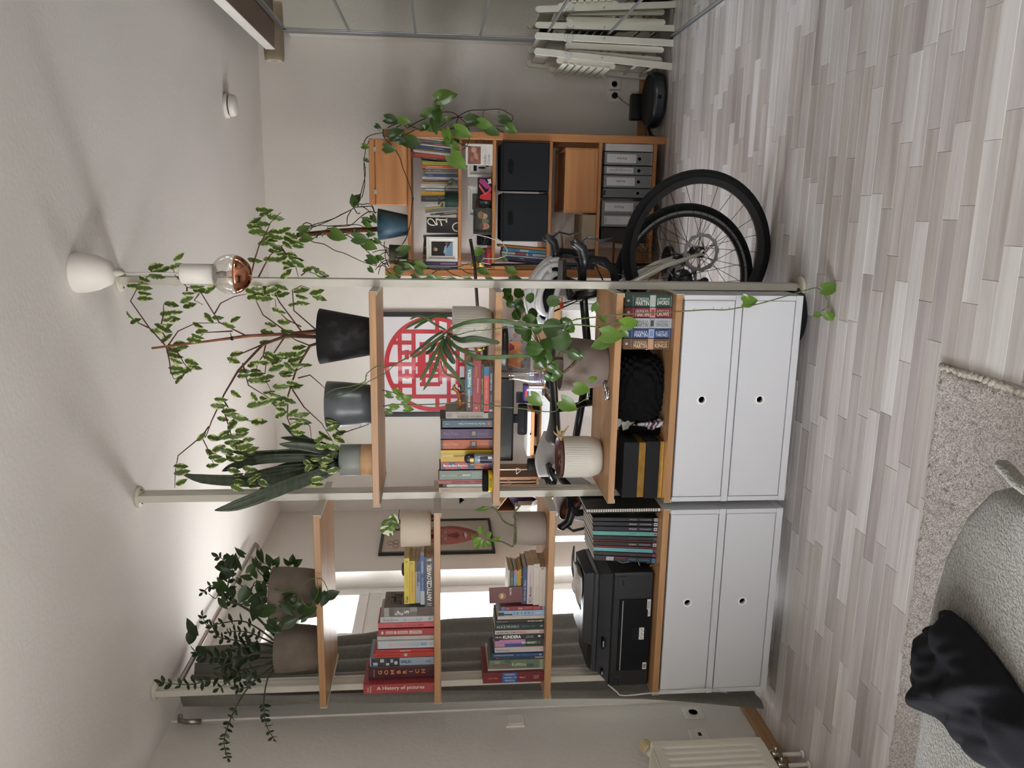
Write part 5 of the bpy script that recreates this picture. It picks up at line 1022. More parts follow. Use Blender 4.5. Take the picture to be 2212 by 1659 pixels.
for pts, wd_, m_, fc in (
    ([(200, 640, 2.92), (280, 590, 2.86), (420, 540, 2.81), (600, 515, 2.785), (850, 520, 2.775), (1100, 555, 2.775), (1350, 575, 2.78), (1600, 570, 2.78)], .0165, epi, (0, -1, 0)),
    ([(180, 700, 2.92), (260, 800, 2.86), (420, 890, 2.82), (600, 950, 2.785), (850, 945, 2.775), (1000, 930, 2.775), (1120, 935, 2.775), (1200, 945, 2.775)], .0150, epi, (0, -1, 0)),
    ([(200, 660, 2.92), (300, 720, 2.85), (380, 745, 2.80), (500, 730, 2.78), (650, 745, 2.775), (760, 770, 2.775), (835, 775, 2.775)], .0225, epid, (.1, -1, 0)),
    ([(200, 640, 2.9), (100, 720, 2.87), (0, 800, 2.85), (-120, 900, 2.83), (-220, 960, 2.82)], .012, epi, (0, -1, .3)),
    ([(180, 620, 2.9), (60, 560, 2.87), (-60, 480, 2.85), (-160, 460, 2.83), (-250, 500, 2.82)], .010, epi, (0, -1, .2)),
    ([(200, 480, 2.93), (80, 460, 2.88), (-60, 490, 2.85), (-220, 560, 2.82), (-300, 610, 2.81)], .011, epi, (0, -1, .2)),
    ([(180, 430, 2.93), (60, 450, 2.9), (-100, 540, 2.86), (-200, 610, 2.84)], .012, epi, (.2, -1, .2)),
    ([(160, 720, 2.9), (80, 850, 2.86), (0, 1000, 2.83), (-60, 1120, 2.82), (-130, 1230, 2.815)], .014, epi, (0, -1, .2)),
    ([(150, 740, 2.9), (110, 900, 2.86), (60, 1060, 2.83), (0, 1200, 2.82), (-90, 1350, 2.81)], .013, epi, (0, -1, 0)),
    ([(150, 730, 2.9), (130, 900, 2.86), (180, 1020, 2.83), (260, 1110, 2.82), (330, 1200, 2.81), (400, 1320, 2.80)], .015, epi, (0, -1, 0)),
    ([(180, 720, 2.91), (260, 860, 2.86), (340, 960, 2.83), (430, 1020, 2.82), (530, 1070, 2.80)], .010, epi, (0, -1, 0)),
    ([(170, 730, 2.91), (180, 840, 2.87), (230, 940, 2.85), (290, 1030, 2.84)], .024, epid, (.3, -1, .2)),
    ([(190, 680, 2.91), (260, 770, 2.87), (330, 830, 2.86), (500, 880, 2.84), (620, 870, 2.83)], .008, epi, (0, -1, 0)),
    ([(150, 640, 2.92), (60, 690, 2.9), (-30, 760, 2.89), (-150, 860, 2.88), (-250, 940, 2.87)], .012, epid, (.3, -1, 0)),
    ([(170, 700, 2.92), (60, 760, 2.92), (20, 850, 2.9), (-60, 910, 2.9)], .016, epid, (.3, -1, .3)),
    ([(120, 1000, 2.85), (170, 1130, 2.83), (280, 1190, 2.82), (390, 1215, 2.81)], .006, epi, (0, -1, 0))):
    strap(lc, [c5(*p) for p in pts], Wf(wd_), m_, 'flat_stem', .12, fc, 30, .07, .0016)
trail(lc, [c5(*p) for p in ((220, 690, 2.9), (330, 680, 2.83), (480, 640, 2.79), (650, 625, 2.775), (800, 605, 2.77), (950, 595, 2.77), (1150, 610, 2.77), (1300, 590, 2.775))], .0018, vine, 'runner', 8, .2)
# long vine that hangs past the books to the floor
lv = thing('trailing_vine', 'long heart-leaved vine hanging from the flowerpot down past the drawers', 'vine', (P(1250, 690, 2.78).x, 2.78, ZR[2]))
trail(lv, [P(x, y, Y) for x, y, Y in ((1205, 725, 2.9), (1206, 705, 2.84), (1225, 697, 2.79), (1250, 689, 2.775), (1300, 684, 2.77), (1345, 679, 2.765), (1400, 676, 2.765), (1480, 672, 2.77), (1530, 669, 2.77), (1565, 669.5, 2.77), (1600, 664, 2.765), (1640, 656, 2.76), (1690, 642, 2.75), (1740, 627, 2.74), (1760, 622, 2.735), (1772, 626, 2.73), (1780, 636, 2.73), (1788, 650, 2.73), (1786, 664, 2.73), (1775, 672, 2.73))], .0026, vine, nodes=26, taper=.3)
trail(lv, [P(x, y, Y) for x, y, Y in ((1215, 725, 2.87), (1235, 702, 2.8), (1280, 705, 2.775), (1292, 705, 2.77), (1325, 697, 2.77), (1340, 699, 2.765), (1350, 708, 2.765), (1342, 715, 2.77), (1310, 714, 2.77), (1302, 720, 2.77))], .003, vine, nodes=5, taper=.5)
trail(lv, [P(x, y, Y) for x, y, Y in ((1293, 705, 2.77), (1297, 712, 2.77), (1297, 722, 2.77), (1291, 734, 2.775))], .0022, aer, 'aerial_root')
for (x, y, dx, dy, L, nr) in ((1284, 671, .25, -1, .036, (.2, -1, .2)), (1298, 684, .8, .9, .03, (.4, -1, 0)), (1345, 700, 1, -.12, .062, (0, -1, .35)), (1310, 712, 1, .15, .04, (0, -1, .6)), (1302, 722, 1, .1, .078, (.2, -1, .9)), (1310, 738, -.7, .25, .06, (0, -1, .9)), (1622, 651, 1, -.1, .055, (0, -.8, .6)), (1606, 640, .9, .6, .03, (0, -1, .2)), (1778, 624, 1, -.05, .062, (0, -1, .5)), (1785, 678, .75, .55, .045, (0, -.7, .9)), (1760, 678, .8, .2, .03, (0, -1, .9)), (1345, 715, .4, .4, .03, (0, -1, .2))):
    d = down*dx - right*dy; leaf('heart', poth, P(x, y, 2.765 if x < 1700 else 2.725) - (d.normalized()*L*.45 if x == 1622 else V((0, 0, 0))), d, L, lv, nr)
# ---- big stone pot with a pilea, lowest open shelf
z = ZR[2]
px_, py_ = P(1260, 786, 2.955).x, 2.955
pil = thing('pilea', 'round-leaved pilea in a big stone grey flowerpot on the plant shelf', 'potted plant', (px_, py_, z))
zt = P(1207, 786, py_).z; rt = .1035
b = B().lathe(potprof([(.078, z+.0005), (.082, z+.004), (.093, z+(zt-z)*.3), (.100, z+(zt-z)*.65), (rt, zt-.003)], .0075, .05), 56, 0, T(px_, py_, 0)); build(b, 'pot', felt2, pil)
soil(pil, px_, py_, zt-.048, rt-.018)
def c7(x, y, Y=2.88): return P(1040+x/10.055, 600+y/10.055, Y)
rl = leaf_mat('pilea_leaf', '#42602a', '#4d6d33', 1.4, .22)
bst = mat('#7d6a4a', .7, var=.2, ns=50, key='pilea_trunk')
trail(pil, [P(x, y, Y) for x, y, Y in ((1225, 776, 2.93), (1200, 774, 2.92), (1182, 774, 2.91), (1170, 752, 2.89), (1168, 735, 2.88))], .006, bst, 'trunk', 0, .3)
trail(pil, [P(x, y, Y) for x, y, Y in ((1208, 738, 2.88), (1225, 752, 2.855), (1243, 768, 2.85), (1246, 775, 2.85), (1238, 788, 2.85), (1222, 801, 2.852), (1212, 806, 2.86), (1208, 798, 2.875))], .0062, mat('#4f4032', .9, var=.5, ns=150, bump=.6, bs=200, col2='#a09078', c0=.55, c1=.7), 'woody_stem', 0, .25)
PL = [(560, 320, .2, -.3, .05, 3.05), (500, 360, .3, .5, .035, 3.05), (800, 320, .3, .2, .05, 3.05), (590, 420, .5, .5, .04, 3.04), (620, 565, .9, .3, .035, 3.02), (800, 580, .3, -.6, .048, 3.02), (830, 690, .9, .1, .04, 3.0), (760, 800, .3, .9, .045, 3.0), (1060, 420, -.2, .6, .042, 3.0), (1110, 760, .4, .5, .042, 2.95), (1550, 505, 1, 0, .052, 2.93), (1040, 940, .8, .3, .062, 2.9), (860, 1080, .9, .25, .06, 2.88), (990, 1220, -.1, .6, .058, 2.87), (1540, 1090, .9, -.15, .08, 2.83), (1820, 990, .9, .15, .055, 2.83), (1930, 1060, .3, .7, .05, 2.84), (1700, 1360, 1, .05, .084, 2.825), (1400, 1470, .3, .5, .06, 2.83), (1130, 1520, .4, .1, .066, 2.82), (1250, 1670, -.3, .4, .06, 2.825), (1100, 1560, .3, .5, .06, 2.85), (1200, 1120, .6, -.3, .04, 2.86),
      (1990, 1660, .8, .4, .05, 2.83)]
for (x, y, dx, dy, L, Y) in PL:
    c = c7(x, y, Y); d = down*dx - right*dy + V((0, -.25, 0)); leaf('round', rl, c - d.normalized()*L*.48, d, L, pil, (R.uniform(-.25, .25), -.8, R.uniform(.2, .8)), wid=.95)
for (x, y, dx, dy, L, m_) in ((1180, 770, .2, .5, .052, rl), (1166, 784, .4, .5, .052, rl), (1190, 796, 1, .45, .035, rl), (1203, 806, 1, .7, .04, rl), (1182, 815, .9, .5, .03, rl), (1195, 817, .6, .3, .03, rl), (1250, 768, .9, .4, .038, rl), (1198, 788, -.2, .9, .035, rl)):
    c = P(x, y, 2.84); d = down*dx - right*dy; leaf('round', m_, c - d.normalized()*L*.45, d, L, pil, (R.uniform(-.2, .2), -1, .5))
for (x0, y0, x1, y1, Y1_) in ((1175, 760, 1110, 668, 3.0), (1175, 758, 1118, 655, 3.02), (1172, 756, 1125, 640, 3.03), (1170, 754, 1130, 625, 3.04), (1180, 755, 1190, 690, 2.95), (1185, 752, 1187, 655, 2.93), (1178, 752, 1152, 683, 2.95), (1172, 750, 1143, 700, 2.9), (1180, 748, 1195, 712, 2.85), (1170, 760, 1140, 735, 2.87), (1185, 757, 1205, 740, 2.84), (1200, 748, 1240, 770, 2.84), (1203, 745, 1252, 765, 2.84), (1210, 760, 1205, 790, 2.84), (1190, 765, 1200, 800, 2.845), (1220, 715, 1208, 740, 2.85)):
    trail(pil, [P(x0, y0, 2.89), P((x0+x1)/2-4, (y0+y1)/2+3, (2.89+Y1_)/2), P(x1, y1, Y1_)], .0014, mat('#6d7340', .6), 'petiole', 0, .3)
# ---- ribbed pot with the dried-up plant
dp, ex, ez, er = ribpot(942, 1031, 1213, 2.965, z, 'dried-up plant in a brown liner inside a ribbed cream pot', 'dried_plant')
mb = mat('#5a3a34', .5, var=.05, key='brown_liner')
b = B().lathe([(er-.008, ez-.03), (er-.007, ez+.001), (er+.001, ez+.004), (er+.003, ez+.013), (er, ez+.016), (er-.005, ez+.015), (er-.008, ez-.02), (0, ez-.022)], 48, 0, T(ex, 2.965, 0)); build(b, 'liner', mb, dp)
b = B().lathe([(er-.009, ez-.016), (er*.5, ez-.010), (0, ez-.008)], 24, 0, T(ex, 2.965, 0)); build(b, 'soil', soilm, dp)
dry = mat('#b79a72', .8, var=.3, ns=60, key='dry_leaf')
for k in range(16):
    a, r_ = R.uniform(0, 6.3), R.uniform(0, er*.7); p0 = V((ex+r_*math.cos(a), 2.965+r_*math.sin(a), ez-.008)); a2 = R.uniform(0, 6.3)
    strap(dp, [p0, p0+V((.02*math.cos(a2), .02*math.sin(a2), .012)), p0+V((.04*math.cos(a2), .04*math.sin(a2), .005+R.uniform(0, .012)))], .007, dry, 'dry_leaf', .3, (0, 0, 1), 6, 0, .0006)
for k, (x, y) in enumerate(((1195, 930), (1203, 918), (1212, 925), (1222, 930), (1230, 918))):
    c = P(1212, 948, 2.93); e = P(x, y, 2.92); strap(dp, [V((ex+er*.4, 2.95, ez)), c, c.lerp(e, .6) + V((0, 0, .004)), e], .008, dry, 'dry_leaf', .3, (0, -1, 0), 7, 0, .0006)
# ---------------------------------------------------------------- printer
z = ZL[3]
pxl, pxr = max(P(1400, 1493, 2.86).x, SX[2]+.0235), P(1390, 1238, 2.86).x
pr = thing('printer', 'black office printer on the lower left shelf with its back turned', 'printer', ((pxl+pxr)/2, 2.86, z))
pb1 = mat('#1e1f22', .42, var=.04, ns=40, bump=.1, bs=900, key='printer_black'); pb2 = mat('#34363b', .34, var=.04, key='printer_grey'); stk = mat('#d9d9d6', .5, var=.03, key='sticker')
z1, z2 = z+.172, z+.215; yb_ = 3.17
b = B().box(pxl, pxr, 2.86, yb_, z+.004, z1, 0, .008); 
b.box(pxl+.02, pxl+.05, 2.9, 2.93, z+.0004, z+.006).box(pxr-.05, pxr-.02, 2.9, 2.93, z+.0004, z+.006).box(pxl+.02, pxl+.05, 3.1, 3.13, z+.0004, z+.006).box(pxr-.05, pxr-.02, 3.1, 3.13, z+.0004, z+.006)
build(b, 'lower_body', pb1, pr)
def frus(b, x0, x1, y0, y1, za, x2, x3, y2, y3, zb, mi=0):
    b.add([(x0, y0, za), (x1, y0, za), (x1, y1, za), (x0, y1, za), (x2, y2, zb), (x3, y2, zb), (x3, y3, zb), (x2, y3, zb)], [(0, 3, 2, 1), (4, 5, 6, 7), (0, 1, 5, 4), (1, 2, 6, 5), (2, 3, 7, 6), (3, 0, 4, 7)], mi)
b = B(); frus(b, pxl, pxr, 2.86, yb_, z1+.0005, pxl+.028, pxr-.006, 2.872, yb_-.01, z1+.012); frus(b, pxl+.028, pxr-.006, 2.872, yb_-.01, z1+.012, pxl+.05, pxr-.022, 2.905, yb_-.015, z2); build(b, 'sloped_shoulder', pb2, pr)
b = B().box(pxl+.045, pxr-.02, 2.905, yb_-.02, z2+.0005, z2+.022, 0, .004); build(b, 'scanner_bed', pb2, pr)
b = B(); frus(b, pxl+.16, pxr-.02, 2.915, yb_-.025, z2+.0225, pxl+.17, pxr-.03, 2.93, yb_-.03, z2+.058); build(b, 'scanner_lid', pb1, pr)
b = B(); frus(b, pxl+.05, pxl+.155, 2.91, yb_-.04, z2+.0225, pxl+.055, pxl+.15, 2.93, yb_-.05, z2+.034); build(b, 'paper_feed_cover', pb1, pr)
f0 = 2.859
cvx0, cvx1 = P(1370, 1447, 2.86).x, P(1365, 1294, 2.86).x
b = B().box(cvx0, cvx1, f0-.003, f0, z+.012, z1-.03, 0, .003); cvp = build(b, 'rear_cover', ink('#101114'), pr)
b = B().box(cvx0+.004, cvx1-.004, f0-.006, f0-.003, z1-.046, z1-.042); build(b, 'silver_strip', mat('#a9adb3', .3, .6), cvp)
b = B().box((cvx0+cvx1)/2-.02, (cvx0+cvx1)/2+.035, f0-.005, f0-.003, z+.035, z+.085, 0, .002); build(b, 'latch_recess', ink('#1a1b1f'), cvp)
for x0, x1_, z0, z3 in ((cvx1-.045, cvx1-.001, z+.014, z+.029), (cvx1-.075, cvx1-.046, z+.014, z+.024), (cvx0+.005, cvx0+.035, z+.018, z+.034)):
    b = B().box(x0, x1_, f0-.0036, f0-.003, z0, z3); s = build(b, 'sticker', stk, cvp)
    b = B()
    for k in range(4): b.box(x0+.004, x1_-.004-.004*(k % 2), f0-.0038, f0-.0036, z0+.003+.003*k, z0+.0042+.003*k) if z0+.0042+.003*k < z3 else 0
    build(b, 'sticker_print', ink('#3a3a3a'), cvp)
letters('CE', (cvx0+.02, f0-.0040, z+.026), (1, 0, 0), (0, 0, 1), .016, .010, ink('#111'), cvp, 'marking', .02)
cxm = (cvx0+cvx1)/2+.008
for k in range(3):
    b = B().box(cxm-.026+.018*k, cxm-.0095+.018*k, f0-.0056, f0-.005, z+.036, z+.056); build(b, 'pictogram_sticker', stk, cvp)
    b = B().tube([(cxm-.022+.018*k, f0-.0058, z+.040), (cxm-.018+.018*k, f0-.0058, z+.050), (cxm-.013+.018*k, f0-.0058, z+.046)], .0012, 4); build(b, 'pictogram', ink('#a8322c' if k == 1 else '#333'), cvp)
for sx_ in (pxl+.03, pxr-.035):
    b = B().box(sx_-.022, sx_+.022, f0-.0035, f0, z1-.052, z1-.02, 0, .002); cl = build(b, 'side_catch', pb1, pr)
    b = B().box(sx_-.012, sx_+.008, f0-.0045, f0-.0035, z1-.042, z1-.038); build(b, 'catch_slot', ink('#08080a'), cl)
b = B().box(pxl+.17, pxl+.215, 2.868, 2.905, z1+.022, z1+.03, 0, .002); pt_ = build(b, 'usb_port', ink('#0b0b0d'), pr)
b = B().box(pxl+.18, pxl+.205, 2.865, 2.869, z1+.0225, z1+.028); build(b, 'port_metal', mat('#b9bcc0', .3, .8), pt_)
b = B().box(pxl+.045, pxl+.075, 2.872, 2.9, z1+.02, z1+.028, 0, .002); pt_ = build(b, 'ethernet_port', ink('#0b0b0d'), pr)
b = B().box(pxl+.052, pxl+.066, 2.869, 2.873, z1+.021, z1+.027); build(b, 'port_metal', mat('#b9bcc0', .3, .8), pt_)
whc = mat('#d5d2cb', .5, key='white_cable')
b = B().tube([(pxl+.012, 2.862, z1-.0), P(1333, 1495, 2.85), P(1338, 1501, 2.845), P(1350, 1502.5, 2.835), P(1370, 1501, 2.815), P(1405, 1497, 2.795), P(1430, 1496.5, 2.787), P(1470, 1494, 2.786), P(1510, 1488, 2.787), P(1530, 1489, 2.788), P(1550, 1493, 2.795), P(1570, 1496, 2.82)], .0026, 8)
single(b, 'printer_cable', whc, 'thin white cable running down from the printer past the drawers', 'cable', (pxl, 2.84, z))
b = B(); c = P(1395, 1213, 2.93)
for k in range(4): b.tube([(c.x+.006*k + .028*math.cos(a)*(1-.1*k), 2.93+.02*k, c.z + .03*math.sin(a)*(1-.1*k)) for a in [i*PI/8 for i in range(16)]], .0022, 6, closed=True)
b.tube([P(1330, 1210, 2.95), P(1345, 1216, 2.94), P(1358, 1214, 2.94), P(1365, 1208, 2.95), P(1380, 1206, 2.95)], .0022, 6)
single(b, 'coiled_cable', whc, 'coiled white cable between the magazines and the printer', 'cable', (c.x, 2.94, z))
b = B().box(pxr+.001, pxr+.018, 2.93, 2.96, z+.02, z+.055, 0, .003).tube([(pxr+.018, 2.945, z+.04), (pxr+.03, 2.95, z+.035), (pxr+.03, 2.99, z+.02), (pxr+.02, 3.1, z+.012)], .004, 8)
single(b, 'power_plug', ink('#0e0e10'), 'black power plug stuck into the right side of the printer', 'plug', (pxr, 2.945, z))
# striped towel and grey squeegee behind / on the printer
zt_ = z2+.0585
def tw(u, v):
    x = pxr-.20+.15*u + .01*math.sin(5*v); y = 2.95+.19*v + .008*math.sin(7*u); return (x, y, zt_+.006+.006*math.sin(9*u+3*v)*math.sin(6*v)+.012*(math.sin(PI*u)*math.sin(PI*v)))
b = B().grid(tw, 20, 16)
twm = mat('#e6e4df', .9, var=.0, ns=1, stretch=(28, 1, 1), col2='#6f6c68', c0=.58, c1=.62, det=0, key='striped_towel')
single(b, 'towel', twm, 'white towel with grey stripes folded on top of the printer', 'towel', (pxr-.1, 3.0, zt_), None, .004)
c0, c1 = P(1243, 1267, 3.14), P(1240, 1180, 3.14); cm = c0.lerp(c1, .48)
sq = thing('squeegee', 'grey window squeegee standing behind the printer lid', 'squeegee', (cm.x, 3.14, zt_))
gp = mat('#55595e', .45, var=.04, key='grey_plastic')
b = B().tube([c0, c0.lerp(c1, .25)+V((0, 0, .006)), cm+V((0, 0, .009)), c0.lerp(c1, .75)+V((0, 0, .006)), c1], [.006, .011, .013, .011, .006], 10, fl=.6); build(b, 'blade_holder', gp, sq)
b = B().box(cm.x-.011, cm.x+.011, 3.128, 3.152, cm.z-.012, cm.z+.012, 0, .003).tube([cm, cm+V((0, .012, -.035)), (cm.x, 3.158, zt_-.03)], [.009, .010, .009], 10); build(b, 'handle', gp, sq)
# ---------------------------------------------------------------- lowest right shelf: scarf, cloths, boxes
z = ZR[3]
def crumple(name, label, cat, m_, fn, loc, nu=40, nv=40, th=.004):
    return single(B().grid(fn, nu, nv), name, m_, label, cat, loc, None, th)
kc = P(1400, 832, 2.95); xk0, xk1 = P(1400, 905, 2.95).x, P(1400, 762, 2.95).x; hk = .19
def knit(u, v):
    a = u*2*PI; t = v*PI
    cx, cz = (xk0+xk1)/2, z+hk/2
    f = lambda c: math.copysign(abs(c)**.55, c)
    rx, ry_, rz_ = (xk1-xk0)/2, .13, hk/2
    sx_, sy_, sz_ = f(math.sin(t))*f(math.cos(a)), f(math.sin(t))*f(math.sin(a)), f(-math.cos(t))
    k = 1 + .05*math.sin(a*17 + (PI if int(v*18) % 2 else 0))*abs(math.sin(v*18*PI)) + .03*noise.noise((sx_*3, sy_*3, sz_*3))
    return (cx+rx*sx_*k, 2.985+ry_*sy_*k, max(z+.0006, cz+rz_*sz_*k))
b = B().grid(knit, 220, 110); single(b, 'knitted_scarf', mat('#0b0b0d', .95, var=.1, ns=200, bump=.5, bs=250, key='black_wool', spec=.15), 'chunky black knitted scarf folded beside the fantasy paperbacks', 'scarf', ((xk0+xk1)/2, 2.98, z))
ca, cb_ = P(1385, 938, 2.9), P(1447, 912, 2.86)
def stripe(u, v):
    p = V((ca.x + (cb_.x-ca.x)*(.1+u*1.0), 2.93-.09*u+.05*v, z+.002 + (.12*(1-u)+.012)*(.15+.85*v) + .008*math.sin(8*u+5*v))); return p
strm = mat('#b9b6bc', .9, var=0, ns=1, stretch=(2, 2, 95), col2='#4d2434', c0=.50, c1=.54, det=0, key='striped_cloth')
crumple('striped_cloth', 'striped burgundy and grey cloth stuffed beside the gift boxes', 'cloth', strm, stripe, (ca.x, 2.9, z), 30, 20)
cc = P(1368, 925, 2.93)
def felt_(u, v): return V((cc.x-.045+.085*u, 2.96-.05*math.sin(PI*u)+.06*v, z+.0006+.16*v*(.65+.35*math.sin(2.5*u+.5)) + .012*math.sin(7*u+9*v)*v))
crumple('black_hat', 'crumpled black felt hat between scarf and gift boxes', 'hat', mat('#111113', .95, var=.1, ns=80, bump=.3, bs=500), felt_, (cc.x, 2.95, z), 24, 18)
cp = P(1352, 910, 2.95)
b = B()
for k in range(5):
    a = R.uniform(-.5, .5); p = cp + V((R.uniform(-.03, .03), .01*k, R.uniform(-.02, .02)))
    b.add([p+V((-.022, 0, .018+.01*a)), p+V((.012, -.01, .03)), p+V((.028, .004, -.006)), p+V((-.004, .012, -.03*(1+a)))], [(0, 1, 2), (0, 2, 3)])
single(b, 'folded_paper', mat('#d9d5cb', .8, var=.05), 'small folded white papers lying above the black hat', 'paper', tuple(cp), None, .0012)
gold = mat('#b58a45', .3, .75, .12, ns=30, key='gold_foil'); blk = mat('#1a1a1c', .55, var=.06, ns=60, key='black_card')
xb0, xb1 = P(1400, 1077, 2.845).x, P(1400, 953.5, 2.845).x
for k, (v0, v1, v2) in enumerate(((1393.5, 1423, 1436), (1345.5, 1378, 1393))):
    zt_, zm, zb_ = [P(v, 1015, 2.845).z for v in (v0, v1, v2)]
    if k == 0: zb_ = z+.0006; zprev = zt_+.0006
    else: zb_ = zprev
    t = thing('gift_box', ('lower', 'upper')[k]+' of two stacked black gift boxes with gold bases', 'box', ((xb0+xb1)/2, 2.95, zb_), 'black and gold gift boxes')
    dx = .004*k
    b = B().box(xb0+dx+.001, xb1-dx-.001, 2.847, 3.06, zb_, zm-.0003, 0, .001); build(b, 'base', gold, t)
    b = B().box(xb0+dx, xb1-dx, 2.845, 3.062, zm, zt_, 0, .0015); build(b, 'lid', blk, t)
# ---------------------------------------------------------------- small things on the right shelves
z = ZR[1]
mc = P(1060, 990, 2.83); k = (mc-EYE).dot(fwd)/FPX; rm_ = 10.2*k
t = thing('spray_bottle', 'small spray bottle with navy cap in front of the golden yellow book', 'bottle', (mc.x, 2.83, z)); zc_ = P(1024, 990, 2.83).z; ztp = P(1003, 990, 2.83).z
nav = mat('#1b2038', .35, key='navy_cap')
b = B().lathe([(0, z+.0005), (rm_, z+.0008), (rm_, zc_-.002), (rm_*.9, zc_), (0, zc_)], 28, 0, T(mc.x, 2.83, 0)); build(b, 'body', mat('#8a98a8', .15, var=.05, coat=.4), t)
b = B().lathe([(0, zc_+.0003), (rm_*1.02, zc_+.0005), (rm_*1.02, ztp-.012), (rm_*.8, ztp-.004), (rm_*.4, ztp), (0, ztp+.0005)], 28, 0, T(mc.x, 2.83, 0)); build(b, 'cap', nav, t)
b = B()
def band(b, r_, x, y, za, zb_, a0, a1, n=12):
    for i in range(n):
        p, q_ = a0+(a1-a0)*i/n, a0+(a1-a0)*(i+1)/n
        b.add([(x+r_*math.cos(p), y+r_*math.sin(p), za), (x+r_*math.cos(q_), y+r_*math.sin(q_), za), (x+r_*math.cos(q_), y+r_*math.sin(q_), zb_), (x+r_*math.cos(p), y+r_*math.sin(p), zb_)], [(0, 1, 2, 3)], 0, True)
band(b, rm_+.0012, mc.x, 2.83, zc_+.002, zc_+.016, -2.2, -1.2); build(b, 'gold_label', mat('#c7a652', .4, .3), t)
b = B(); band(b, rm_+.0006, mc.x, 2.83, z+.004, z+.05, -2.4, -.8); build(b, 'label', nav, t)
b = B(); band(b, rm_+.0010, mc.x, 2.83, z+.006, z+.02, -1.4, -.9); build(b, 'barcode', stk, t)
mc = P(1055, 1040, 2.838); k = (mc-EYE).dot(fwd)/FPX; rj = 23*k; zj = P(1054, 1040, 2.838).z; zk = P(1042.5, 1040, 2.838).z
t = thing('paint_jar', 'squat yellow jar with black screw lid beside the red books', 'jar', (mc.x, 2.845, z))
b = B().lathe([(0, z+.0005), (rj, z+.001), (rj, zj-.001), (0, zj)], 36, 0, T(mc.x, 2.845, 0)); build(b, 'jar', mat('#d9bb25', .4, var=.05), t)
b = B().lathe([(0, zj+.0003), (rj*1.01, zj+.0005), (rj*1.01, zk-.002), (rj*.95, zk), (0, zk)], 60, 0, T(mc.x, 2.845, 0), True, lambda r, q_, w: r*(1-.012*(math.sin(w*40) > 0)) if r > rj else r); build(b, 'lid', ink('#161616'), t)
b = B(); band(b, rj+.0006, mc.x, 2.845, z+.004, zj-.003, -1.9, -1.0); build(b, 'label', ink('#8f7d1c'), t)
# amber glass dog on the stacked books
dgm = mat('#7a3312', .12, var=.3, ns=60, coat=.6, col2='#c8752c', trans=.25, key='amber_glass')
dc = P(1005, 855, 2.90); zd = ztop+.0006
def dg(px, py): p = P(px, py, 2.90); return V((p.x, 2.90, p.z))
sc_ = (dg(1000, 880)-dg(1000, 830)).length
bx_ = dg(1000, 858).x
b = B(); e = lambda u, w: V((bx_+u*sc_, 2.90, zd+w*sc_))
b.tube([e(-.45, .17), e(-.3, .22), e(-.05, .25), e(.15, .28), e(.28, .36), e(.36, .47), e(.46, .50), e(.56, .46)], [.002, .0085, .0095, .0095, .0075, .0075, .006, .0025], 12)
for u, dy in ((-.28, .006), (-.28, -.006), (.16, .006), (.16, -.006)): b.tube([e(u, .22)+V((0, dy, 0)), e(u+.05, .1)+V((0, dy*1.3, 0)), e(u+.01, 0.01)+V((0, dy*1.3, 0)), e(u+.08, .0)+V((0, dy*1.3, 0))], [.005, .0036, .003, .003], 8)
b.tube([e(-.42, .18), e(-.55, .3), e(-.5, .4)], [.0028, .002, .001], 7)
for s in (-1, 1): b.tube([e(.36, .52)+V((0, .004*s, 0)), e(.33, .62)+V((0, .007*s, 0))], [.0035, .001], 7)
single(b, 'dog_figurine', dgm, 'little amber glass dog figurine on the raspberry and teal books', 'figurine', (bx_, 2.90, zd))
# kraft-paper wrapper seen behind the silver paperback
c0, c1 = P(1000, 889, 2.87), P(1000, 868, 2.87)
z = ZR[2]
# steel binder clip-like folding tool
c = PZ(1310, 845, z+.012)
t = thing('bottle_opener', 'small chrome folding corkscrew lying beside the big flowerpot', 'tool', (c.x, c.y, z)); chm = mat('#b9bcbf', .18, 1, .03, key='chrome')
b = B().tube([(c.x+.034, c.y+.03, z+.012), (c.x+.018, c.y+.018, z+.017), (c.x, c.y, z+.013)], [.005, .0065, .005], 10); build(b, 'hinge_arm', chm, t)
b = B().tube([(c.x+.012, c.y+.012, z+.0105), (c.x-.012, c.y-.002, z+.012), (c.x-.03, c.y-.012, z+.0095)], [.009, .010, .008], 12, fl=.8); build(b, 'body', chm, t)
b = B().tube([(c.x-.028, c.y-.016, z+.004), (c.x-.018, c.y-.02, z+.009), (c.x+.004, c.y-.012, z+.006)], .0032, 8); build(b, 'lever', chm, t)
# ---------------------------------------------------------------- pine shelf at the back wall
YI = 5.04
pine = wood('pine_z', '#c58a55', '#a2673a', 2, .45, .6, True); pinex = wood('pine_x', '#c98f5b', '#a56a3c', 0, .45, .6, True); piney = wood('pine_y', '#be8450', '#9c6337', 1, .5, .6, True)
xr = (P(900, 279.5, YI).x + P(1400, 294.5, YI).x)/2; xl = (P(900, 597, YI).x + P(1180, 599, YI).x)/2
iv = thing('pine_shelf', 'tall pine shelf with six boards standing against the back wall', 'shelf', ((xl+xr)/2, 5.3, 0))
HT = 1.745
for x in (xl, xr-.046):
    for y in (YI, 5.50):
        b = B().box(x, x+.046, y, y+.034, 0, HT, 0, .003); po = build(b, 'post', pine, iv)
        if y == YI:
            b = B(); s = 1 if x == xl else -1; xi = x+.046 if s > 0 else x
            for k in range(50): b.lathe([(.0035, .0004), (0, .0005)], 6, 0, basis((xi+s*.0002, YI+.012, .12+k*.032), V((0, 1, 0)), V((0, 0, 1)), V((s, 0, 0))))
            o = build(b, 'peg_holes', ink('#2b1a0e'), po); o['kind'] = 'stuff'
    for zz_ in (.1, .62, 1.12, 1.66):
        b = B().box(x+.01, x+.036, YI+.034, 5.50, zz_, zz_+.045, 0, .003); build(b, 'side_rung', piney, iv)
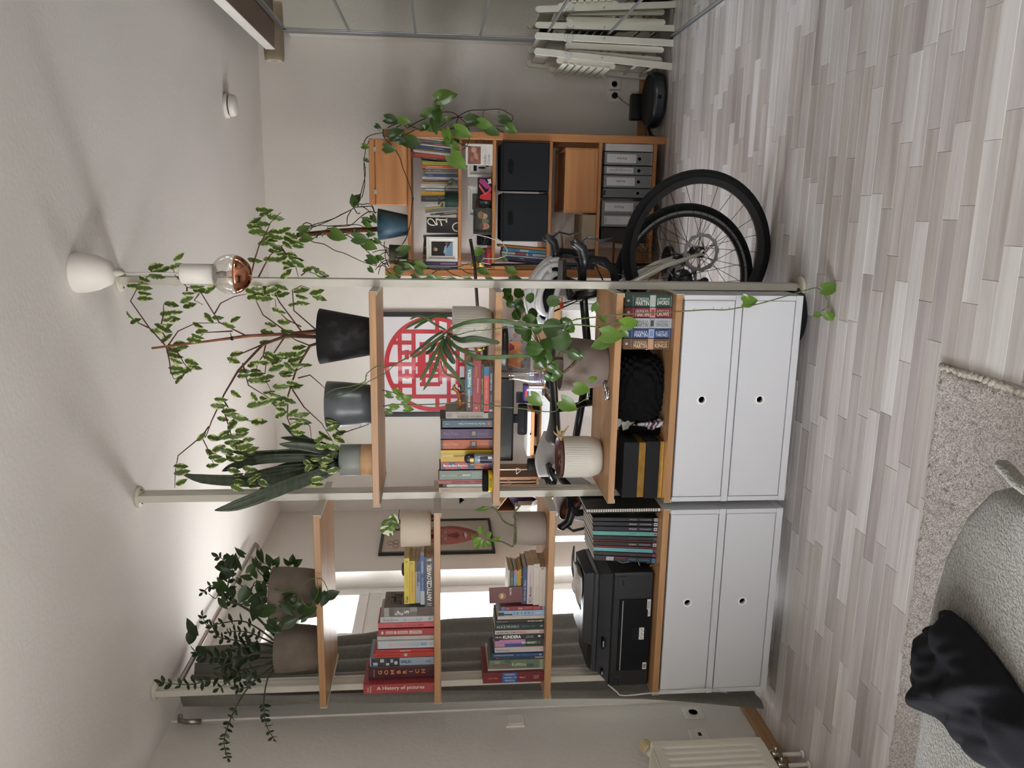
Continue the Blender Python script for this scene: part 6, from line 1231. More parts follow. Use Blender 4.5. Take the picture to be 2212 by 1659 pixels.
ZI = [1.601, 1.292, 1.08, .731, .421, .075]
for zz_ in ZI:
    b = B().box(xl+.047, xr-.047, YI+.004, 5.53, zz_-.021, zz_, 0, .002); build(b, 'shelf_board', pinex, iv)
def bxp(x0, x1, ya, yb, Y, zb=None):
    xm, ym = (x0+x1)/2, (ya+yb)/2
    return P(xm, yb, Y).x, P(xm, ya, Y).x, (P(x1, ym, Y).z if zb is None else zb+.0006), P(x0, ym, Y).z
hin = mat('#9a9a98', .35, .9, .05, key='hinge_steel')
# chest on top
x0, x1, z0, z1 = bxp(797, 879, 300, 443, 5.0, ZI[0])
t = thing('pine_chest', 'pine box with hinged lid on top of the pine shelf', 'box', ((x0+x1)/2, 5.0, z0)); zl = z0+(z1-z0)*.84
b = B().box(x0, x1, 5.0, 5.30, z0, zl-.0008, 0, .004); build(b, 'box_body', pinex, t); b = B().box(x0, x1, 5.0, 5.30, zl+.0008, z1, 0, .004); build(b, 'lid', pinex, t)
for f in (.16, .80): b = B().box(x1-(x1-x0)*f-.013, x1-(x1-x0)*f+.013, 4.9985, 5.0, zl-.008, zl+.008, 0, .0007); build(b, 'hinge', hin, t)
# pots on top
def cone(x0, x1, ya, yb, ya2, yb2, Y, zb, m_, label, name):
    c = P(x0, (ya+yb)/2, Y); k = (c-EYE).dot(fwd)/FPX; r1, r0 = (yb-ya)/2*k, (yb2-ya2)/2*k
    t = thing(name, label, 'potted plant', (c.x, Y, zb)); zt_ = c.z
    b = B().lathe(potprof([(r0*.98, zb+.0006), (r0, zb+.004), ((r0+r1)/2, (zb+zt_)/2), (r1, zt_-.002)], .006, .02), 40, 0, T(c.x, Y, 0)); build(b, 'pot', m_, t); soil(t, c.x, Y, zt_-.016, r1-.008); return t, c.x, zt_, r1
mp, mpx, mpz, mpr = cone(817, 882, 451, 519, 465, 508, 5.12, ZI[0], mat('#2e5468', .5, var=.22, ns=12, bump=.2, bs=200), 'climbing vine on a brown coir pole in a petrol blue pot', 'climbing_vine')
op, opx, opz, opr = cone(841, 882, 528, 571, 530, 570, 5.10, ZI[0], mat('#4a4a36', .15, var=.15, ns=6), 'heart-leaved vine in a glossy olive pot at the left end', 'potted_vine')
Yv = 5.10
def c8(x, y, Y=Yv): return P(560+x/6.144, 430+y/6.144, Y)
coir = mat('#6e3f24', .95, var=.3, ns=60, bump=1.2, bs=90, key='coir')
b = B().tube([c8(1580, 400), c8(1300, 410), c8(1000, 430), c8(760, 455), c8(500, 480)], [.0155, .0155, .0155, .0150, .0140], 14); build(b, 'coir_pole', coir, mp)
b = B()
for i in range(26):
    f = i/25; p = c8(1560-1040*f, 400+78*f); p.y -= .016
    b.tube([p+V((-.014, .006, .004)), p+V((0, 0, .001)), p+V((.014, .006, -.004))], .0008, 4)
o = build(b, 'coir_string', mat('#a98a66', .9), mp)
for cx, cy in ((660, 460), (765, 470), (838, 450), (1045, 430), (1265, 410)):
    p = c8(cx, cy); b = B()
    for i in range(14): 
        a, a2 = i/14*2*PI, (i+1)/14*2*PI; r_ = .0172
        b.add([p+V((r_*math.cos(q_), r_*math.sin(q_), h)) for q_ in (a, a2) for h in (-.004, .004)], [(0, 2, 3, 1)], 0, True)
    b.add([p+V((-.012, -.018, 0)), p+V((-.02, -.02, .004)), p+V((-.024, -.02, -.004)), p+V((-.013, -.018, -.006))], [(0, 1, 2, 3)])
    build(b, 'green_tie', mat('#2f7a5c', .5), mp)
for pts in (((1560, 180), (1450, 170), (1330, 250), (1240, 330), (1150, 360), (950, 360), (800, 350), (620, 370)), ((1520, 300), (1420, 240), (1360, 300), (1400, 250)), ((560, 380), (590, 330), (640, 315), (700, 350), (690, 400), (640, 420)), ((600, 380), (760, 330), (960, 270), (1100, 200), (1220, 140), (1260, 110), (1300, 60), (1350, -10)), ((620, 400), (780, 350), (1000, 255), (1250, 125)), ((1250, 110), (1400, 100), (1490, 100), (1520, 160)), ((1280, 60), (1380, 70), (1440, 60), (1500, 90), (1540, 200)), ((1350, 90), (1420, 130), (1480, 190)), ((530, 570), (640, 550), (760, 500), (900, 400), (1100, 350)), ((540, 400), (480, 560), (430, 520)), ((1220, 150), (1170, 240), (1165, 340)), ((1260, 120), (1300, 190), (1340, 185)), ((900, 380), (1000, 430), (1120, 470), (1200, 500), (1340, 600), (1420, 680), (1530, 780), (1620, 830), (1700, 910)), ((640, 520), (720, 570), (860, 600), (1000, 680), (1130, 720), (1300, 800), (1420, 850), (1560, 890)), ((1050, 560), (1130, 490), (1200, 460), (1330, 480), (1430, 530), (1530, 560)), ((900, 360), (1100, 350), (1300, 340), (1400, 380)), ((1510, 440), (1450, 500), (1500, 550), (1560, 530)), ((1540, 460), (1470, 440), (1440, 520))):
    trail(mp, [c8(x, y, Yv - .02) for x, y in pts], .0030, vined, 'vine', 5, .3)
for pts in (((1720, 660), (1640, 620), (1560, 560)), ((1720, 680), (1600, 680), (1500, 710)), ((1720, 700), (1640, 720), (1580, 780)), ((1725, 760), (1660, 640), (1665, 560)), ((1725, 810), (1640, 830), (1540, 940)), ((1725, 830), (1620, 880), (1580, 1000)), ((1720, 860), (1650, 860), (1610, 820)), ((1720, 900), (1670, 760), (1690, 650)), ((1700, 930), (1640, 880), (1560, 910)), ((1900, 600), (1950, 520), (1980, 420), (2010, 300), (2025, 100), (2050, -20)), ((1850, 830), (1950, 860), (2060, 830), (2160, 850))):
    trail(op, [c8(x, y, 5.02 if pts[0][0] > 1800 else Yv) for x, y in pts], .0030, vined, 'vine', 4, .3)
pd = pothd
for (x, y, dx, dy, L, rt_, m_) in ((1245, 50, .6, -.8, .07, mp, pd), (1280, 80, -.2, -.5, .07, mp, pd), (1300, 30, .3, -.9, .05, mp, pd), (1500, 220, .3, .7, .055, mp, pd), (1380, 280, 1, .2, .06, mp, pd), (1410, 320, .8, .5, .05, mp, poth), (960, 450, 1, .35, .1, mp, poth), (470, 480, -.5, .7, .05, mp, poth), (540, 430, .9, -.5, .07, mp, poth), (560, 510, 1, .1, .075, mp, poth), (430, 490, .5, .4, .05, mp, pd), (1260, 510, 1, .15, .1, mp, pd), (1400, 590, 1, .4, .085, mp, poth), (1440, 580, .6, -.5, .04, mp, pd), (1440, 790, 1, .3, .075, op, pd), (1530, 780, .2, .9, .05, op, poth), (1560, 780, 1, .1, .05, op, poth), (1460, 910, .6, .7, .045, op, pd), (1440, 450, .8, .2, .05, mp, pd), (1530, 540, .8, .4, .05, mp, pd),
    (1860, 700, .7, -.3, .08, op, pd), (1900, 880, 1, .1, .075, op, poth), (1820, 900, .4, .9, .06, op, poth), (2060, 860, .8, .2, .07, op, pd), (2120, 920, .5, .7, .05, op, poth), (1700, 1020, .7, .1, .06, op, poth), (1780, 1040, .9, -.1, .05, op, pd), (2030, 1040, .9, .1, .06, op, pd)):
    leaf('heart', m_, c8(x, y, 5.02), down*dx - right*dy + V((0, -.2, 0)), L, rt_, (R.uniform(-.3, .3), -1, .4))
# runners that hang over the right side of the shelf and down its left post
def c9(x, y, Y=5.0): return P(780+x/6.32, 190+y/6.32, Y)
rv = thing('trailing_pothos', 'dark-stemmed vine with heart leaves draped over the right edge of pine shelf', 'vine', (xr, 5.02, 1.745))
for pts, Y in ((((20, 830), (60, 700), (150, 640), (300, 610)), 5.0), (((10, 1500), (50, 1300), (40, 1050), (60, 850), (110, 720)), 4.99), (((-30, 1540), (20, 1350), (60, 1150), (30, 950)), 4.99), (((300, 560), (310, 660), (420, 790), (520, 930), (570, 1090), (630, 1240), (680, 1390), (705, 1480), (700, 1600)), 4.98), (((360, 545), (450, 500), (550, 480), (620, 540)), 5.02), (((630, 550), (760, 470), (980, 370), (1110, 330), (1240, 335), (1330, 390), (1430, 490), (1475, 580), (1475, 700), (1440, 800), (1370, 850)), 5.0), (((480, 540), (600, 490), (700, 530), (820, 570), (900, 580)), 5.02), (((1010, 580), (1130, 490), (1320, 390), (1480, 310), (1690, 300), (1880, 290), (1990, 330), (2075, 400), (2020, 510)), 5.03), (((1070, 490), (1200, 420), (1370, 400), (1560, 430), (1800, 510), (1980, 520)), 5.03), (((1180, 570), (1300, 540), (1600, 510)), 5.03), (((1800, 510), (1880, 570), (1950, 610)), 5.03), (((1330, 390), (1300, 480), (1290, 560)), 5.03), (((1320, 740), (1400, 785), (1490, 800)), 4.98), (((560, 660), (680, 600), (740, 570)), 4.99), (((340, 640), (470, 690), (600, 720)), 4.99), (((1290, 550), (1330, 740)), 4.99)):
    trail(rv, [c9(x, y, Y) for x, y in pts], .0028, vined, 'vine', 6, .3)
for pts in (((1480, 310), (1470, 370), (1465, 430)), ((1680, 300), (1660, 390), (1640, 440)), ((1875, 290), (1880, 330), (1915, 410)), ((1990, 340), (1975, 420)), ((1090, 320), (1130, 270), (1090, 210), (1060, 160)), ((520, 480), (530, 430), (600, 430), (650, 465)), ((340, 430), (460, 490)), ((880, 470), (860, 420)), ((920, 400), (940, 450)), ((210, 510), (270, 600))):
    trail(rv, [c9(x, y, 5.0) for x, y in pts], .0016, vine, 'petiole', 0, .3)
for (x, y, dx, dy, L) in ((1050, 150, 1, -.35, .125), (1060, 185, -.3, .5, .06), (1040, 280, -.1, -.9, .055), (960, 330, -1, .3, .075), (1010, 300, .2, .8, .075), (1040, 320, .2, 1, .08), (1000, 440, .1, 1, .085), (900, 500, -.6, .5, .06), (880, 500, .6, .6, .06), (340, 420, 1, .15, .08), (520, 430, 1, .3, .07), (200, 510, .7, .4, .04), (1140, 420, 1, .2, .045), (1450, 450, 1, -.15, .095), (1610, 470, 1, .3, .085), (1720, 550, 1, .5, .085), (1900, 430, 1, .1, .075), (1980, 520, 1, .6, .08), (1160, 570, .2, 1, .08), (1290, 570, 1, .4, .105), (1370, 640, .9, -.1, .06), (400, 670, .8, -.5, .095), (500, 700, 1, .6, .06), (610, 720, 1, .15, .1), (320, 810, 1, .25, .075), (1230, 920, .8, .75, .12), (1220, 740, 1, -.1, .06), (1250, 760, .6, .6, .06), (1130, 720, .3, .3, .05), (20, 790, .7, .2, .045), (60, 970, .3, .3, .03)):
    d = down*dx - right*dy; leaf('heart', poth if R.random() < .6 else pd, c9(x, y, 4.985), d + V((0, R.uniform(-.25, .1), 0)), L, rv, (R.uniform(-.35, .35), -1, R.uniform(.1, .6)))
lvn = thing('side_vine', 'thin vine with small leaves running down the left post of pine shelf', 'vine', (xl, 5.02, 1.74))
def cb(x, y, Y=5.0): return P(780+x/4.483, 250+y/4.483, Y)
for pts in (((240, 1490), (330, 1560), (480, 1590), (700, 1560), (900, 1580), (1100, 1590), (1300, 1590)), ((330, 1370), (480, 1400), (600, 1440), (700, 1490), (850, 1490), (980, 1450), (1060, 1425)), ((650, 1560), (780, 1480), (900, 1540), (1080, 1590)), ((960, 1480), (1030, 1520), (1090, 1530)), ((1300, 1590), (1500, 1580), (1700, 1590))):
    trail(lvn, [cb(x, y, 5.0) for x, y in pts], .0026, vined, 'vine', 7, .3)
for (x, y, dx, dy, L) in ((340, 1470, .8, .6, .06), (400, 1460, 1, -.2, .08), (430, 1450, .9, .4, .06), (550, 1490, .6, .6, .055), (530, 1440, .8, .2, .075), (640, 1560, .8, .3, .07), (720, 1580, 1, .1, .06), (840, 1580, .9, 0, .05), (280, 1560, 1, .2, .05), (1000, 1580, .9, 0, .05), (1090, 1310, 1, .1, .075), (1150, 1480, .9, .5, .07), (1370, 1380, .6, .4, .04), (1420, 1480, .9, .4, .07), (1210, 1580, .9, .1, .05), (1450, 1590, .9, -.1, .07), (1680, 1580, .9, .1, .06)):
    leaf('heart', pd if R.random() < .5 else poth, cb(x, y, 4.99), down*dx - right*dy, L, lvn, (R.uniform(-.3, .3), -1, .4))
# ---------------------------------------------------------------- things on the pine shelf
YC = 5.07
def istand(xt, ya, yb, zb, col, label, titles=(), bands=(), tilt=0, Y=YC, d=.17, **k):
    stand(xt, ya, yb, zb, Y, col, label, titles, bands, d, tilt, **k)
z = ZI[1]; U = ' on the top pine shelf book row'
t0 = .085
def ib(xt, ya, yb): return 780+xt/4.483, 250+ya/4.483, 250+yb/4.483
zx = 990
# leaning group: pixels are taken half-way up, the tilt carries the heads to the right
for k, (xt, ya, yb, col, lb, ti, ba) in enumerate((
    (505, 222, 238, '#8d908c', 'grey magazine leaning at the right end', [], []), (500, 240, 252, '#c9cbc8', 'pale thin magazine leaning second from the right end', [], []), (520, 254, 264, '#5d6662', 'dark grey-green magazine leaning third from the right end', [], []), (525, 266, 278, '#6f7f74', 'sage magazine leaning fourth from the right end', [], []),
    (545, 281, 299, '#6f2036', 'leaning maroon book with white title', [('THE UNIVERSAL HISTORY', .35, .8, '#d8c4c8', .4)], []), (555, 301, 317, '#d5d2c9', 'leaning cream book with pink title', [('GRAFIK DESIGN', .3, .8, '#b06a7a', .4)], []), (505, 320, 344, '#274a76', 'leaning blue book with white title', [('THE UNIVERSAL', .35, .8, '#d8dce4', .35), ('M', .04, .08, '#e0e4ea', .5)], []), (520, 347, 361, '#8a5f2c', 'leaning ochre brown book', [], []),
    (507, 364, 388, '#d4d4d0', 'leaning white book with grey spaced title', [('B A U H A U S', .12, .4, '#555', .35), ('TYPO', .5, .85, '#777', .3)], []), (482, 391, 424, '#c23a22', 'leaning bright red book', [('T', .7, .73, '#7a2014', .3), ('H', .42, .45, '#7a2014', .3)], [(0, .1, '#7d2a1c')]), (578, 427, 444, '#23211f', 'leaning black book with grey title', [('TOWARDS A NEW', .1, .42, '#b5b0a8', .4)], []))):
    a, b0, b1 = ib(xt, ya, yb); istand(a, b0+1.5, b1+1.5, z, col, lb+U, ti, ba, tilt=t0, d=.16)
for xt, ya, yb, col, lb, ti, ba, tl_ in (
    (592, 446, 482, '#b3ac38', 'upright olive yellow book with dark title', [("THE ARTIST'S WAY", .1, .58, '#6a6620', .32)], [], 0), (590, 485, 508, '#d8622c', 'orange book with white title', [('BRAND IDENTITY', .16, .56, '#f2d8c8', .36, 'd', .5, .01), ('X', .9, .96, WH, .5)], [], 0), (620, 509, 517, '#d9b8b0', 'thin pinkish book beside the orange one', [], [], 0), (622, 519, 549, '#6d6a66', 'grey book with tiny white title', [('ALPHABET', .26, .5, '#c9c6c0', .25), ('▲', .1, .14, '#ddd', .3)], [], 0), (624, 550, 566, '#a79f8d', 'beige book between grey and blue', [], [], 0), (622, 568, 592, '#2b3c78', 'royal blue thin book', [('LONDON', .06, .22, '#c4cce0', .3)], [], 0),
    (592, 594, 620, '#d8d8d4', 'white book with bold black title', [('CREATIVE STRATEGY', .08, .4, '#333', .38, 'd', .5, .02), ('AND THE BUSINESS OF DESIGN', .42, .8, '#555', .3)], [], 0), (600, 622, 640, '#4a4845', 'dark grey book with small grey title', [('A DESIGNERS RESEARCH', .04, .45, '#a5a29c', .35)], [], 0), (578, 643, 661, '#b87f4c', 'tan orange book', [('BOOK OF IDEAS', .2, .55, '#e0c4a0', .35)], [], 0), (582, 663, 674, '#d5cfc4', 'thin cream book beside the tan one', [], [], 0), (578, 676, 702, '#dcdad4', 'white book with small black title', [('WHAT IS DESIGN', .14, .42, '#555', .3)], [], 0), (622, 711, 729, '#d9d7d0', 'short white booklet', [], [], 0),
    (578, 735, 769, '#d9a41f', 'golden yellow book with red title', [('GRAPHIC 365', .08, .3, '#b5651c', .35, 'd', .5, .01)], [], 0), (580, 772, 828, '#1f1e1e', 'thick black book with tiny grey title', [('THINKING WITH A PICTURES\nSTEFAN SAGMEISTER', .05, .55, '#8a8680', .35)], [], -.02)):
    a, b0, b1 = ib(xt, ya, yb); istand(a, b0, b1, z, col, lb+U, ti, ba, tilt=tl_)
for xt, ya, yb, col, lb, ti, ba in ((622, 858, 882, '#d8d6d2', 'white book leaning left behind the green pot', [], []), (615, 884, 902, '#c9b02c', 'yellow book leaning left behind the green pot', [('A', .2, .3, '#7a6a1c', .4)], []), (618, 905, 938, '#8f8f8c', 'grey book leaning left behind the green pot', [], []), (665, 948, 970, '#c4c3bf', 'pale book with black pattern leaning left', [('nn', .05, .12, '#333', .4)], [(.18, .5, '#55534f', .1, .8)]), (760, 973, 982, '#9a7a2c', 'thin short ochre book leaning left', [], [])):
    a, b0, b1 = ib(xt, ya, yb); istand(a, b0-6, b1-6, z, col, lb+U, ti, ba, tilt=-.11)
# face-out black book
a, b0, b1 = ib(632, 985, 1138); x0, x1 = P(960, b1, 5.03).x, P(960, b0, 5.03).x; zt_ = P(a, (b0+b1)/2, 5.03).z
t = thing('display_book', 'black book shown face-on with big cream numerals on the pine shelf', 'book', ((x0+x1)/2, 5.06, z)); Mb = T(x0, 5.045, z+.0006) @ RXm(-.07)
w_, h_ = x1-x0, zt_-z-.001
b = B().box(0, w_, 0, .004, 0, h_, 0, .0008, Mb); build(b, 'cover', mat('#191817', .5, var=.05, key='black_cover'), t); b = B().box(.002, w_-.002, .004, .016, .002, h_-.002, 0, 0, Mb); build(b, 'pages', pg, t)
cr = mat('#d9d4bf', .6, key='cream_ink')
def num(pl, r_):
    b = B(); b.tube([Mb @ V((w_*u, -.0012, h_*w)) for u, w in pl], r_, 6, fl=.35); build(b, 'numeral', cr, t)
def stroke(pl):
    b = B(); b.tube([P(900+x/5.95, 430+y/5.95, 5.043) for x, y in pl], .0042, 6); build(b, 'numeral', cr, t)
stroke([(240, 330), (215, 335), (180, 330), (152, 312), (140, 285), (150, 260), (175, 250), (203, 260), (225, 285), (240, 310), (255, 332), (264, 330)])
stroke([(264, 332), (258, 300), (250, 272), (252, 248), (284, 256), (310, 285), (324, 345)]); stroke([(250, 262), (320, 262), (385, 265)]); stroke([(385, 230), (385, 302)])
stroke([(530, 300), (495, 308), (470, 330), (462, 355), (470, 385), (495, 408), (530, 412)])
for k, (ya, yb, xt, col, lb) in enumerate(((1143, 1156, 600, '#3f5a58', 'dark teal book leaning beside the white photo frame'), (1158, 1170, 605, '#26383c', 'very dark teal book beside the white photo frame'))):
    a, b0, b1 = ib(xt, ya, yb); istand(a, b0+1, b1+1, z, col, lb+' on pine shelf', [('CITIES IN A THOUSAND', .3, .8, '#7fa09c', .35)], [], tilt=-.05)
for k, (ya, yb, xt, col, lb) in enumerate(((1176, 1200, 606, '#5f8a4a', 'green-topped'), (1203, 1232, 608, '#3b4a4c', 'dark slate'), (1236, 1262, 604, '#25262a', 'black'), (1266, 1290, 602, '#b06a24', 'amber'), (1293, 1318, 602, '#8a2a26', 'dark red'), (1321, 1345, 600, '#2a2626', 'brown black'), (1348, 1388, 598, '#b9a898', 'beige'))):
    a, b0, b1 = ib(xt, ya, yb); istand(a, b0, b1, z, col, lb+' book whose head shows above the white photo frame', [], [], Y=5.15)
for ya, yb, xt, col, lb, ti, ba in ((1394, 1414, 594, '#c9bcc8', 'lilac white book with red square', [], [(.02, .1, '#8c1f3a', .1, .8)]), (1417, 1448, 598, '#4a2c5c', 'dark violet book with pale title', [('WOMEN ECONOMY', .5, .95, '#c9b4cc', .5, 'u')], [(0, .3, '#27304f'), (.6, .9, '#7a4a6a', .1, .3)]), (1452, 1464, 600, '#cfd4d8', 'thin white book at the left end', [], []), (1467, 1484, 588, '#2f5f98', 'blue book at the very left end', [], [(.2, .8, '#c8ccd0', .4, .9)])):
    a, b0, b1 = ib(xt, ya, yb); istand(a, b0, b1, z, col, lb+U, ti, ba, Y=5.05)
# frames and prints -------------------------------------------------
def frame(label, name, x0, x1, ya, yb, Y, zb, fw, fm_, lean=0, mw=0, dp=.018, cat='picture frame'):
    a0, a1, c0, c1 = bxp(x0, x1, ya, yb, Y, zb); w, h = a1-a0, c1-c0
    t = thing(name, label, cat, ((a0+a1)/2, Y, c0)); M = T(a0, Y, c0+dp*abs(math.sin(lean))) @ RXm(-lean)
    b = B().box(0, fw, 0, dp, 0, h, 0, .0015, M).box(w-fw, w, 0, dp, 0, h, 0, .0015, M).box(fw, w-fw, 0, dp, 0, fw, 0, .0015, M).box(fw, w-fw, 0, dp, h-fw, h, 0, .0015, M); build(b, 'frame', fm_, t)
    if mw:
        b = B().box(fw, w-fw, dp*.45, dp*.7, fw, h-fw, 0, 0, M); build(b, 'mount', mat('#dedbd3', .8), t)
    return t, M, w, h, dp*.44 - (.0008 if mw else 0)
def fill(t, M, u0, u1, w0, w1, y, col, name='print'):
    b = B().add([(u0, y, w0), (u1, y, w0), (u1, y, w1), (u0, y, w1)], [(0, 1, 2, 3)], 0, False, M); return build(b, name, col if not isinstance(col, str) else mat(col, .6, var=.12, ns=30), t)
def blob(t, M, cx, cz, rx, rz_, y, col, name='print_shape', n=20, rot=0):
    b = B().add([(cx+rx*math.cos(a)*math.cos(rot)-rz_*math.sin(a)*math.sin(rot), y, cz+rx*math.cos(a)*math.sin(rot)+rz_*math.sin(a)*math.cos(rot)) for a in [i*2*PI/n for i in range(n)]], [tuple(range(n))], 0, False, M); return build(b, name, mat(col, .6, var=.12, ns=40), t)
def poly(t, M, pts, y, col, name='print_shape'):
    b = B().add([(u, y, w) for u, w in pts], [tuple(range(len(pts)))], 0, False, M); return build(b, name, mat(col, .6, var=.08, ns=40), t)
whf = mat('#d9d6ce', .45, var=.02, key='white_frame'); bkf = mat('#141415', .4, var=.04, key='black_frame')
t, M, w, h, y = frame('white photo frame with two people on the top book row', 'photo_frame', 921, 989, 511.5, 564.5, 5.02, ZI[1], .016, whf, .03, 1)
fill(t, M, w*.22, w*.80, h*.16, h*.84, y, '#2c2b2a'); poly(t, M, [(w*.22, h*.16), (w*.22, h*.42), (w*.5, h*.36), (w*.78, h*.22), (w*.78, h*.16)], y-.0003, '#6f8ca6')
blob(t, M, w*.48, h*.70, w*.07, h*.06, y-.0004, '#b58a74'); blob(t, M, w*.50, h*.75, w*.085, h*.04, y-.0003, '#5a3a2c'); blob(t, M, w*.73, h*.35, w*.045, h*.06, y-.0004, '#7a4a38'); poly(t, M, [(w*.28, h*.40), (w*.42, h*.36), (w*.70, h*.34), (w*.6, h*.42), (w*.36, h*.46)], y-.0004, '#8fa0b0')
a, b0, b1 = ib(822, 730, 882)
gp_, gx2, gz2, gr2 = cone(961, 991, 414, 447, 415.5, 446, 5.02, ZI[1], mat('#1e332a', .55, var=.06), 'small dark green pot with a thin succulent in front of the books', 'small_plant')
for pts in (((822, 760), (810, 700), (860, 660), (900, 620)), ((822, 800), (780, 790), (760, 820), (800, 870)), ((822, 740), (805, 690))): trail(gp_, [cb(x, y, 5.02) for x, y in pts], .0022, mat('#4a5a40', .6), 'stem')
for k in range(22):
    f = k/21; x, y = (850+80*f, 665-60*f) if k < 14 else (770+R.uniform(-15, 30), 800+R.uniform(-20, 70)); leaf('round', leaf_mat('succulent_leaf', '#5a6b58', '#6a7a66', .9) if k == 0 else bpy.data.materials['succulent_leaf'], cb(x+R.uniform(-12, 12), y+R.uniform(-14, 14), 5.01), down*R.uniform(-1, 1)+right*R.uniform(-1, 1), .018, gp_)
z = ZI[2]
t, M, w, h, y = frame('white picture frame half hidden behind the baby card', 'photo_frame', 1010, 1064, 340, 382, 5.13, z, .016, whf, .05, 1)
fill(t, M, w*.3, w*.7, h*.25, h*.75, y, '#1d1d20')
t, M, w, h, y = frame('pale watercolour card with a black blot before the white frame', 'art_card', 1030, 1063, 338, 373, 5.10, z, .001, mat('#c9c8c4', .7), .05, 0, .003, 'card')
fill(t, M, .001, w-.001, .001, h-.001, .0008, '#b9b9b6'); blob(t, M, w*.62, h*.3, w*.25, h*.2, .0004, '#19191a'); blob(t, M, w*.3, h*.66, w*.06, h*.26, .0004, '#222224')
t, M, w, h, y = frame('white birth card with scalloped edge and a baby photo', 'baby_card', 1006, 1063.5, 311, 357, 5.055, z, .001, mat('#e2ddd6', .75), .04, 0, .002, 'card')
sc = []
n = 9
for side in range(4):
    for i in range(n*4):
        f = i/(n*4); d_ = .0022*abs(math.sin(PI*f*n))
        sc.append({0: (w*f, -d_+.001), 1: (w+d_-.001, h*f), 2: (w*(1-f), h+d_-.001), 3: (-d_+.001, h*(1-f))}[side])
b = B().prism(sc, 0, .0012, 0, M @ Matrix(((1, 0, 0, 0), (0, 0, 1, 0), (0, 1, 0, 0), (0, 0, 0, 1)))); build(b, 'card_paper', mat('#e2ddd6', .75), t)
fill(t, M, w*.05, w*.88, h*.44, h*.92, -.0004, '#8c5a4e', 'baby_photo'); blob(t, M, w*.72, h*.7, w*.13, h*.1, -.0007, '#c99a88'); blob(t, M, w*.45, h*.62, w*.2, h*.07, -.0008, '#bf8d7a', rot=.4); blob(t, M, w*.30, h*.75, w*.12, h*.06, -.0006, '#a9776a', rot=-.5); blob(t, M, w*.68, h*.69, w*.02, h*.008, -.0009, '#4a2a22'); blob(t, M, w*.77, h*.69, w*.02, h*.008, -.0009, '#4a2a22')
letters('Hello', M @ V((w*.28, -.0006, h*.28)), (1, 0, 0), (0, 0, 1), w*.45, h*.10, ink('#5a6a72'), t); letters('Oscar', M @ V((w*.30, -.0006, h*.15)), (1, 0, 0), (0, 0, 1), w*.48, h*.10, ink('#5a6a72'), t)
b = B().tube([M @ V((w*.74+.008*math.cos(a), -.0006, h*.28+.006*math.sin(a))) for a in [i*PI/8 for i in range(16)]], .0004, 4, closed=True); build(b, 'emblem', ink('#b9b5ac'), t)
t, M, w, h, y = frame('black box with red and violet abstract ribbons', 'art_box', 1032, 1063, 383.5, 435, 5.06, z, .003, bkf, .02, 0, .03, 'box')
fill(t, M, .002, w-.002, .002, h-.002, .0004, '#151214'); poly(t, M, [(w*.05, h*.08), (w*.35, h*.06), (w*.42, h*.3), (w*.25, h*.82), (w*.12, h*.86), (w*.06, h*.5)], -.0003, '#c2262c'); poly(t, M, [(w*.38, h*.15), (w*.62, h*.1), (w*.92, h*.5), (w*.95, h*.86), (w*.8, h*.9), (w*.55, h*.45)], -.0004, '#a8387c'); poly(t, M, [(w*.45, h*.08), (w*.6, h*.05), (w*.35, h*.45), (w*.75, h*.9), (w*.62, h*.92), (w*.25, h*.5)], -.0006, '#d24a5a'); poly(t, M, [(w*.76, h*.05), (w*.95, h*.08), (w*.93, h*.35), (w*.82, h*.25), (w*.74, h*.3)], -.0007, '#dcd8d6'); poly(t, M, [(w*.4, h*.28), (w*.55, h*.22), (w*.5, h*.45)], -.0008, '#181416')
t, M, w, h, y = frame('white picture frame behind the black ribbon box', 'photo_frame', 1010.5, 1064, 401, 470, 5.15, z, .017, whf, .05, 1); fill(t, M, w*.25, w*.75, h*.2, h*.8, y, '#5a4a44')
c = P(1045, 436, 5.10); k = (c-EYE).dot(fwd)/FPX
t = thing('glass_vase', 'dark blue-grey glass bowl before the second white frame', 'vase', (c.x, 5.10, z)); b = B().lathe(potprof([(.02, z+.0005), (.03, z+.01), (.034, z+.03), (.03, z+.055), (.022, z+.075)], .003, .03), 28, 0, T(c.x, 5.10, 0)); build(b, 'bowl', mat('#3f4a52', .1, var=.1, coat=.5), t); b = B().tube([(c.x, 5.09, z+.05), (c.x+.02, 5.07, z+.09)], .0015, 5); build(b, 'stirrer', ink('#222'), t)
x0, x1, c0, c1 = bxp(1028, 1064, 437, 449, 5.12, z); b = B().box(x0, x1, 5.12, 5.2, c0, c1, 0, .002); single(b, 'brown_box', mat('#4a2a22', .6), 'small dark brown box between the bowl and the couple photo', 'box', ((x0+x1)/2, 5.12, c0))
t, M, w, h, y = frame('black photo frame with a smiling couple', 'photo_frame', 1022.5, 1061.5, 450, 505.5, 5.04, z, .011, bkf, .04); fill(t, M, .01, w-.01, .01, h-.01, .008, '#33352e')
blob(t, M, w*.30, h*.40, w*.13, h*.27, .0076, '#b98a76'); blob(t, M, w*.30, h*.58, w*.14, h*.12, .0074, '#5a4438'); blob(t, M, w*.70, h*.45, w*.11, h*.22, .0076, '#c49a84'); blob(t, M, w*.74, h*.6, w*.15, h*.16, .0074, '#8a6a4c'); blob(t, M, w*.5, h*.35, w*.1, h*.2, .0078, '#6a7258')
for u in (.27, .35): blob(t, M, w*u, h*.45, w*.015, h*.02, .0070, '#2a1a14')
for u in (.66, .73): blob(t, M, w*u, h*.49, w*.013, h*.02, .0070, '#2a1a14')
blob(t, M, w*.31, h*.28, w*.05, h*.02, .0070, '#8a3a34'); blob(t, M, w*.69, h*.34, w*.04, h*.02, .0070, '#8a3a34')
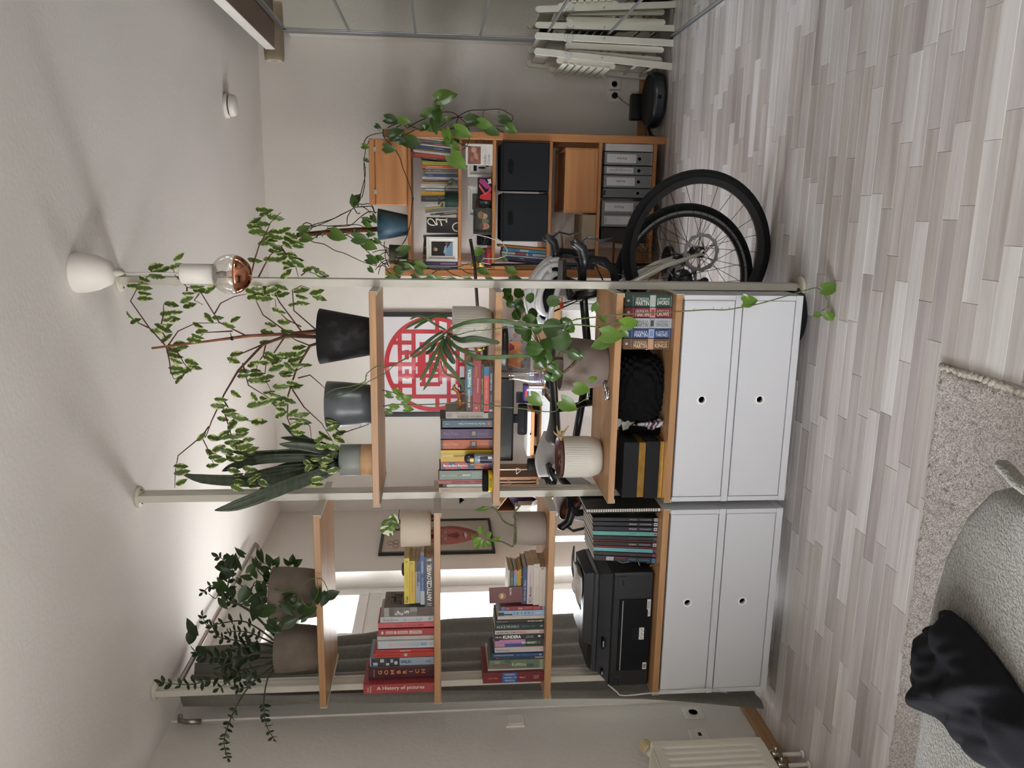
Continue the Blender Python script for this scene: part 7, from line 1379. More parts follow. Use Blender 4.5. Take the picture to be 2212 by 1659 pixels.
x0, x1, c0, c1 = bxp(1031, 1063, 507, 530, 5.06, z); t = thing('camera', 'small black camera standing beside the couple photo', 'camera', ((x0+x1)/2, 5.06, c0)); b = B().box(x0, x1, 5.06, 5.12, c0, c1, 0, .005); build(b, 'camera_body', ink('#121213'), t); cxm, czm = (x0+x1)/2, (c0+c1)/2; b = B().lathe([(.022, 0), (.022, .02), (.017, .022), (.015, .012), (0, .01)], 24, 0, basis((cxm, 5.06, czm), V((1, 0, 0)), V((0, 0, 1)), V((0, -1, 0)))); build(b, 'lens', mat('#26262a', .15), t)
x0, x1, c0, c1 = bxp(1050, 1064, 537, 579, 5.05, z); b = B().box(x0, x1, 5.05, 5.2, c0, c1, 0, .002); t = single(b, 'red_tin', mat('#b3231f', .4), 'flat red tin lying at the left end of the frame row', 'tin', ((x0+x1)/2, 5.05, c0)); letters('ESPRESSO', ((x0+x1)/2, 5.0492, (c0+c1)/2), (1, 0, 0), (0, 0, 1), (x1-x0)*.5, (c1-c0)*.25, ink('#d9b0a4'), t)
zz = c1+.0006
for k, (hh, col, lb) in enumerate(((.026, '#6a4a62', 'mauve patterned box on top of the red tin'), (.042, '#3f4430', 'dark olive box on top of the mauve box'))):
    b = B().box(x0+.01*k, x1-.004, 5.055, 5.19, zz, zz+hh, 0, .002); single(b, 'keepsake_box', mat(col, .6, var=.3, ns=60), lb, 'box', ((x0+x1)/2, 5.06, zz)); zz += hh+.0006
# black fabric boxes, books, lower pine box, card box, binders
z = ZI[3]; fab = mat('#2a2c2e', .95, var=.08, ns=200, bump=.3, bs=900, key='dark_felt')
for k, (ya, yb, lb) in enumerate(((306.5, 411, 'right'), (418, 522, 'left'))):
    x0, x1, c0, c1 = bxp(1084, 1186, ya, yb, 5.0, z); t = thing('storage_box', lb+' of two dark felt storage boxes with slot handles', 'box', ((x0+x1)/2, 5.0, c0))
    b = B().box(x0, x1, 5.02, 5.36, c0, c1, 0, .008); build(b, 'box_body', fab, t)
    n = 28; hx0, hz = (x0+x1)/2-.005, c1-(c1-c0)*.19
    b = B().box(x0+.003, x1-.003, 5.014, 5.021, c0+.004, c1-.003, 0, .003); fp = build(b, 'front', fab, t)
    pl = [(.036*(1 if math.cos(a) > 0 else -1)*.6+.018*math.cos(a), .018*math.sin(a)*.85) for a in [i*2*PI/n for i in range(n)]]
    def Q(m_): return basis((hx0, m_, hz), V((1, 0, 0)), V((0, 0, 1)), V((0, -1, 0)))
    b = B().prism(pl, 0, .0012, 0, Q(5.014)); build(b, 'slot_opening', ink('#040404'), fp); b = B().tube([Q(5.0136) @ V((p[0]*1.12, p[1]*1.15, 0)) for p in pl], .0018, 5, closed=True); build(b, 'slot_rim', fab, fp)
    b = B().box(x0-.003, x1+.003, 5.012, 5.014, c1-.012, c1-.004); build(b, 'lid_seam', ink('#111'), t)
U = ' at the left end of the felt box row'
for xt, ya, yb, col, lb, ti, ba, tl_ in ((480, 1448, 1462, '#d98f2c', 'orange yellow book with black foot', [('THE THINGS', .3, .7, '#7a4a14', .4)], [(.88, 1, '#222')], .0), (420, 1464, 1492, '#c98a24', 'thick amber book with black foot', [('WIDER HORIZONTE', .2, .8, '#6a4410', .3)], [(.86, 1, '#1c1c1c')], .0)):
    istand(1060+(150 if '480' not in str(xt) else 130)/4.483, 250+ya/4.483, 250+yb/4.483, z, col, lb+U, ti, ba, tl_, Y=5.06)
for xt, ya, yb, col, lb, ba in ((1077, 535.5, 540, '#c87a34', 'leaning orange paperback', []), (1086, 541, 548, '#3f8fae', 'leaning turquoise paperback', [(.4, .6, '#bcd6de', .2, .8)]), (1084, 549, 554.5, '#c9c4c4', 'leaning white and red paperback', [(.3, .55, '#a83a4a'), (.6, .7, '#3a6aa0')]), (1084, 555.5, 559, '#b9cbd8', 'leaning pale blue paperback', []), (1085, 560, 563, '#2a5a86', 'leaning blue paperback', [(.4, .5, '#cdd8e0', .2, .8)]), (1085, 563.8, 567, '#7a3a78', 'leaning purple paperback', []), (1086, 568, 571, '#26242a', 'leaning black paperback', [])):
    istand(xt, ya+1, yb+1, z, col, lb+U, [], ba, .07, Y=5.08)
z = ZI[4]
x0, x1, c0, c1 = bxp(1220, 1296, 319, 459.5, 5.05, z); t = thing('pine_drawer_box', 'knotty pine box in the compartment above the binders', 'box', ((x0+x1)/2, 5.05, c0)); b = B().box(x0, x1, 5.05, 5.07, c0, c1, 0, .003); build(b, 'front_board', pinex, t); b = B().box(x0, x0+.015, 5.07, 5.5, c0, c1-.002, 0, .002).box(x1-.015, x1, 5.07, 5.5, c0, c1-.002, 0, .002).box(x0+.015, x1-.015, 5.48, 5.5, c0, c1-.002); build(b, 'sides', piney, t); b = B().box(x0+.015, x1-.015, 5.07, 5.48, c1-.03, c1-.022); build(b, 'lid', pinex, t)
b = B()
for k in range(12): b.box(x0+.006+.0*k, x0+.012, 5.0492, 5.05, c0+.01+(c1-c0-.02)*k/12, c0+.018+(c1-c0-.02)*k/12).box(x1-.012, x1-.006, 5.0492, 5.05, c0+.01+(c1-c0-.02)*k/12, c0+.018+(c1-c0-.02)*k/12)
o = build(b, 'finger_joints', mat('#9a6234', .6), t); o['kind'] = 'stuff'
x0, x1, c0, c1 = bxp(1257, 1296, 464, 538, 5.05, z); b = B().box(x0, x1, 5.05, 5.35, c0, c1, 0, .002); single(b, 'cardboard_box', mat('#a89a84', .8, var=.05), 'plain beige cardboard box left of the lower pine box', 'box', ((x0+x1)/2, 5.05, c0))
b = B(); pts = [P(1203, 503, 5.12), P(1214, 505, 5.12), P(1217, 510, 5.12), P(1219, 537, 5.12), P(1238, 539, 5.12)]
for i in range(len(pts)-1):
    a, c = pts[i], pts[i+1]; b.add([a, c, c+V((0, .1, 0)), a+V((0, .1, 0))], [(0, 1, 2, 3)])
o = single(b, 'bookend', mat('#d9cdb0', .5), 'cream metal bookend sticking up behind the beige box', 'bookend', tuple(pts[-1]), None, .003)
U = ' in the compartment beside the bicycle handlebar'
for ya, yb, xt, col, lb, ti in ((543, 548.5, 1213, '#55565a', 'grey book', []), (549, 553, 1211, '#2d2d30', 'dark grey book', []), (553.6, 558.5, 1212, '#6a1a2a', 'maroon book', []), (559, 564.5, 1220, '#8d8880', 'speckled grey book', []), (571, 575, 1218, '#7d2f78', 'purple book with white title', [('WOMAN', .4, .72, WH, .5, 'd', .5, .02)]), (575.6, 582.5, 1217, '#1c1c22', 'black book with white title', [('Jo Opdenowe', .2, .7, '#d8d8d8', .5)])):
    istand(xt, ya, yb, z, col, lb+U, ti, [(.2, .8, '#5f5a54', .1, .4), (.3, .6, '#b5b0a8', .5, .8)] if 'speckled' in lb else [], 0, Y=5.06, xb=1290)
z = ZI[5]
gb = mat('#7f8284', .6, var=.05, ns=90, bump=.1, bs=600, key='binder_grey'); gbd = mat('#6a6d70', .6, var=.05, ns=90, key='binder_grey_dark')
for k, (x0_, ya, yb, m_, lb, lab, txt) in enumerate(((1308, 311, 327, mat('#d6d6d4', .5), 'white box file at the right end of the binder row', None, ''), (1306, 328.8, 357, gb, 'grey lever-arch binder next to the white box file', (.05, .66), 'Firma'), (1305, 359, 377.8, gb, 'narrow grey binder with two-line label', (.05, .61), 'Gewährleistungsbelege'), (1304, 379, 406, gb, 'grey binder labelled in the middle of the binder row', (.06, .65), 'Amelie'), (1302.5, 407.5, 427, gbd, 'narrow darker binder without paper label', None, ''), (1300, 434, 461.5, gb, 'grey binder right after the gap in the row', (.06, .65), 'Finanz'), (1299, 463, 489.8, gb, 'grey binder with lined label behind the bicycle wheel', (.06, .7), ''))):
    x0, x1, c0, c1 = bxp(x0_, 1414, ya, yb, 5.06, z); w_ = x1-x0; h_ = c1-c0
    t = thing('binder', lb, 'binder', ((x0+x1)/2, 5.06, c0), 'binders in the bottom row')
    b = B().box(x0+.0005, x1-.0005, 5.06, 5.35, c0, c1, 0, .0015); build(b, 'cover', m_, t)
    if k == 0:
        b = B().box(x0+.001, x1-.001, 5.059, 5.0605, c0+.003, c1-.004); build(b, 'spine_edge', mat('#c9c9c8', .4), t); continue
    zc_ = c1-h_*.725; b = B().lathe([(.0105, .0), (.0125, .0015), (.0135, .0)], 24, 0, basis(((x0+x1)/2, 5.06, zc_), V((1, 0, 0)), V((0, 0, 1)), V((0, -1, 0)))); r_ = build(b, 'finger_ring', mat('#9a9c9e', .3, .8), t)
    b = B().lathe([(.011, .0006), (0, .0006)], 24, 0, basis(((x0+x1)/2, 5.06, zc_), V((1, 0, 0)), V((0, 0, 1)), V((0, -1, 0)))); build(b, 'finger_hole', ink('#050505'), r_)
    b = B().box(x0+.004, x1-.004, 5.0596, 5.06, c0+.002, c0+.006); build(b, 'edge_strip', mat('#a5a6a8', .3, .6), t)
    if lab:
        la, lbz = c1-h_*lab[0], c1-h_*lab[1]; b = B().box(x0+w_*.17, x1-w_*.17, 5.0592, 5.06, lbz, la); l_ = build(b, 'paper_label', mat('#d9d9dc', .7), t)
        if txt: letters(txt, ((x0+x1)/2, 5.0588, (la+lbz)/2), (0, 0, 1), (-1, 0, 0), (la-lbz)*(.8 if k == 2 else .32), w_*.18, ink('#222226'), l_, 'handwriting')
        if k == 2: letters('+ Rechnung', ((x0+x1)/2+w_*.2, 5.0588, (la+lbz)/2), (0, 0, 1), (-1, 0, 0), (la-lbz)*.3, w_*.12, ink('#222226'), l_, 'handwriting')
        if k == 6:
            letters('FALKEN', ((x0+x1)/2, 5.0588, la-.010), (1, 0, 0), (0, 0, 1), w_*.5, .010, ink('#7a2a2a'), l_, 'lettering', .02); b = B()
            for q_ in range(8): b.box(x0+w_*.2, x1-w_*.2, 5.0590, 5.0592, la-.03-.012*q_, la-.0293-.012*q_)
            o = build(b, 'ruled_lines', ink('#8a8a90'), l_)
    elif k == 4:
        b = B().box(x0+w_*.2, x1-w_*.2, 5.0594, 5.06, c1-.014, c1-.004); build(b, 'brand_mark', ink('#1a1a1a'), t)
x0, x1, c0, c1 = bxp(1298, 1412, 491.5, 523, 5.12, z); b = B().box(x0, x1, 5.12, 5.4, c0, c1, 0, .003); single(b, 'dark_box_file', mat('#3a3632', .7, var=.1), 'dark brown box file left of the grey binders', 'box', ((x0+x1)/2, 5.12, c0))
x0, x1, c0, c1 = bxp(1365, 1404, 492, 583, 5.03, z)
t = thing('wicker_basket', 'brown wicker basket at the bottom left of the pine shelf', 'basket', ((x0+x1)/2, 5.1, c0)); wk = mat('#9a6d40', .75, var=.25, ns=60, bump=.6, bs=150, key='wicker')
x1 = x0+(x1-x0)*.62
b = B()
for k in range(15):
    zz_ = c0+.006+k*.0105; off = .0025*(1 if k % 2 else -1)
    b.tube([(x0+(x1-x0)*i/16, 5.035+off*(1 if i % 2 else -1), zz_) for i in range(17)], .0048, 5)
    b.tube([(x1, 5.035+.3*i/16, zz_) for i in range(17)], .0048, 5); b.tube([(x0, 5.035+.3*i/16, zz_) for i in range(17)], .0048, 5)
o = build(b, 'woven_sides', wk, t); o['kind'] = 'stuff'
b = B()
for i in range(9): b.tube([(x0+(x1-x0)*(i+.5)/9, 5.035, c0), (x0+(x1-x0)*(i+.5)/9, 5.035, c0+.16)], .0035, 5)
build(b, 'stakes', wk, t); b = B().tube([(x0, 5.035, c0+.163), (x1, 5.035, c0+.163), (x1, 5.335, c0+.163), (x0, 5.335, c0+.163)], .007, 8, closed=True); build(b, 'rim', wk, t)
# ---------------------------------------------------------------- floor lamp in front of the pine shelf
YL = 4.80
bm = mat('#131314', .4, .3, .03, key='black_metal'); br_ = mat('#c9a552', .22, 1, .04, key='polished_brass')
bpx = P(1300, 569.5, YL).x
fl_ = thing('floor_lamp', 'black floor lamp with brass joints standing before the pine shelf', 'lamp', (bpx, YL, 0))
b = B().lathe([(0, 0), (.108, 0), (.112, .006), (.112, .022), (.106, .028), (0, .030)], 48, 0, T(bpx, YL, 0)); build(b, 'base', bm, fl_)
j = P(1025, 572, YL); b = B().tube([(bpx, YL, .028), (j.x, YL, j.z-.05)], .0085, 12); build(b, 'pole', bm, fl_)
b = B().lathe([(.0095, j.z-.06), (.0125, j.z-.055), (.0125, j.z-.02), (.009, j.z-.016)], 20, 0, T(j.x, YL, 0)); Mj = basis((j.x, YL-.012, j.z), V((1, 0, 0)), V((0, 0, 1)), V((0, -1, 0))); b.lathe([(.022, -.012), (.024, -.002), (.024, .004), (.017, .010), (.006, .012), (0, .012)], 28, 0, Mj); build(b, 'pivot', br_, fl_)
e0, e1 = P(1016, 516, YL-.03), P(1037, 752, YL-.03)
b = B().tube([e0, j+V((0, -.03, 0)), e1], .0095, 12); build(b, 'arm', bm, fl_)
Mj = basis(tuple(e1+V((0, -.004, 0))), V((1, 0, 0)), V((0, 0, 1)), V((0, -1, 0))); b = B().lathe([(.02, -.012), (.022, 0), (.015, .008), (0, .009)], 22, 0, Mj).tube([e1, P(1050, 752, YL-.03)], .009, 10); build(b, 'shade_joint', br_, fl_)
hd = P(1074, 752, YL-.03); rs_ = .135
b = B().lathe([(rs_, -.058), (rs_*.97, -.03), (rs_*.8, .015), (rs_*.5, .045), (rs_*.2, .06), (0, .063), (0, .059), (rs_*.48, .041), (rs_*.78, .011), (rs_*.95, -.03)][::-1] if 0 else [(rs_*.95, -.03), (rs_*.98, -.058), (rs_, -.058), (rs_*.97, -.03), (rs_*.8, .015), (rs_*.5, .045), (rs_*.2, .06), (0, .063)], 44, 0, T(*hd)); b.lathe([(0, .055), (rs_*.48, .038), (rs_*.78, .008), (rs_*.95, -.03)], 44, 0, T(*hd)); build(b, 'shade', bm, fl_)
b = B().lathe([(.012, .045), (.014, .02), (.028, -.005), (.028, -.02), (.015, -.035), (0, -.038)][::-1], 20, 0, T(*hd)); build(b, 'bulb', mat('#e8e4dc', .3), fl_)
lc_ = mat('#b9b6ae', .5, key='lamp_cord')
b = B().tube([P(1018, 512, YL-.03), P(1026, 506, YL-.01), P(1050, 511, YL-.01), P(1083, 522, YL-.01), P(1096, 540, YL-.01), P(1092, 553, YL-.01), P(1072, 559, YL-.01), P(1044, 558, YL-.01), P(1038, 567, YL-.015), P(1060, 570.5, YL-.012)], .0028, 8); build(b, 'cord', lc_, fl_)
b = B().tube([P(1408, 571, YL-.01), P(1413, 572, YL-.03), P(1424, 566, YL-.03), P(1428, 545, YL-.03), P(1423, 517, YL-.02), P(1421, 500, YL+.1), (bpx+.25, YL+.25, .004)], .0035, 8); build(b, 'supply_cord', lc_, fl_)
# ---------------------------------------------------------------- pictures on the walls
t, M, w, h, y = frame('black-framed print of a red circular lattice on the back wall', 'wall_picture', 812, 1052, 675.5, 900, 5.545, None, .030, bkf, 0, 0, .022)
fill(t, M, .03, w-.03, .03, h-.03, .012, mat('#dddbdf', .35, var=.02, ns=4, coat=.3, key='poster_paper'))
pc = P(936, 787.7, 5.545); a0 = M.translation; cu_, cw_ = pc.x-a0.x, pc.z-a0.z; rc = (P(936, 684.5, 5.545).x-P(936, 891, 5.545).x)/2
redm = mat('#bd1f30', .35, var=.05, ns=10, coat=.3, key='lattice_red')
b = B(); n = 72
for k in range(n):
    a, c = 2*PI*k/n, 2*PI*(k+1)/n
    b.add([(cu_+r_*math.cos(q_), .0112, cw_+r_*math.sin(q_)) for q_ in (a, c) for r_ in (rc*.905, rc)], [(0, 1, 3, 2)], 0, False, M)
def bar(u0, u1, w0, w1):
    yb2 = .0111 - .00003*len(b.f) + .00003*n
    b.add([(cu_+rc*u, yb2, cw_+rc*w_) for u, w_ in ((u0, w0), (u1, w0), (u1, w1), (u0, w1))], [(0, 1, 2, 3)], 0, False, M)
hw = .042
for wv, u0, u1 in ((.68, -.66, .66), (-.68, -.66, .66), (.40, -.70, .72), (-.08, -.93, -.68), (-.08, .68, .93), (-.32, -.9, -.2), (-.32, .2, .9), (.2, -.45, .45), (.05, -.3, .3), (-.14, -.42, .42), (-.5, -.42, .42), (.54, -.3, -.1), (.54, .1, .3), (.28, -.24, .24), (-.24, -.24, .24)):
    bar(u0, u1, wv-hw, wv+hw)
for uv, w0, w1 in ((-.68, -.68, .68), (.68, -.68, .68), (.0, .2, .94), (-.24, -.5, .68), (.24, -.5, .68), (.0, -.94, -.5), (-.42, -.14, .28), (.42, -.14, .28), (-.45, -.86, -.5), (.45, -.86, -.5), (-.45, .4, .84), (.45, .4, .84), (-.12, -.24, .05), (.12, -.24, .05), (0, -.14, .2)):
    bar(uv-hw, uv+hw, w0, w1)
build(b, 'lattice_print', redm, t)
# face print on the left wall (plane X)
q0, q1 = PX(826, 1201, XL), PX(1062, 1122, XL)
ya, yb_, zb_, zt_ = 4.775, 5.335, 1.05, 1.80
t = thing('wall_picture', 'thin black frame with a caricature of a long red face on the left wall', 'picture frame', (XL, (ya+yb_)/2, zb_))
b = B(); d_ = .022; fw = .018
b.box(XL, XL+d_, ya, ya+fw, zb_, zt_, 0, .001).box(XL, XL+d_, yb_-fw, yb_, zb_, zt_, 0, .001).box(XL, XL+d_, ya+fw, yb_-fw, zb_, zb_+fw, 0, .001).box(XL, XL+d_, ya+fw, yb_-fw, zt_-fw, zt_, 0, .001); build(b, 'frame', bkf, t)
MX = basis((XL+.012, yb_, zb_), V((0, -1, 0)), V((-1, 0, 0)), V((0, 0, 1))); wq, hq = yb_-ya, zt_-zb_   # u runs towards the camera, y into the wall
MX = basis((XL+.012, ya, zb_), V((0, 1, 0)), V((-1, 0, 0)), V((0, 0, 1)))
def ws(pts): return [(wq*u, hq*fy(w_)) for u, w_ in pts]
fy = lambda w_: .12+(w_-.12)*.72 if w_ < .83 else w_-.08
fill(t, MX, fw, wq-fw, fw, hq-fw, 0, mat('#b9b2a2', .4, var=.03, coat=.2, key='print_paper'))
poly(t, MX, ws([(.50, .12), (.40, .17), (.30, .30), (.24, .46), (.23, .60), (.27, .72), (.38, .80), (.52, .82), (.66, .79), (.74, .70), (.78, .58), (.80, .48), (.78, .38), (.70, .24), (.60, .14)]), -.0004, '#b8685f')
poly(t, MX, ws([(.60, .14), (.70, .24), (.78, .38), (.80, .48), (.78, .58), (.74, .70), (.70, .62), (.72, .48), (.68, .36), (.58, .24), (.54, .16)]), -.0007, '#8a4a50')
for u in (.40, .60):
    blob(t, MX, wq*u, hq*.426, wq*.055, hq*.026, -.0008, '#8a5552'); blob(t, MX, wq*u, hq*.426, wq*.038, hq*.016, -.0011, '#c9c4bc'); blob(t, MX, wq*u, hq*.426, wq*.014, hq*.012, -.0014, '#5a6a66')
    poly(t, MX, ws([(u-.08, .585), (u, .605), (u+.08, .585), (u, .595)]), -.0009, '#5f3a3a')
poly(t, MX, ws([(.47, .52), (.53, .52), (.60, .40), (.50, .36), (.40, .40)]), -.0009, '#7c2f34'); poly(t, MX, ws([(.44, .41), (.50, .43), (.56, .41), (.50, .39)]), -.0012, '#5f2228')
poly(t, MX, ws([(.38, .29), (.50, .27), (.60, .30), (.50, .31)]), -.0009, '#d9d0c6'); poly(t, MX, ws([(.36, .30), (.50, .32), (.62, .31), (.50, .335)]), -.0010, '#5f2f34'); poly(t, MX, ws([(.38, .25), (.50, .22), (.62, .26), (.50, .235)]), -.0010, '#8a4a4c')
for u, w_, a_ in ((.22, .86, .5), (.30, .91, .2), (.68, .90, -.3), (.34, .86, 0)):
    o = B().tube([MX @ V((wq*u+.03*math.cos(q_), -.001, hq*w_+.018*math.sin(q_))) for q_ in [i*2*PI/14 for i in range(14)]], .002, 4, closed=True); build(o, 'print_curl', mat('#a5605e', .6), t)
poly(t, MX, ws([(.3, .70), (.26, .62), (.29, .55), (.33, .66)]), -.0010, '#66766c'); poly(t, MX, ws([(.74, .74), (.80, .66), (.78, .56), (.73, .68)]), -.0010, '#66766c')
poly(t, MX, ws([(.36, .24), (.30, .20), (.12, .06), (.13, .05), (.34, .19)]), -.0006, '#a39c8e')
letters('A', MX @ V((wq*.78, -.001, hq*.08)), (0, 1, 0), (0, 0, 1), .012, .014, ink('#6a665c'), t, 'signature'); letters('I', MX @ V((wq*.55, -.001, hq*.07)), (0, 1, 0), (0, 0, 1), .004, .018, ink('#6a665c'), t, 'signature')
c = P(996, 1080.5, YB-.01); b = B().prism([(-.028, .012), (.028, .012), (.012, -.006), (0, -.022), (-.012, -.006)], 0, .012, 0, basis((c.x, YB-.0005, c.z), V((1, 0, 0)), V((0, 0, 1)), V((0, -1, 0)))); M_ = basis((c.x, YB-.012, c.z+.002), V((1, 0, 0)), V((0, 0, 1)), V((0, -1, 0)))
t = thing('wall_hook', 'small black hook plate on the back wall beside the face print', 'hook', (c.x, YB, c.z)); build(b, 'plate', ink('#141414'), t); b = B().tube([M_ @ V(p) for p in ((0, 0, 0), (0, -.004, .014), (0, .004, .02))], .003, 8); build(b, 'peg', ink('#141414'), t)
# ---------------------------------------------------------------- desk and what stands on it
DZ = .752
dwood = wood('desk_wood', '#c99f74', '#ad8056', 0, .4, .9)
dk0, dk1 = P(1195, 1190, 4.45).x, -.47
ds = thing('desk', 'wide oak desk against the back wall behind the room divider', 'desk', ((dk0+dk1)/2, 4.9, 0))
DF = 4.45
b = B().box(dk0, dk1, DF, 5.42, DZ-.03, DZ, 0, .003); build(b, 'desk_top', dwood, ds)
for x in (dk0+.06, dk1-.06):
    for y in (DF+.06, 5.36): b = B().box(x-.02, x+.02, y-.02, y+.02, 0, DZ-.031, 0, .002); build(b, 'leg', mat('#d9d7d2', .4, key='desk_leg'), ds)
b = B().box(dk0+.08, dk1-.08, 5.30, 5.33, DZ-.09, DZ-.031, 0, .002); build(b, 'cross_bar', mat('#d9d7d2', .4, key='desk_leg'), ds)
def dbox(x0, x1, ya, yb, Y, dep, zb=None, c=.003):
    a0, a1, c0, c1 = bxp(x0, x1, ya, yb, Y, zb); return B().box(a0, a1, Y, Y+dep, c0, c1, 0, c), (a0, a1, c0, c1)
# drawer cabinet under the right end
a0, a1, c0, c1 = bxp(1230, 1300, 640, 765, 4.55, None)
t = thing('desk_cabinet', 'white drawer cabinet under the right end of the desk', 'cabinet', ((a0+a1)/2, 4.55, 0)); b = B().box(a0, a1, 4.57, 5.1, .0, DZ-.035, 0, .003); build(b, 'case', white, t)
for k in range(3): b = B().box(a0+.004, a1-.004, 4.552, 4.569, .03+.225*k, .25+.225*k, 0, .003); dr = build(b, 'drawer_front', white, t); b = B().box((a0+a1)/2-.05, (a0+a1)/2+.05, 4.545, 4.553, .22+.225*k, .23+.225*k, 0, .002); build(b, 'handle', steel, dr)
# monitor
a0, a1, _, _ = bxp(1042, 1110, 816.5, 996, 5.2, None); zt_, zb_ = 1.27, P(1109.5, 905, 5.2).z
t = thing('monitor', 'wide black monitor with dark screen standing on the desk', 'monitor', ((a0+a1)/2, 5.2, DZ)); b = B().box(a0, a1, 5.2, 5.225, zb_, zt_, 0, .004); build(b, 'housing', ink('#161719'), t); b = B().box(a0+.006, a1-.006, 5.1985, 5.2, zb_+.012, zt_-.006); build(b, 'screen', mat('#1f2022', .22, var=.02, key='dark_screen', spec=.6), t)
b = B().box((a0+a1)/2-.03, (a0+a1)/2+.03, 5.226, 5.25, DZ+.012, zb_+.1, 0, .004); build(b, 'neck', ink('#161719'), t); b = B().box((a0+a1)/2-.11, (a0+a1)/2+.11, 5.16, 5.34, DZ+.0005, DZ+.012, 0, .004); build(b, 'foot', ink('#161719'), t)
# riser with speaker
a0, a1, c0, c1 = bxp(1139.5, 1163, 889, 985, 4.95, None); zr0 = P(1163, 937, 4.95).z
t = thing('monitor_riser', 'small wooden desk riser with white top beneath the black speaker', 'riser', ((a0+a1)/2, 4.95, DZ))
b = B().box(a0, a1, 4.95, 5.15, c1-.022, c1, 0, .003); build(b, 'white_top', white, t); b = B().box(a0+.003, a1-.003, 4.955, 5.14, DZ+.0006+.04, c1-.0225, 0, .002); build(b, 'drawer_box', wood('riser_wood', '#d0a06a', '#b98550', 0, .4), t); b = B().lathe([(.004, 0), (.006, .008), (0, .010)], 12, 0, basis(((a0+a1)/2+.0, 4.955, DZ+.066), V((1, 0, 0)), V((0, 0, 1)), V((0, -1, 0)))); build(b, 'knob', ink('#1a1a1a'), t)
for x in (a0+.012, a1-.012): b = B().box(x-.008, x+.008, 4.97, 5.12, DZ+.0006, DZ+.0405, 0, .002); build(b, 'foot', ink('#2a2522'), t)
s0, s1 = P(1125, 937, 4.99), P(1125, 874, 4.99); sr = .031; zsp = c1+sr+.0008
t = thing('speaker', 'black cylindrical speaker lying on the small riser', 'speaker', ((s0.x+s1.x)/2, 4.99, c1)); b = B().tube([V((s0.x+.008, 4.99, zsp)), V((s0.x+.0, 4.99, zsp)), V((s0.x+.006, 4.99, zsp)), V((s1.x-.006, 4.99, zsp)), V((s1.x, 4.99, zsp))][2:] , [sr, sr, sr*.93], 28); b.tube([V((s0.x, 4.99, zsp)), V((s0.x+.0059, 4.99, zsp))], [sr*.93, sr], 28); build(b, 'speaker_body', mat('#151517', .85, var=.1, ns=300, bump=.3, bs=900), t); b = B().tube([V((s0.x+.02, 4.958, zsp)), V((s0.x+.06, 4.958, zsp))], .002, 6); build(b, 'status_strip', ink('#3a3a3e'), t)
lpb, (a0, a1, c0, c1) = dbox(1130, 1147, 940, 984, 5.0, .012)
b = B().box(a0+.02, a1+.1, 5.05, 5.14, c0+.0012, c0+.010, 0, .003); single(b, 'laptop', mat('#b9babd', .3, .7, .02), 'closed silver laptop lying on the riser behind the speaker', 'laptop', ((a0+a1)/2, 5.05, c0))
bb, (a0, a1, c0, c1) = dbox(1120, 1139, 858, 882, 5.02, .06); t = single(B().box(a0, a1, 5.16, 5.19, DZ+.0006, c1, 0, .004), 'external_drive', mat('#20242c', .3), 'small dark blue-black drive box right of the speaker', 'drive', ((a0+a1)/2, 5.16, DZ))
# drawing tablet
c00, c01, c10, c11 = PZ(1166, 985, DZ+.012), PZ(1195, 992, DZ+.006), PZ(1166, 880, DZ+.012), PZ(1183, 868, DZ+.006)
tb = thing('drawing_tablet', 'white drawing tablet with thin wooden rim near the desk edge', 'tablet', tuple((c00+c11)/2)); yy0 = DF+.06
xa, xb_ = P(1180, 990, yy0).x, P(1180, 868, yy0).x
Mt = T(0, yy0, DZ+.0008) @ RXm(.06)
b = B().box(xa, xb_, 0, .24, 0, .007, 0, .002, Mt); build(b, 'body', mat('#3a2f28', .5), tb); b = B().box(xa+.004, xb_-.004, .004, .236, .0072, .009, 0, .001, Mt); build(b, 'surface', mat('#dfe0e0', .35, var=.02), tb); b = B().box(xa+.004, xa+.016, .02, .22, .0091, .0098, 0, 0, Mt); build(b, 'key_strip', mat('#c9b48f', .5), tb)
p0, p1 = V((P(1178, 945, yy0+.08).x, yy0+.10, DZ+.022)), V((P(1186, 962, yy0+.05).x, yy0+.05, DZ+.019))
b = B().tube([p0, p0.lerp(p1, .75), p1], [.0022, .0034, .0044], 8); single(b, 'stylus', ink('#17171a'), 'thin black pen lying on the white drawing tablet', 'pen', tuple(p0))
# glass carafe, tumbler, tissue box, coaster
gcl = glass_mat('carafe_glass', (.90, .93, .94, 1), .22)
c = PZ(1181, 815, DZ); k = (c-EYE).dot(fwd)/FPX; r_ = 16.5*k; zt_ = P(1100, 815, c.y).z
t = thing('glass_carafe', 'clear glass carafe with ribbed body standing on the desk', 'carafe', (c.x, c.y, DZ)); hh = zt_-DZ
b = B().lathe([(r_*.8, DZ+.001), (r_*.9, DZ+.006), (r_*.98, DZ+hh*.1), (r_, DZ+hh*.3), (r_*.95, DZ+hh*.48), (r_*.75, DZ+hh*.62), (r_*.5, DZ+hh*.76), (r_*.36, DZ+hh*.88), (r_*.34, DZ+hh*.97), (r_*.42, DZ+hh*.975), (r_*.42, DZ+hh)], 40, 0, T(c.x, c.y, 0), True, lambda r, z_, w: r*(1+.035*math.sin(z_*420)*(DZ+hh*.06 < z_ < DZ+hh*.5)), False)
build(b, 'glass', gcl, t); b = B().lathe([(r_*.84, DZ+.0006), (r_*.86, DZ+.018), (0, DZ+.02)][::1] if 0 else [(0, DZ+.0006), (r_*.84, DZ+.0006), (r_*.86, DZ+.018), (0, DZ+.019)], 32, 0, T(c.x, c.y, 0)); build(b, 'white_base', mat('#d9d9dc', .4), t)
b = B()
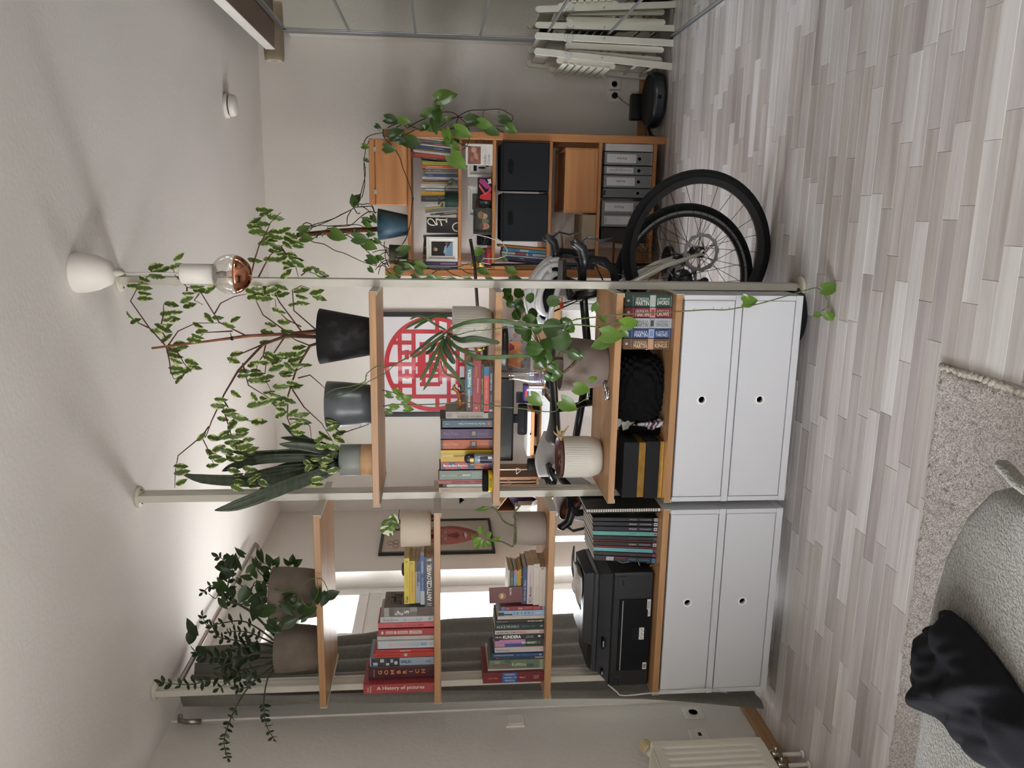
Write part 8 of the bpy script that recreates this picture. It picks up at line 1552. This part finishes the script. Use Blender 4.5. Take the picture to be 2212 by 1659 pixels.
for k in range(7): b.tube([(c.x+r_*.72*math.cos(a), c.y+r_*.72*math.sin(a), DZ+hh*(.14+.048*k)+.003*math.sin(a)) for a in [i*PI/9 for i in range(18)]], .0028, 6, closed=True)
build(b, 'infuser_coil', mat('#9f92b8', .3), t)
c = PZ(1181, 850, DZ); k = (c-EYE).dot(fwd)/FPX; r_ = 12.5*k; zt_ = P(1139, 850, c.y).z
t = thing('drinking_glass', 'straight drinking glass between the carafe and the heart leaf', 'glass', (c.x, c.y, DZ)); b = B().lathe([(0, DZ+.001), (r_*.86, DZ+.001), (r_*.9, DZ+.006), (r_, zt_)], 32, 0, T(c.x, c.y, 0), True, None, False); build(b, 'glass', gcl, t); b = B().lathe([(0, DZ+.004), (r_*.84, DZ+.004), (r_*.84, DZ+.03), (0, DZ+.03)], 24, 0, T(c.x, c.y, 0)); build(b, 'thick_base', mat('#8a7a70', .1, coat=.5), t)
a0, a1, c0, c1 = bxp(1132, 1180, 834, 866, 4.86, DZ); t = thing('tissue_box', 'purple and white box behind the drinking glass', 'box', ((a0+a1)/2, 4.86, DZ)); b = B().box(a0, a1, 4.86, 4.94, c0, c1, 0, .002); build(b, 'carton', mat('#d9d5d8', .6), t); b = B().box(a0-.0003, a1+.0003, 4.8594, 4.94, c1-.03, c1+.0004); build(b, 'purple_band', mat('#3f2568', .5), t); b = B().box(a0+.02, a1-.03, 4.859, 4.8594, c1-.022, c1-.008); build(b, 'red_mark', ink('#b53a32'), t)
c = PZ(1187, 829, DZ); b = B().lathe([(0, DZ+.0005), (.062, DZ+.0005), (.064, DZ+.002), (.06, DZ+.0045), (0, DZ+.0045)], 36, 0, T(c.x, c.y, 0)); single(b, 'coaster', mat('#2e2f31', .6), 'round dark grey coaster in front of the carafe', 'coaster', (c.x, c.y, DZ))
# colourful print leaning on the wall behind the carafe
t, M, w, h, y = frame('white-framed colourful print leaning behind the pilea', 'desk_picture', 1072, 1173, 692, 812, 5.40, DZ, .022, whf, .04); fill(t, M, .02, w-.02, .02, h-.02, .008, '#8f8f92')
poly(t, M, [(w*.14, h*.34), (w*.62, h*.34), (w*.62, h*.62), (w*.56, h*.80), (w*.42, h*.86), (w*.24, h*.84), (w*.16, h*.7)], .0076, '#cf8a5c'); poly(t, M, [(w*.22, h*.42), (w*.46, h*.44), (w*.40, h*.28), (w*.30, h*.26)], .0074, '#d6b27a'); poly(t, M, [(w*.44, h*.66), (w*.60, h*.66), (w*.54, h*.52), (w*.48, h*.52)], .0072, '#8a2440')
for k in range(34):
    u, w_ = R.uniform(.08, .92), R.uniform(.08, .92); blob(t, M, w*u, h*w_, w*R.uniform(.015, .05), h*R.uniform(.01, .03), .0075-.00002*k if u > .62 or w_ < .34 else .0077, R.choice(['#5f6a5a', '#b5643c', '#c9a24a', '#6d6a70', '#3f4a44', '#a5a5a8', '#8a4a38']), n=7, rot=R.uniform(0, 3))
b = B(); pts = [P(x, y_, 5.36) for x, y_ in ((1098, 786), (1107, 789), (1117, 794), (1133, 796))]; b.tube(pts, .0022, 6); o = build(b, 'white_cable', whc, None, pts[0]); tag(o, 'short white cable hanging before the colourful print', 'cable')
# organiser at the left end of the desk
og0, og1 = P(1120, 1106, 5.0).x, P(1120, 1030, 5.0).x; z0_, z1_ = DZ+.0008, P(1076, 1050, 5.0).z
t = thing('desk_organiser', 'slatted brown wooden organiser at the left end of the desk', 'organiser', ((og0+og1)/2, 5.0, DZ)); ow = wood('organiser_wood', '#8f6844', '#6f4d30', 2, .5)
b = B().box(og0, og0+.012, 5.0, 5.28, z0_, z1_, 0, .002); build(b, 'side_panel', ow, t); b = B().box(og1-.012, og1, 5.0, 5.28, z0_, z1_, 0, .002); build(b, 'side_panel', ow, t); b = B().box(og0+.012, og1-.012, 5.0, 5.28, z0_, z0_+.012); build(b, 'bottom', ow, t)
n = 11
for k in range(n):
    x = og0+.014+(og1-og0-.03)*k/(n-1); b = B().box(x-.006, x+.004, 5.27, 5.285, z0_+.013, z1_-.002, 0, .001) if x < (og0+og1)/2 else B().box(x-.006, x+.004, 5.006, 5.014, z0_+.013, z1_-.002, 0, .001); build(b, 'slat', ow, t)
b = B().add([(og0+.013, 5.02, z1_), (og0+.013+(og1-og0)*.55, 5.02, z1_-.10), (og0+.013+(og1-og0)*.55, 5.26, z1_-.10), (og0+.013, 5.26, z1_)], [(0, 1, 2, 3)]); build(b, 'slanted_divider', dwood, t, None, .006)
for k in range(5):
    b = B(); M_ = T(og0+.016+.012*k, 5.03, z0_+.03) @ RYm(.12); b.box(0, .009, 0, .2, 0, .13+.008*k, 0, .0008, M_); single(b, 'folder', mat(['#2a1a3a', '#141216', '#3d2352', '#2a1a3a', '#4a2a5c'][k], .5), ['dark violet folder at the very left', 'black folder second from the left', 'violet folder in the middle', 'dark violet folder fourth from the left', 'bright violet folder furthest right'][k]+' in the organiser', 'folder', (og0+.016+.012*k, 5.03, z0_+.03))
for k, (x, y_, lb) in enumerate(((1160, 1098, 'white'), (1168, 1090, 'grey white'))):
    c = P(x, y_, 4.75); b = B().add([(c.x-.05, 4.75+.04*k, DZ+.001), (c.x+.04, 4.75+.04*k, DZ+.001), (c.x+.0, 4.76+.04*k, DZ+.09-.03*k), (c.x-.03, 4.76+.04*k, DZ+.07)], [(0, 1, 2, 3)]); single(b, 'folded_sheet', mat('#d0cecb', .7), lb+' folded paper sheet standing on the desk left end', 'paper', (c.x, 4.75, DZ), None, .0015)
a0, a1, c0, c1 = bxp(1112, 1135, 1082, 1104, 4.98, None); b = B().box(a0, a1, 4.90, 4.98, DZ+.0008, c1-.02, 0, .002).box(a0+.008, a1-.01, 4.905, 4.975, c1-.0198, c1, 0, .002); single(b, 'white_boxes', mat('#b9b6b2', .6), 'two small pale boxes stacked in front of the organiser', 'box', ((a0+a1)/2, 4.9, DZ))
c = PZ(1168, 1011, DZ); b = B().lathe([(0, DZ+.0006), (.046, DZ+.0006), (.046, DZ+.075), (.044, DZ+.08), (0, DZ+.081)], 30, 0, T(P(1160, 1010, 4.9).x, 4.95, 0)); single(b, 'black_canister', ink('#151413'), 'squat black canister on the desk below the thin pole', 'canister', (P(1160, 1010, 4.9).x, 4.95, DZ))
x = P(1120, 1014, 4.95).x; b = B().tube([(x, 4.95, DZ+.082), (x, 4.95, P(1078, 1016, 4.95).z+.12)], .004, 8).tube([(x, 4.94, DZ+.11), (x+.02, 4.92, DZ+.16), (x-.02, 4.92, DZ+.155), (x+.01, 4.93, DZ+.115)], .003, 6); single(b, 'reed_stick', mat('#cfc7b8', .5), 'thin pale stick with a white ribbon rising from the black canister', 'stick', (x, 4.95, DZ+.082))
c0, c1 = P(1168, 1030, 4.5), P(1151, 1030, 4.5); b = B().tube([V((c0.x, 4.5, DZ+.001)), V((c0.x, 4.5, DZ+.03))], .0065, 12).tube([V((c0.x, 4.5, DZ+.0301)), V((c0.x, 4.5, DZ+.046))], .0058, 12, 1); single(b, 'lip_balm', [mat('#b99a5c', .4), mat('#dcdad6', .4)], 'small gold and white tube standing at the desk edge', 'tube', (c0.x, 4.5, DZ))
# ---------------------------------------------------------------- bicycles leaning on the back of the shelving
tyr = mat('#141415', .75, var=.1, ns=80, bump=.3, bs=300, key='tyre_rubber'); blk2 = mat('#101012', .35, var=.05, key='bike_black'); crm = mat('#c9c6ba', .3, var=.02, coat=.4, key='bike_cream'); tape = mat('#161617', .8, var=.1, ns=40, bump=.4, bs=200, key='bar_tape'); alum = mat('#9c9c9c', .35, .9, .05, key='bike_aluminium')
WR = .335
def bike(name, label, M, frame_m, silver, bag=False):
    t = thing(name, label, 'bicycle', M @ V((-.5, 0, 0)), 'bicycles leaning behind the room divider')
    WB = -.985
    def wheel(x, front):
        Mw = M @ T(x, 0, WR) @ RXm(PI/2)
        ring = lambda r, y=0: [Mw @ V((r*math.cos(a), r*math.sin(a), y)) for a in [i*2*PI/64 for i in range(64)]]
        w = build(B().tube(ring(WR-.0165), .0168, 12, closed=True), 'tyre', tyr, t)
        b = B(); pr = [(WR-.031, -.010), (WR-.031, .010), (WR-.058, .006), (WR-.058, -.006)]
        for i in range(64):
            a, c = 2*PI*i/64, 2*PI*(i+1)/64
            for j in range(4):
                (r0, y0), (r1, y1) = pr[j], pr[(j+1) % 4]
                b.add([Mw @ V((r_*math.cos(q_), r_*math.sin(q_), yy)) for q_, r_, yy in ((a, r0, y0), (a, r1, y1), (c, r1, y1), (c, r0, y0))], [(0, 1, 2, 3)], 0, True)
        build(b, 'rim', blk2, w)
        if silver:
            b = B()
            for s in (-1, 1):
                for i in range(64):
                    a, c = 2*PI*i/64, 2*PI*(i+1)/64; b.add([Mw @ V((r_*math.cos(q_), r_*math.sin(q_), s*yy)) for q_, r_, yy in ((a, WR-.032, .0106), (a, WR-.043, .0094), (c, WR-.043, .0094), (c, WR-.032, .0106))], [(0, 1, 2, 3)], 0, True)
            build(b, 'brake_track', mat('#8e8f90', .4, .5), w)
        b = B()
        for k in range(24):
            a = 2*PI*k/24; s = 1 if k % 2 else -1; a2 = a + (.9 if (k//2) % 2 else -.9)
            b.tube([Mw @ V((.022*math.cos(a2), .022*math.sin(a2), .022*s)), Mw @ V(((WR-.057)*math.cos(a), (WR-.057)*math.sin(a), 0))], .0011, 4)
        o = build(b, 'spokes', ink('#151516'), w)
        b = B().lathe([(.024, -.028), (.024, -.02), (.012, -.015), (.012, .015), (.024, .02), (.024, .028)], 20, 0, Mw).lathe([(.006, -.05), (.006, .05)], 10, 0, Mw); build(b, 'hub', blk2, w)
        b = B(); zr = .034
        for i in range(48):
            a, c = 2*PI*i/48, 2*PI*(i+1)/48; wob = lambda q_: .003*math.sin(q_*12)
            for z_ in (zr, zr+.0018): b.add([Mw @ V((r_*math.cos(q_), r_*math.sin(q_), z_)) for q_, r_ in ((a, .064), (a, .079+wob(a)), (c, .079+wob(c)), (c, .064))], [(0, 1, 2, 3)])
        for k in range(6): a = k*PI/3; b.tube([Mw @ V((.022*math.cos(a-.4), .022*math.sin(a-.4), zr+.001)), Mw @ V((.066*math.cos(a), .066*math.sin(a), zr+.001))], .0035, 5)
        build(b, 'brake_disc', alum, w)
        b = B(); a = 2.2; b.tube([Mw @ V(((WR-.058)*math.cos(a), (WR-.058)*math.sin(a), 0)), Mw @ V(((WR-.10)*math.cos(a), (WR-.10)*math.sin(a), 0))], .003, 6); build(b, 'valve', blk2, w)
    wheel(0, True); wheel(WB, False)
    v = lambda x, z_, y=0: M @ V((x, y, z_))
    HX, HZ, CX, CZ = -.185, .86, -.150, .705   # head tube top, crown
    b = B()
    for s in (-1, 1): b.tube([v(CX, CZ-.01, .028*s), v(CX+.02, CZ-.06, .042*s), v(-.055, .50, .046*s), v(-.004, WR+.005, .050*s)], [.018, .018, .014, .010], 12, fl=.75); b.lathe([(.013, -.006), (.013, .006), (0, .006)], 14, 0, M @ T(0, .05*s, WR) @ RXm(PI/2))
    b.tube([v(CX, CZ-.015, -.03), v(CX, CZ, 0), v(CX, CZ-.015, .03)], .020, 10); f_ = build(b, 'fork', frame_m, t)
    b = B(); 
    for s in (-1, 1): b.lathe([(.0055, 0), (.0055, .0066), (0, .0067)], 12, 0, M @ T(0, .05*s, WR) @ RXm(PI/2 if s < 0 else -PI/2))
    build(b, 'axle_end', ink('#26262a'), f_)
    b = B(); sx_, sz_ = -.60, .80; bx_, bz = -.575+.0, .27; bx_ = -.58
    b.tube([v(CX, CZ+.005), v(HX, HZ)], .023, 14); b.tube([v(HX+.006, HZ-.03), v(sx_-.02, .77)], .017, 12); b.tube([v(bx_, bz), v(sx_-.04, .80)], .016, 12)
    for s in (-1, 1): b.tube([v(bx_, bz, .02*s), v(WB, WR, .055*s)], .010, 8); b.tube([v(sx_-.035, .72, .014*s), v(WB, WR, .055*s)], .008, 8)
    build(b, 'frame', blk2, t); b = B().tube([v(CX-.008, CZ+.03), v(bx_, bz)], .024, 12); build(b, 'down_tube', frame_m, t)
    b = B().tube([v(sx_-.04, .80), v(sx_-.065, .93)], .0135, 10); st = build(b, 'seat_post', blk2, t)
    b = B(); M2 = M @ T(sx_-.07, 0, .945)
    def sad(u, w_):
        x = .15-.28*u; hw = .014+.055*max(0, u-.35)**1.3*2.2; a = w_*2-1
        return M2 @ V((x, hw*a, .012-.02*abs(a)**2 - .012*math.sin(PI*u)))
    b.grid(sad, 14, 8); build(b, 'saddle', blk2, t, None, .02)
    b = B().tube([v(HX, HZ), v(HX-.006, HZ+.03), v(HX+.06, HZ+.035)], .015, 10); build(b, 'stem', blk2, t)
    b = B(); bxx, bzz = HX+.065, HZ+.035
    for s in (-1, 1): b.tube([v(bxx, bzz, 0), v(bxx, bzz, .15*s), v(bxx+.02, bzz+.002, .19*s), v(bxx+.07, bzz+.006, .20*s), v(bxx+.105, bzz-.025, .205*s), v(bxx+.10, bzz-.075, .208*s), v(bxx+.06, bzz-.115, .212*s), v(bxx, bzz-.125, .215*s), v(bxx-.05, bzz-.12, .216*s)], .0155, 10)
    hb = build(b, 'handlebar', tape, t)
    for s in (-1, 1):
        b = B().tube([v(bxx+.07, bzz-.004, .2*s), v(bxx+.105, bzz+.0, .2*s), v(bxx+.145, bzz+.012, .2*s), v(bxx+.165, bzz+.042, .2*s), v(bxx+.16, bzz+.058, .2*s)], [.018, .021, .019, .017, .010], 12); build(b, 'brake_hood', blk2, hb)
        b = B().tube([v(bxx+.165, bzz+.015, .2*s), v(bxx+.185, bzz-.01, .203*s), v(bxx+.175, bzz-.06, .208*s), v(bxx+.185, bzz-.10, .212*s)], [.010, .009, .008, .005], 8, fl=.6); build(b, 'brake_lever', mat('#2a2a2c', .3), hb)
    b = B(); b.lathe([(.095, -.004), (.095, .004), (.06, .004), (.06, -.004)], 40, 0, M @ T(bx_, -.045, bz) @ RXm(PI/2)); cr_ = build(b, 'chainring', blk2, t); b = B().tube([v(bx_, bz, -.06), v(bx_+.12, bz-.11, -.065)], .011, 8).tube([v(bx_, bz, .06), v(bx_-.12, bz+.11, .065)], .011, 8); build(b, 'crank_arm', blk2, cr_)
    b = B()
    for k in range(6): b.lathe([(.05-.005*k, -.001), (.05-.005*k, .001)], 24, 0, M @ T(WB, -.022-.0035*k, WR) @ RXm(PI/2))
    build(b, 'cassette', mat('#4a4a4c', .35, .8), t)
    b = B().tube([v(WB+.01, WR-.02, -.055), v(WB+.02, WR-.07, -.058), v(WB-.0, WR-.13, -.06)], [.014, .011, .008], 8).lathe([(.02, -.004), (.02, .004), (0, .004)], 14, 0, M @ T(WB+.01, -.06, WR-.13) @ RXm(PI/2)).lathe([(.018, -.004), (.018, .004), (0, .004)], 14, 0, M @ T(WB+.02, -.06, WR-.07) @ RXm(PI/2)); build(b, 'rear_derailleur', blk2, t)
    b = B().tube([v(-.02, WR+.09, .045), v(-.03, WR+.05, .045)], .017, 8).tube([v(WB+.08, WR+.06, .045), v(WB+.05, WR+.03, .045)], .016, 8); build(b, 'brake_caliper', blk2, t)
    b = B().tube([v(bxx+.08, bzz, .19), v(bxx+.09, bzz-.08, .1), v(CX+.05, CZ-.05, .05), v(-.05, .5, .05)], .003, 6).tube([v(bxx+.08, bzz, -.19), v(bxx+.11, bzz-.06, -.1), v(CX+.03, CZ+.05, -.03)], .003, 6); build(b, 'cables', blk2, t)
    if bag:
        b = B().box(-.50, -.26, -.028, .028, .60, .76, 0, .012, M); fb = build(b, 'frame_bag', mat('#0f0f10', .8, var=.1), t); b = B().box(bxx-.02, bxx+.09, -.04, .04, bzz+.02, bzz+.036, 0, .006, M); build(b, 'bike_computer', mat('#1d1e20', .3), t)
    return t
MA = T(-.150, 3.335, 0) @ RZ(-.02) @ RXm(.135)
bike('road_bicycle', 'cream-forked road bicycle with its front wheel beside the shelving post', MA, crm, False, True)
MBk = T(-.285-.985+.0, 3.50, 0) @ RZ(PI) @ RXm(-.16)
bike('road_bicycle', 'second road bicycle facing left behind the cream one, silver rim track on its wheels', MBk, blk2, True)
# helmet hanging on the handlebar, white cloth and goggles on the other one
hc = P(1186, 632, 3.42); t = thing('bicycle_helmet', 'white vented bicycle helmet hanging above the cream bicycle', 'helmet', tuple(hc))
hm = mat('#e4e4e6', .3, var=.01, coat=.3, key='helmet_white'); Mh = T(*hc) @ RYm(.25) @ Matrix.Diagonal((.150, .105, .088, 1))
def helm(u, w_, k=1.0): 
    a, e = (u-.5)*2*PI, w_*PI*.56; return Mh @ V((k*math.sin(e)*math.cos(a), k*math.sin(e)*math.sin(a), k*math.cos(e)))
b = B().grid(lambda u, w_: helm(u, w_, .92), 40, 14); build(b, 'inner_shell', ink('#101012'), t)
for k in range(-3, 4):
    yk = k*.27; b = B(); pts = []
    for i in range(15):
        th = -1.62+3.24*i/14; r_ = math.sqrt(max(.05, 1-yk*yk)); pts.append(Mh @ V((r_*math.sin(th), yk*(1+.16*math.cos(2*th)), r_*math.cos(th))))
    b.tube(pts, [.019+.004*math.cos(i*.9+k) for i in range(15)], 8, fl=.8); build(b, 'shell_rib', hm, t)
for th in (-1.05, -.35, .35, 1.05):
    b = B(); b.tube([Mh @ V((math.sin(th)*math.sqrt(max(.04, 1-q_*q_)), q_, math.cos(th)*math.sqrt(max(.04, 1-q_*q_)))) for q_ in [-.82+.164*i for i in range(11)]], .011, 8, fl=.8); build(b, 'shell_bridge', hm, t)
b = B().tube([Mh @ V((math.cos(a), math.sin(a), -.17)) for a in [i*2*PI/32 for i in range(32)]], .012, 8, closed=True); build(b, 'rim_edge', hm, t)
b = B().tube([Mh @ V((-.5, .8, -.2)), hc+V((-.03, .02, -.13)), Mh @ V((.5, .8, -.2))], .004, 6).tube([Mh @ V((-.5, -.8, -.2)), hc+V((-.03, -.02, -.13)), Mh @ V((.5, -.8, -.2))], .004, 6); build(b, 'strap', ink('#1a1a1c'), t)
b = B().box(hc.x-.06, hc.x-.03, hc.y-.1, hc.y-.09, hc.z-.05, hc.z-.035, 0, .003); build(b, 'red_badge', mat('#c23a30', .4), t)
c = P(1222, 1070, 3.36); t = thing('white_beanie', 'white fabric beanie with black band hanging on the left handlebar', 'hat', (c.x, 3.36, c.z-.09))
cl = mat('#dcdcdf', .9, var=.04, ns=20, key='white_fabric')
def capf(u, w_):
    a = u*2*PI; r_ = .085*(1-.25*w_)+.010*math.sin(5*a+4*w_); return V((c.x+.02+1.35*r_*math.cos(a)-.05*w_, 3.36+.7*r_*math.sin(a), c.z+.05-.15*w_+.012*math.sin(3*a)))
b = B().grid(capf, 36, 12); build(b, 'knit_cloth', cl, t, None, .003)
b = B().tube([(c.x+.06, 3.29, c.z+.045), (c.x+.055, 3.285, c.z-.02), (c.x+.05, 3.30, c.z-.09)], .018, 8, fl=.25); s_ = build(b, 'black_band', ink('#161618'), t); letters('N', (c.x+.055, 3.263, c.z+.02), (0, 0, -1), (1, 0, 0), .02, .022, ink('#d8d8d8'), s_); letters('V', (c.x+.052, 3.263, c.z-.03), (0, 0, -1), (1, 0, 0), .02, .022, ink('#d8d8d8'), s_)
c = P(1234, 1092, 3.28); t = thing('sports_goggles', 'sports goggles with copper mirrored lens hanging by the white beanie', 'goggles', (c.x, 3.28, c.z))
Mg = T(c.x, 3.28, c.z) @ RYm(.5)
b = B().grid(lambda u, w_: Mg @ V((.075*(u*2-1), -.030*math.cos((u-.5)*2.6)+.03, .034*(w_*2-1)*(1-.35*abs(u*2-1)**3))), 20, 8); build(b, 'lens', mat('#8a4a2c', .12, .6, .5, ns=40, key='copper_lens', col2='#2a1a1c'), t, None, .003)
b = B().tube([Mg @ V((.077*math.cos(a), -.030*math.cos(math.cos(a)*1.3)+.03, .037*math.sin(a)*(1-.2*abs(math.cos(a))**3))) for a in [i*2*PI/28 for i in range(28)]], .005, 8, closed=True); build(b, 'goggle_frame', blk2, t)
# black-white hanging gloves and dark strap seen above the ribbed pot
c = P(1190, 1035, 3.42); t = thing('cycling_gloves', 'glossy black cycling glove lying over the handlebar beside the ribbed pot', 'gloves', (c.x, 3.42, c.z)); b = B()
b.tube([P(1183, 1002, 3.42), P(1190, 1018, 3.40), P(1198, 1036, 3.40), P(1205, 1050, 3.42)], [.02, .030, .030, .022], 12, fl=.6); build(b, 'palm', mat('#151517', .25, var=.1), t)
for k in range(4): b = B().tube([P(1196+3*k, 1036+2*k, 3.39), P(1194+5*k, 1048, 3.385), P(1198+6*k, 1058, 3.39)], [.010, .009, .006], 8); build(b, 'finger', mat('#151517', .25, var=.1), t)
c = P(1180, 985, 3.5); b = B().grid(lambda u, w_: V((c.x-.10+.22*u, 3.5-.03*math.sin(PI*u), c.z+.035-.10*w_+.03*math.sin(PI*u)-.02*u)), 14, 8); single(b, 'white_jersey', cl, 'white cloth draped over the bicycle behind the ribbed pot', 'cloth', tuple(c), None, .004)
# ---------------------------------------------------------------- rug, sofa with blanket, black garment
rgm = mat('#d3cbc4', .95, var=.0, ns=210, col2='#968c86', c0=.42, c1=.6, det=5, bump=1.5, bs=260, key='shaggy_rug', sheen=.3)
rx0, rx1, ry0, ry1 = -2.17, -.405, .75, 2.068
def rugf(u, w_):
    x, y_ = rx0+(rx1-rx0)*u, ry0+(ry1-ry0)*w_
    e = min(1, min(rx1-x, ry1-y_)/.015)
    jx = R.uniform(-.004, .004); jy = R.uniform(-.004, .004)
    return (x+jx+(.008*noise.noise((y_*9, 1, 0)) if u > .99 else 0), y_+jy+(.006*noise.noise((x*11, 5, 0)) if w_ > .99 else 0), .002 + .020*e*(.6+.4*R.random()) + .004*noise.noise((x*6, y_*6, 0)))
b = B().grid(rugf, 250, 190)
rg = thing('shaggy_rug', 'pale grey-beige shaggy rug on the floor in front of the shelving', 'rug', ((rx0+rx1)/2, (ry0+ry1)/2, 0)); o = build(b, 'pile', rgm, rg); o['kind'] = 'stuff'
b = B().box(rx0, rx1-.004, ry0, ry1-.004, .0005, .006); build(b, 'backing', mat('#a59c90', .9), rg)
b = B(); n = 60
pts = [(rx1+.002+.004*math.sin(i*1.9), ry0+(ry1-ry0)*i/(n*3), .012+.006*math.sin(i*2.3)) for i in range(n*3+1)]; b.tube(pts, [.008+.003*math.sin(i*2.1) for i in range(n*3+1)], 6); build(b, 'whipped_edge', mat('#cfc8ba', .95, var=.1, ns=150, bump=.8, bs=300), rg)
# sofa corner
sfz, sfx, sfy = .40, -.50, 1.36
so = thing('sofa', 'sofa seat corner hidden under the grey-green blanket', 'sofa', (-1.4, .6, 0)); sfm = mat('#6f6d66', .95, var=.06, ns=90, bump=.4, bs=500, key='sofa_cloth')
b = B().box(-2.1, sfx-.03, -.3, sfy-.03, .10, sfz-.03, 0, .04); build(b, 'seat_base', sfm, so)
for x in (-2.0, sfx-.14):
    for y_ in (-.2, sfy-.14): b = B().lathe([(.018, 0), (.025, .1)], 14, 0, T(x, y_, 0)); build(b, 'leg', wood('sofa_leg', '#7a5a3c', '#5a3f28', 2), so)
flm = mat('#6a665b', .97, var=.0, ns=190, col2='#4a473f', c0=.4, c1=.62, det=4, bump=1.2, bs=200, key='fleece', sheen=.35)
def silh(x):   # how far the blanket's far edge reaches, from the measured outline
    pts = [(-.36, .80), (-.40, 1.02), (-.44, 1.20), (-.49, 1.29), (-.56, 1.345), (-.66, 1.385), (-.85, 1.40), (-1.05, 1.39), (-1.3, 1.41), (-1.6, 1.42), (-2.2, 1.42)]
    for (x0, y0), (x1, y1) in zip(pts, pts[1:]):
        if x <= x0 and x >= x1: f = (x0-x)/(x0-x1); return y0+(y1-y0)*f
    return pts[0][1] if x > -.36 else pts[-1][1]
def blank(u, w_):
    x = -.365 - 1.80*u; ye = silh(x)
    # w_: 0 far hem near the floor, .25 seat edge, 1 towards the viewer
    if w_ < .25:
        f = w_/.25; z_ = .06 + (sfz+.005-.06)*f**.8; y_ = ye + .045*(1-f) + .012*math.sin(x*14+1)*(1-f)
    else:
        f = (w_-.25)/.75; y_ = ye - f*(ye+.35); z_ = sfz+.005 + .055*(1-math.exp(-f*9))
    n1 = noise.noise((x*2.2, y_*2.2, 3)); n2 = noise.noise((x*6, y_*6, 7))
    z_ += (.022*n1+.008*n2)*(1 if w_ > .25 else w_*4) + .03*math.exp(-((x+.45)/.07)**2)*(w_ > .25)*0
    if u < .06 and w_ > .25: z_ -= .14*(1-u/.06)**1.5
    z_ += .018*math.exp(-((y_-1.16-.25*(x+.44))/.035)**2)*math.exp(-((x+.40)/.12)**2)
    return (x, y_ + .006*n2, z_)
b = B().grid(blank, 220, 150); bl = single(b, 'fleece_blanket', flm, 'grey-green fleece blanket spread over the sofa corner', 'blanket', (-1.3, .8, sfz), None, .008)
b = B(); pts = [PZ(x, y_, sfz+.075) for x, y_ in ((2153, 1008), (2160, 1004), (2168, 1008), (2180, 1018), (2196, 1038), (2215, 1052), (2240, 1062))]; b.tube(pts, [.004, .009, .0125, .0125, .0125, .0125, .0125], 10); build(b, 'rolled_hem', flm, bl)
# black garment thrown on the blanket
gm = mat('#0f0f13', .9, var=.12, ns=26, bump=.25, bs=500, key='black_cotton')
out = [(1958, 1502), (1950, 1470), (1962, 1408), (1975, 1395), (1970, 1362), (1976, 1356), (2003, 1347), (2006, 1322), (2016, 1318), (2030, 1321), (2062, 1344), (2104, 1392), (2150, 1452), (2196, 1524), (2240, 1580), (2240, 1690), (2150, 1690), (2110, 1652), (2080, 1622), (2030, 1570), (1990, 1530)]
gp3 = [PZ(x, y_, sfz+.075) for x, y_ in out]
gc = PZ(2085, 1510, sfz+.075)
def garm(u, w_):
    k = u*len(gp3); i = int(k) % len(gp3); f = k-int(k); e = gp3[i].lerp(gp3[(i+1) % len(gp3)], f)
    p = gc.lerp(e, w_); q_ = noise.noise((p.x*9, p.y*9, 1)); q2 = noise.noise((p.x*20, p.y*20, 4)); fold = math.exp(-((p.x-gc.x)*.75+(p.y-gc.y-.015)*.66)**2/.0003)*.022
    z_ = sfz+.068 + .035*(1-w_**4) + .030*q_*(1-.3*w_) + .016*q2 + .007*noise.noise((p.x*45+p.y*20, p.y*30, 2)) + fold*(w_ < .97) - .03*w_**8
    return (p.x, p.y, max(z_, sfz+.052))
b = B().grid(garm, 168, 26); single(b, 'black_garment', gm, 'crumpled black cotton garment thrown on the fleece blanket', 'garment', (gc.x, gc.y, sfz+.07), None, .004)
c = PZ(1746, 690, 0); b = B().lathe([(0, .001), (.118, .001), (.125, .008), (.125, .05), (.115, .062), (0, .063)], 48, 0, T(c.x, c.y+.125, 0)); single(b, 'black_disc', mat('#0e0e10', .4), 'round black disc on the floor under the right drawers', 'disc', (c.x, c.y+.125, 0))
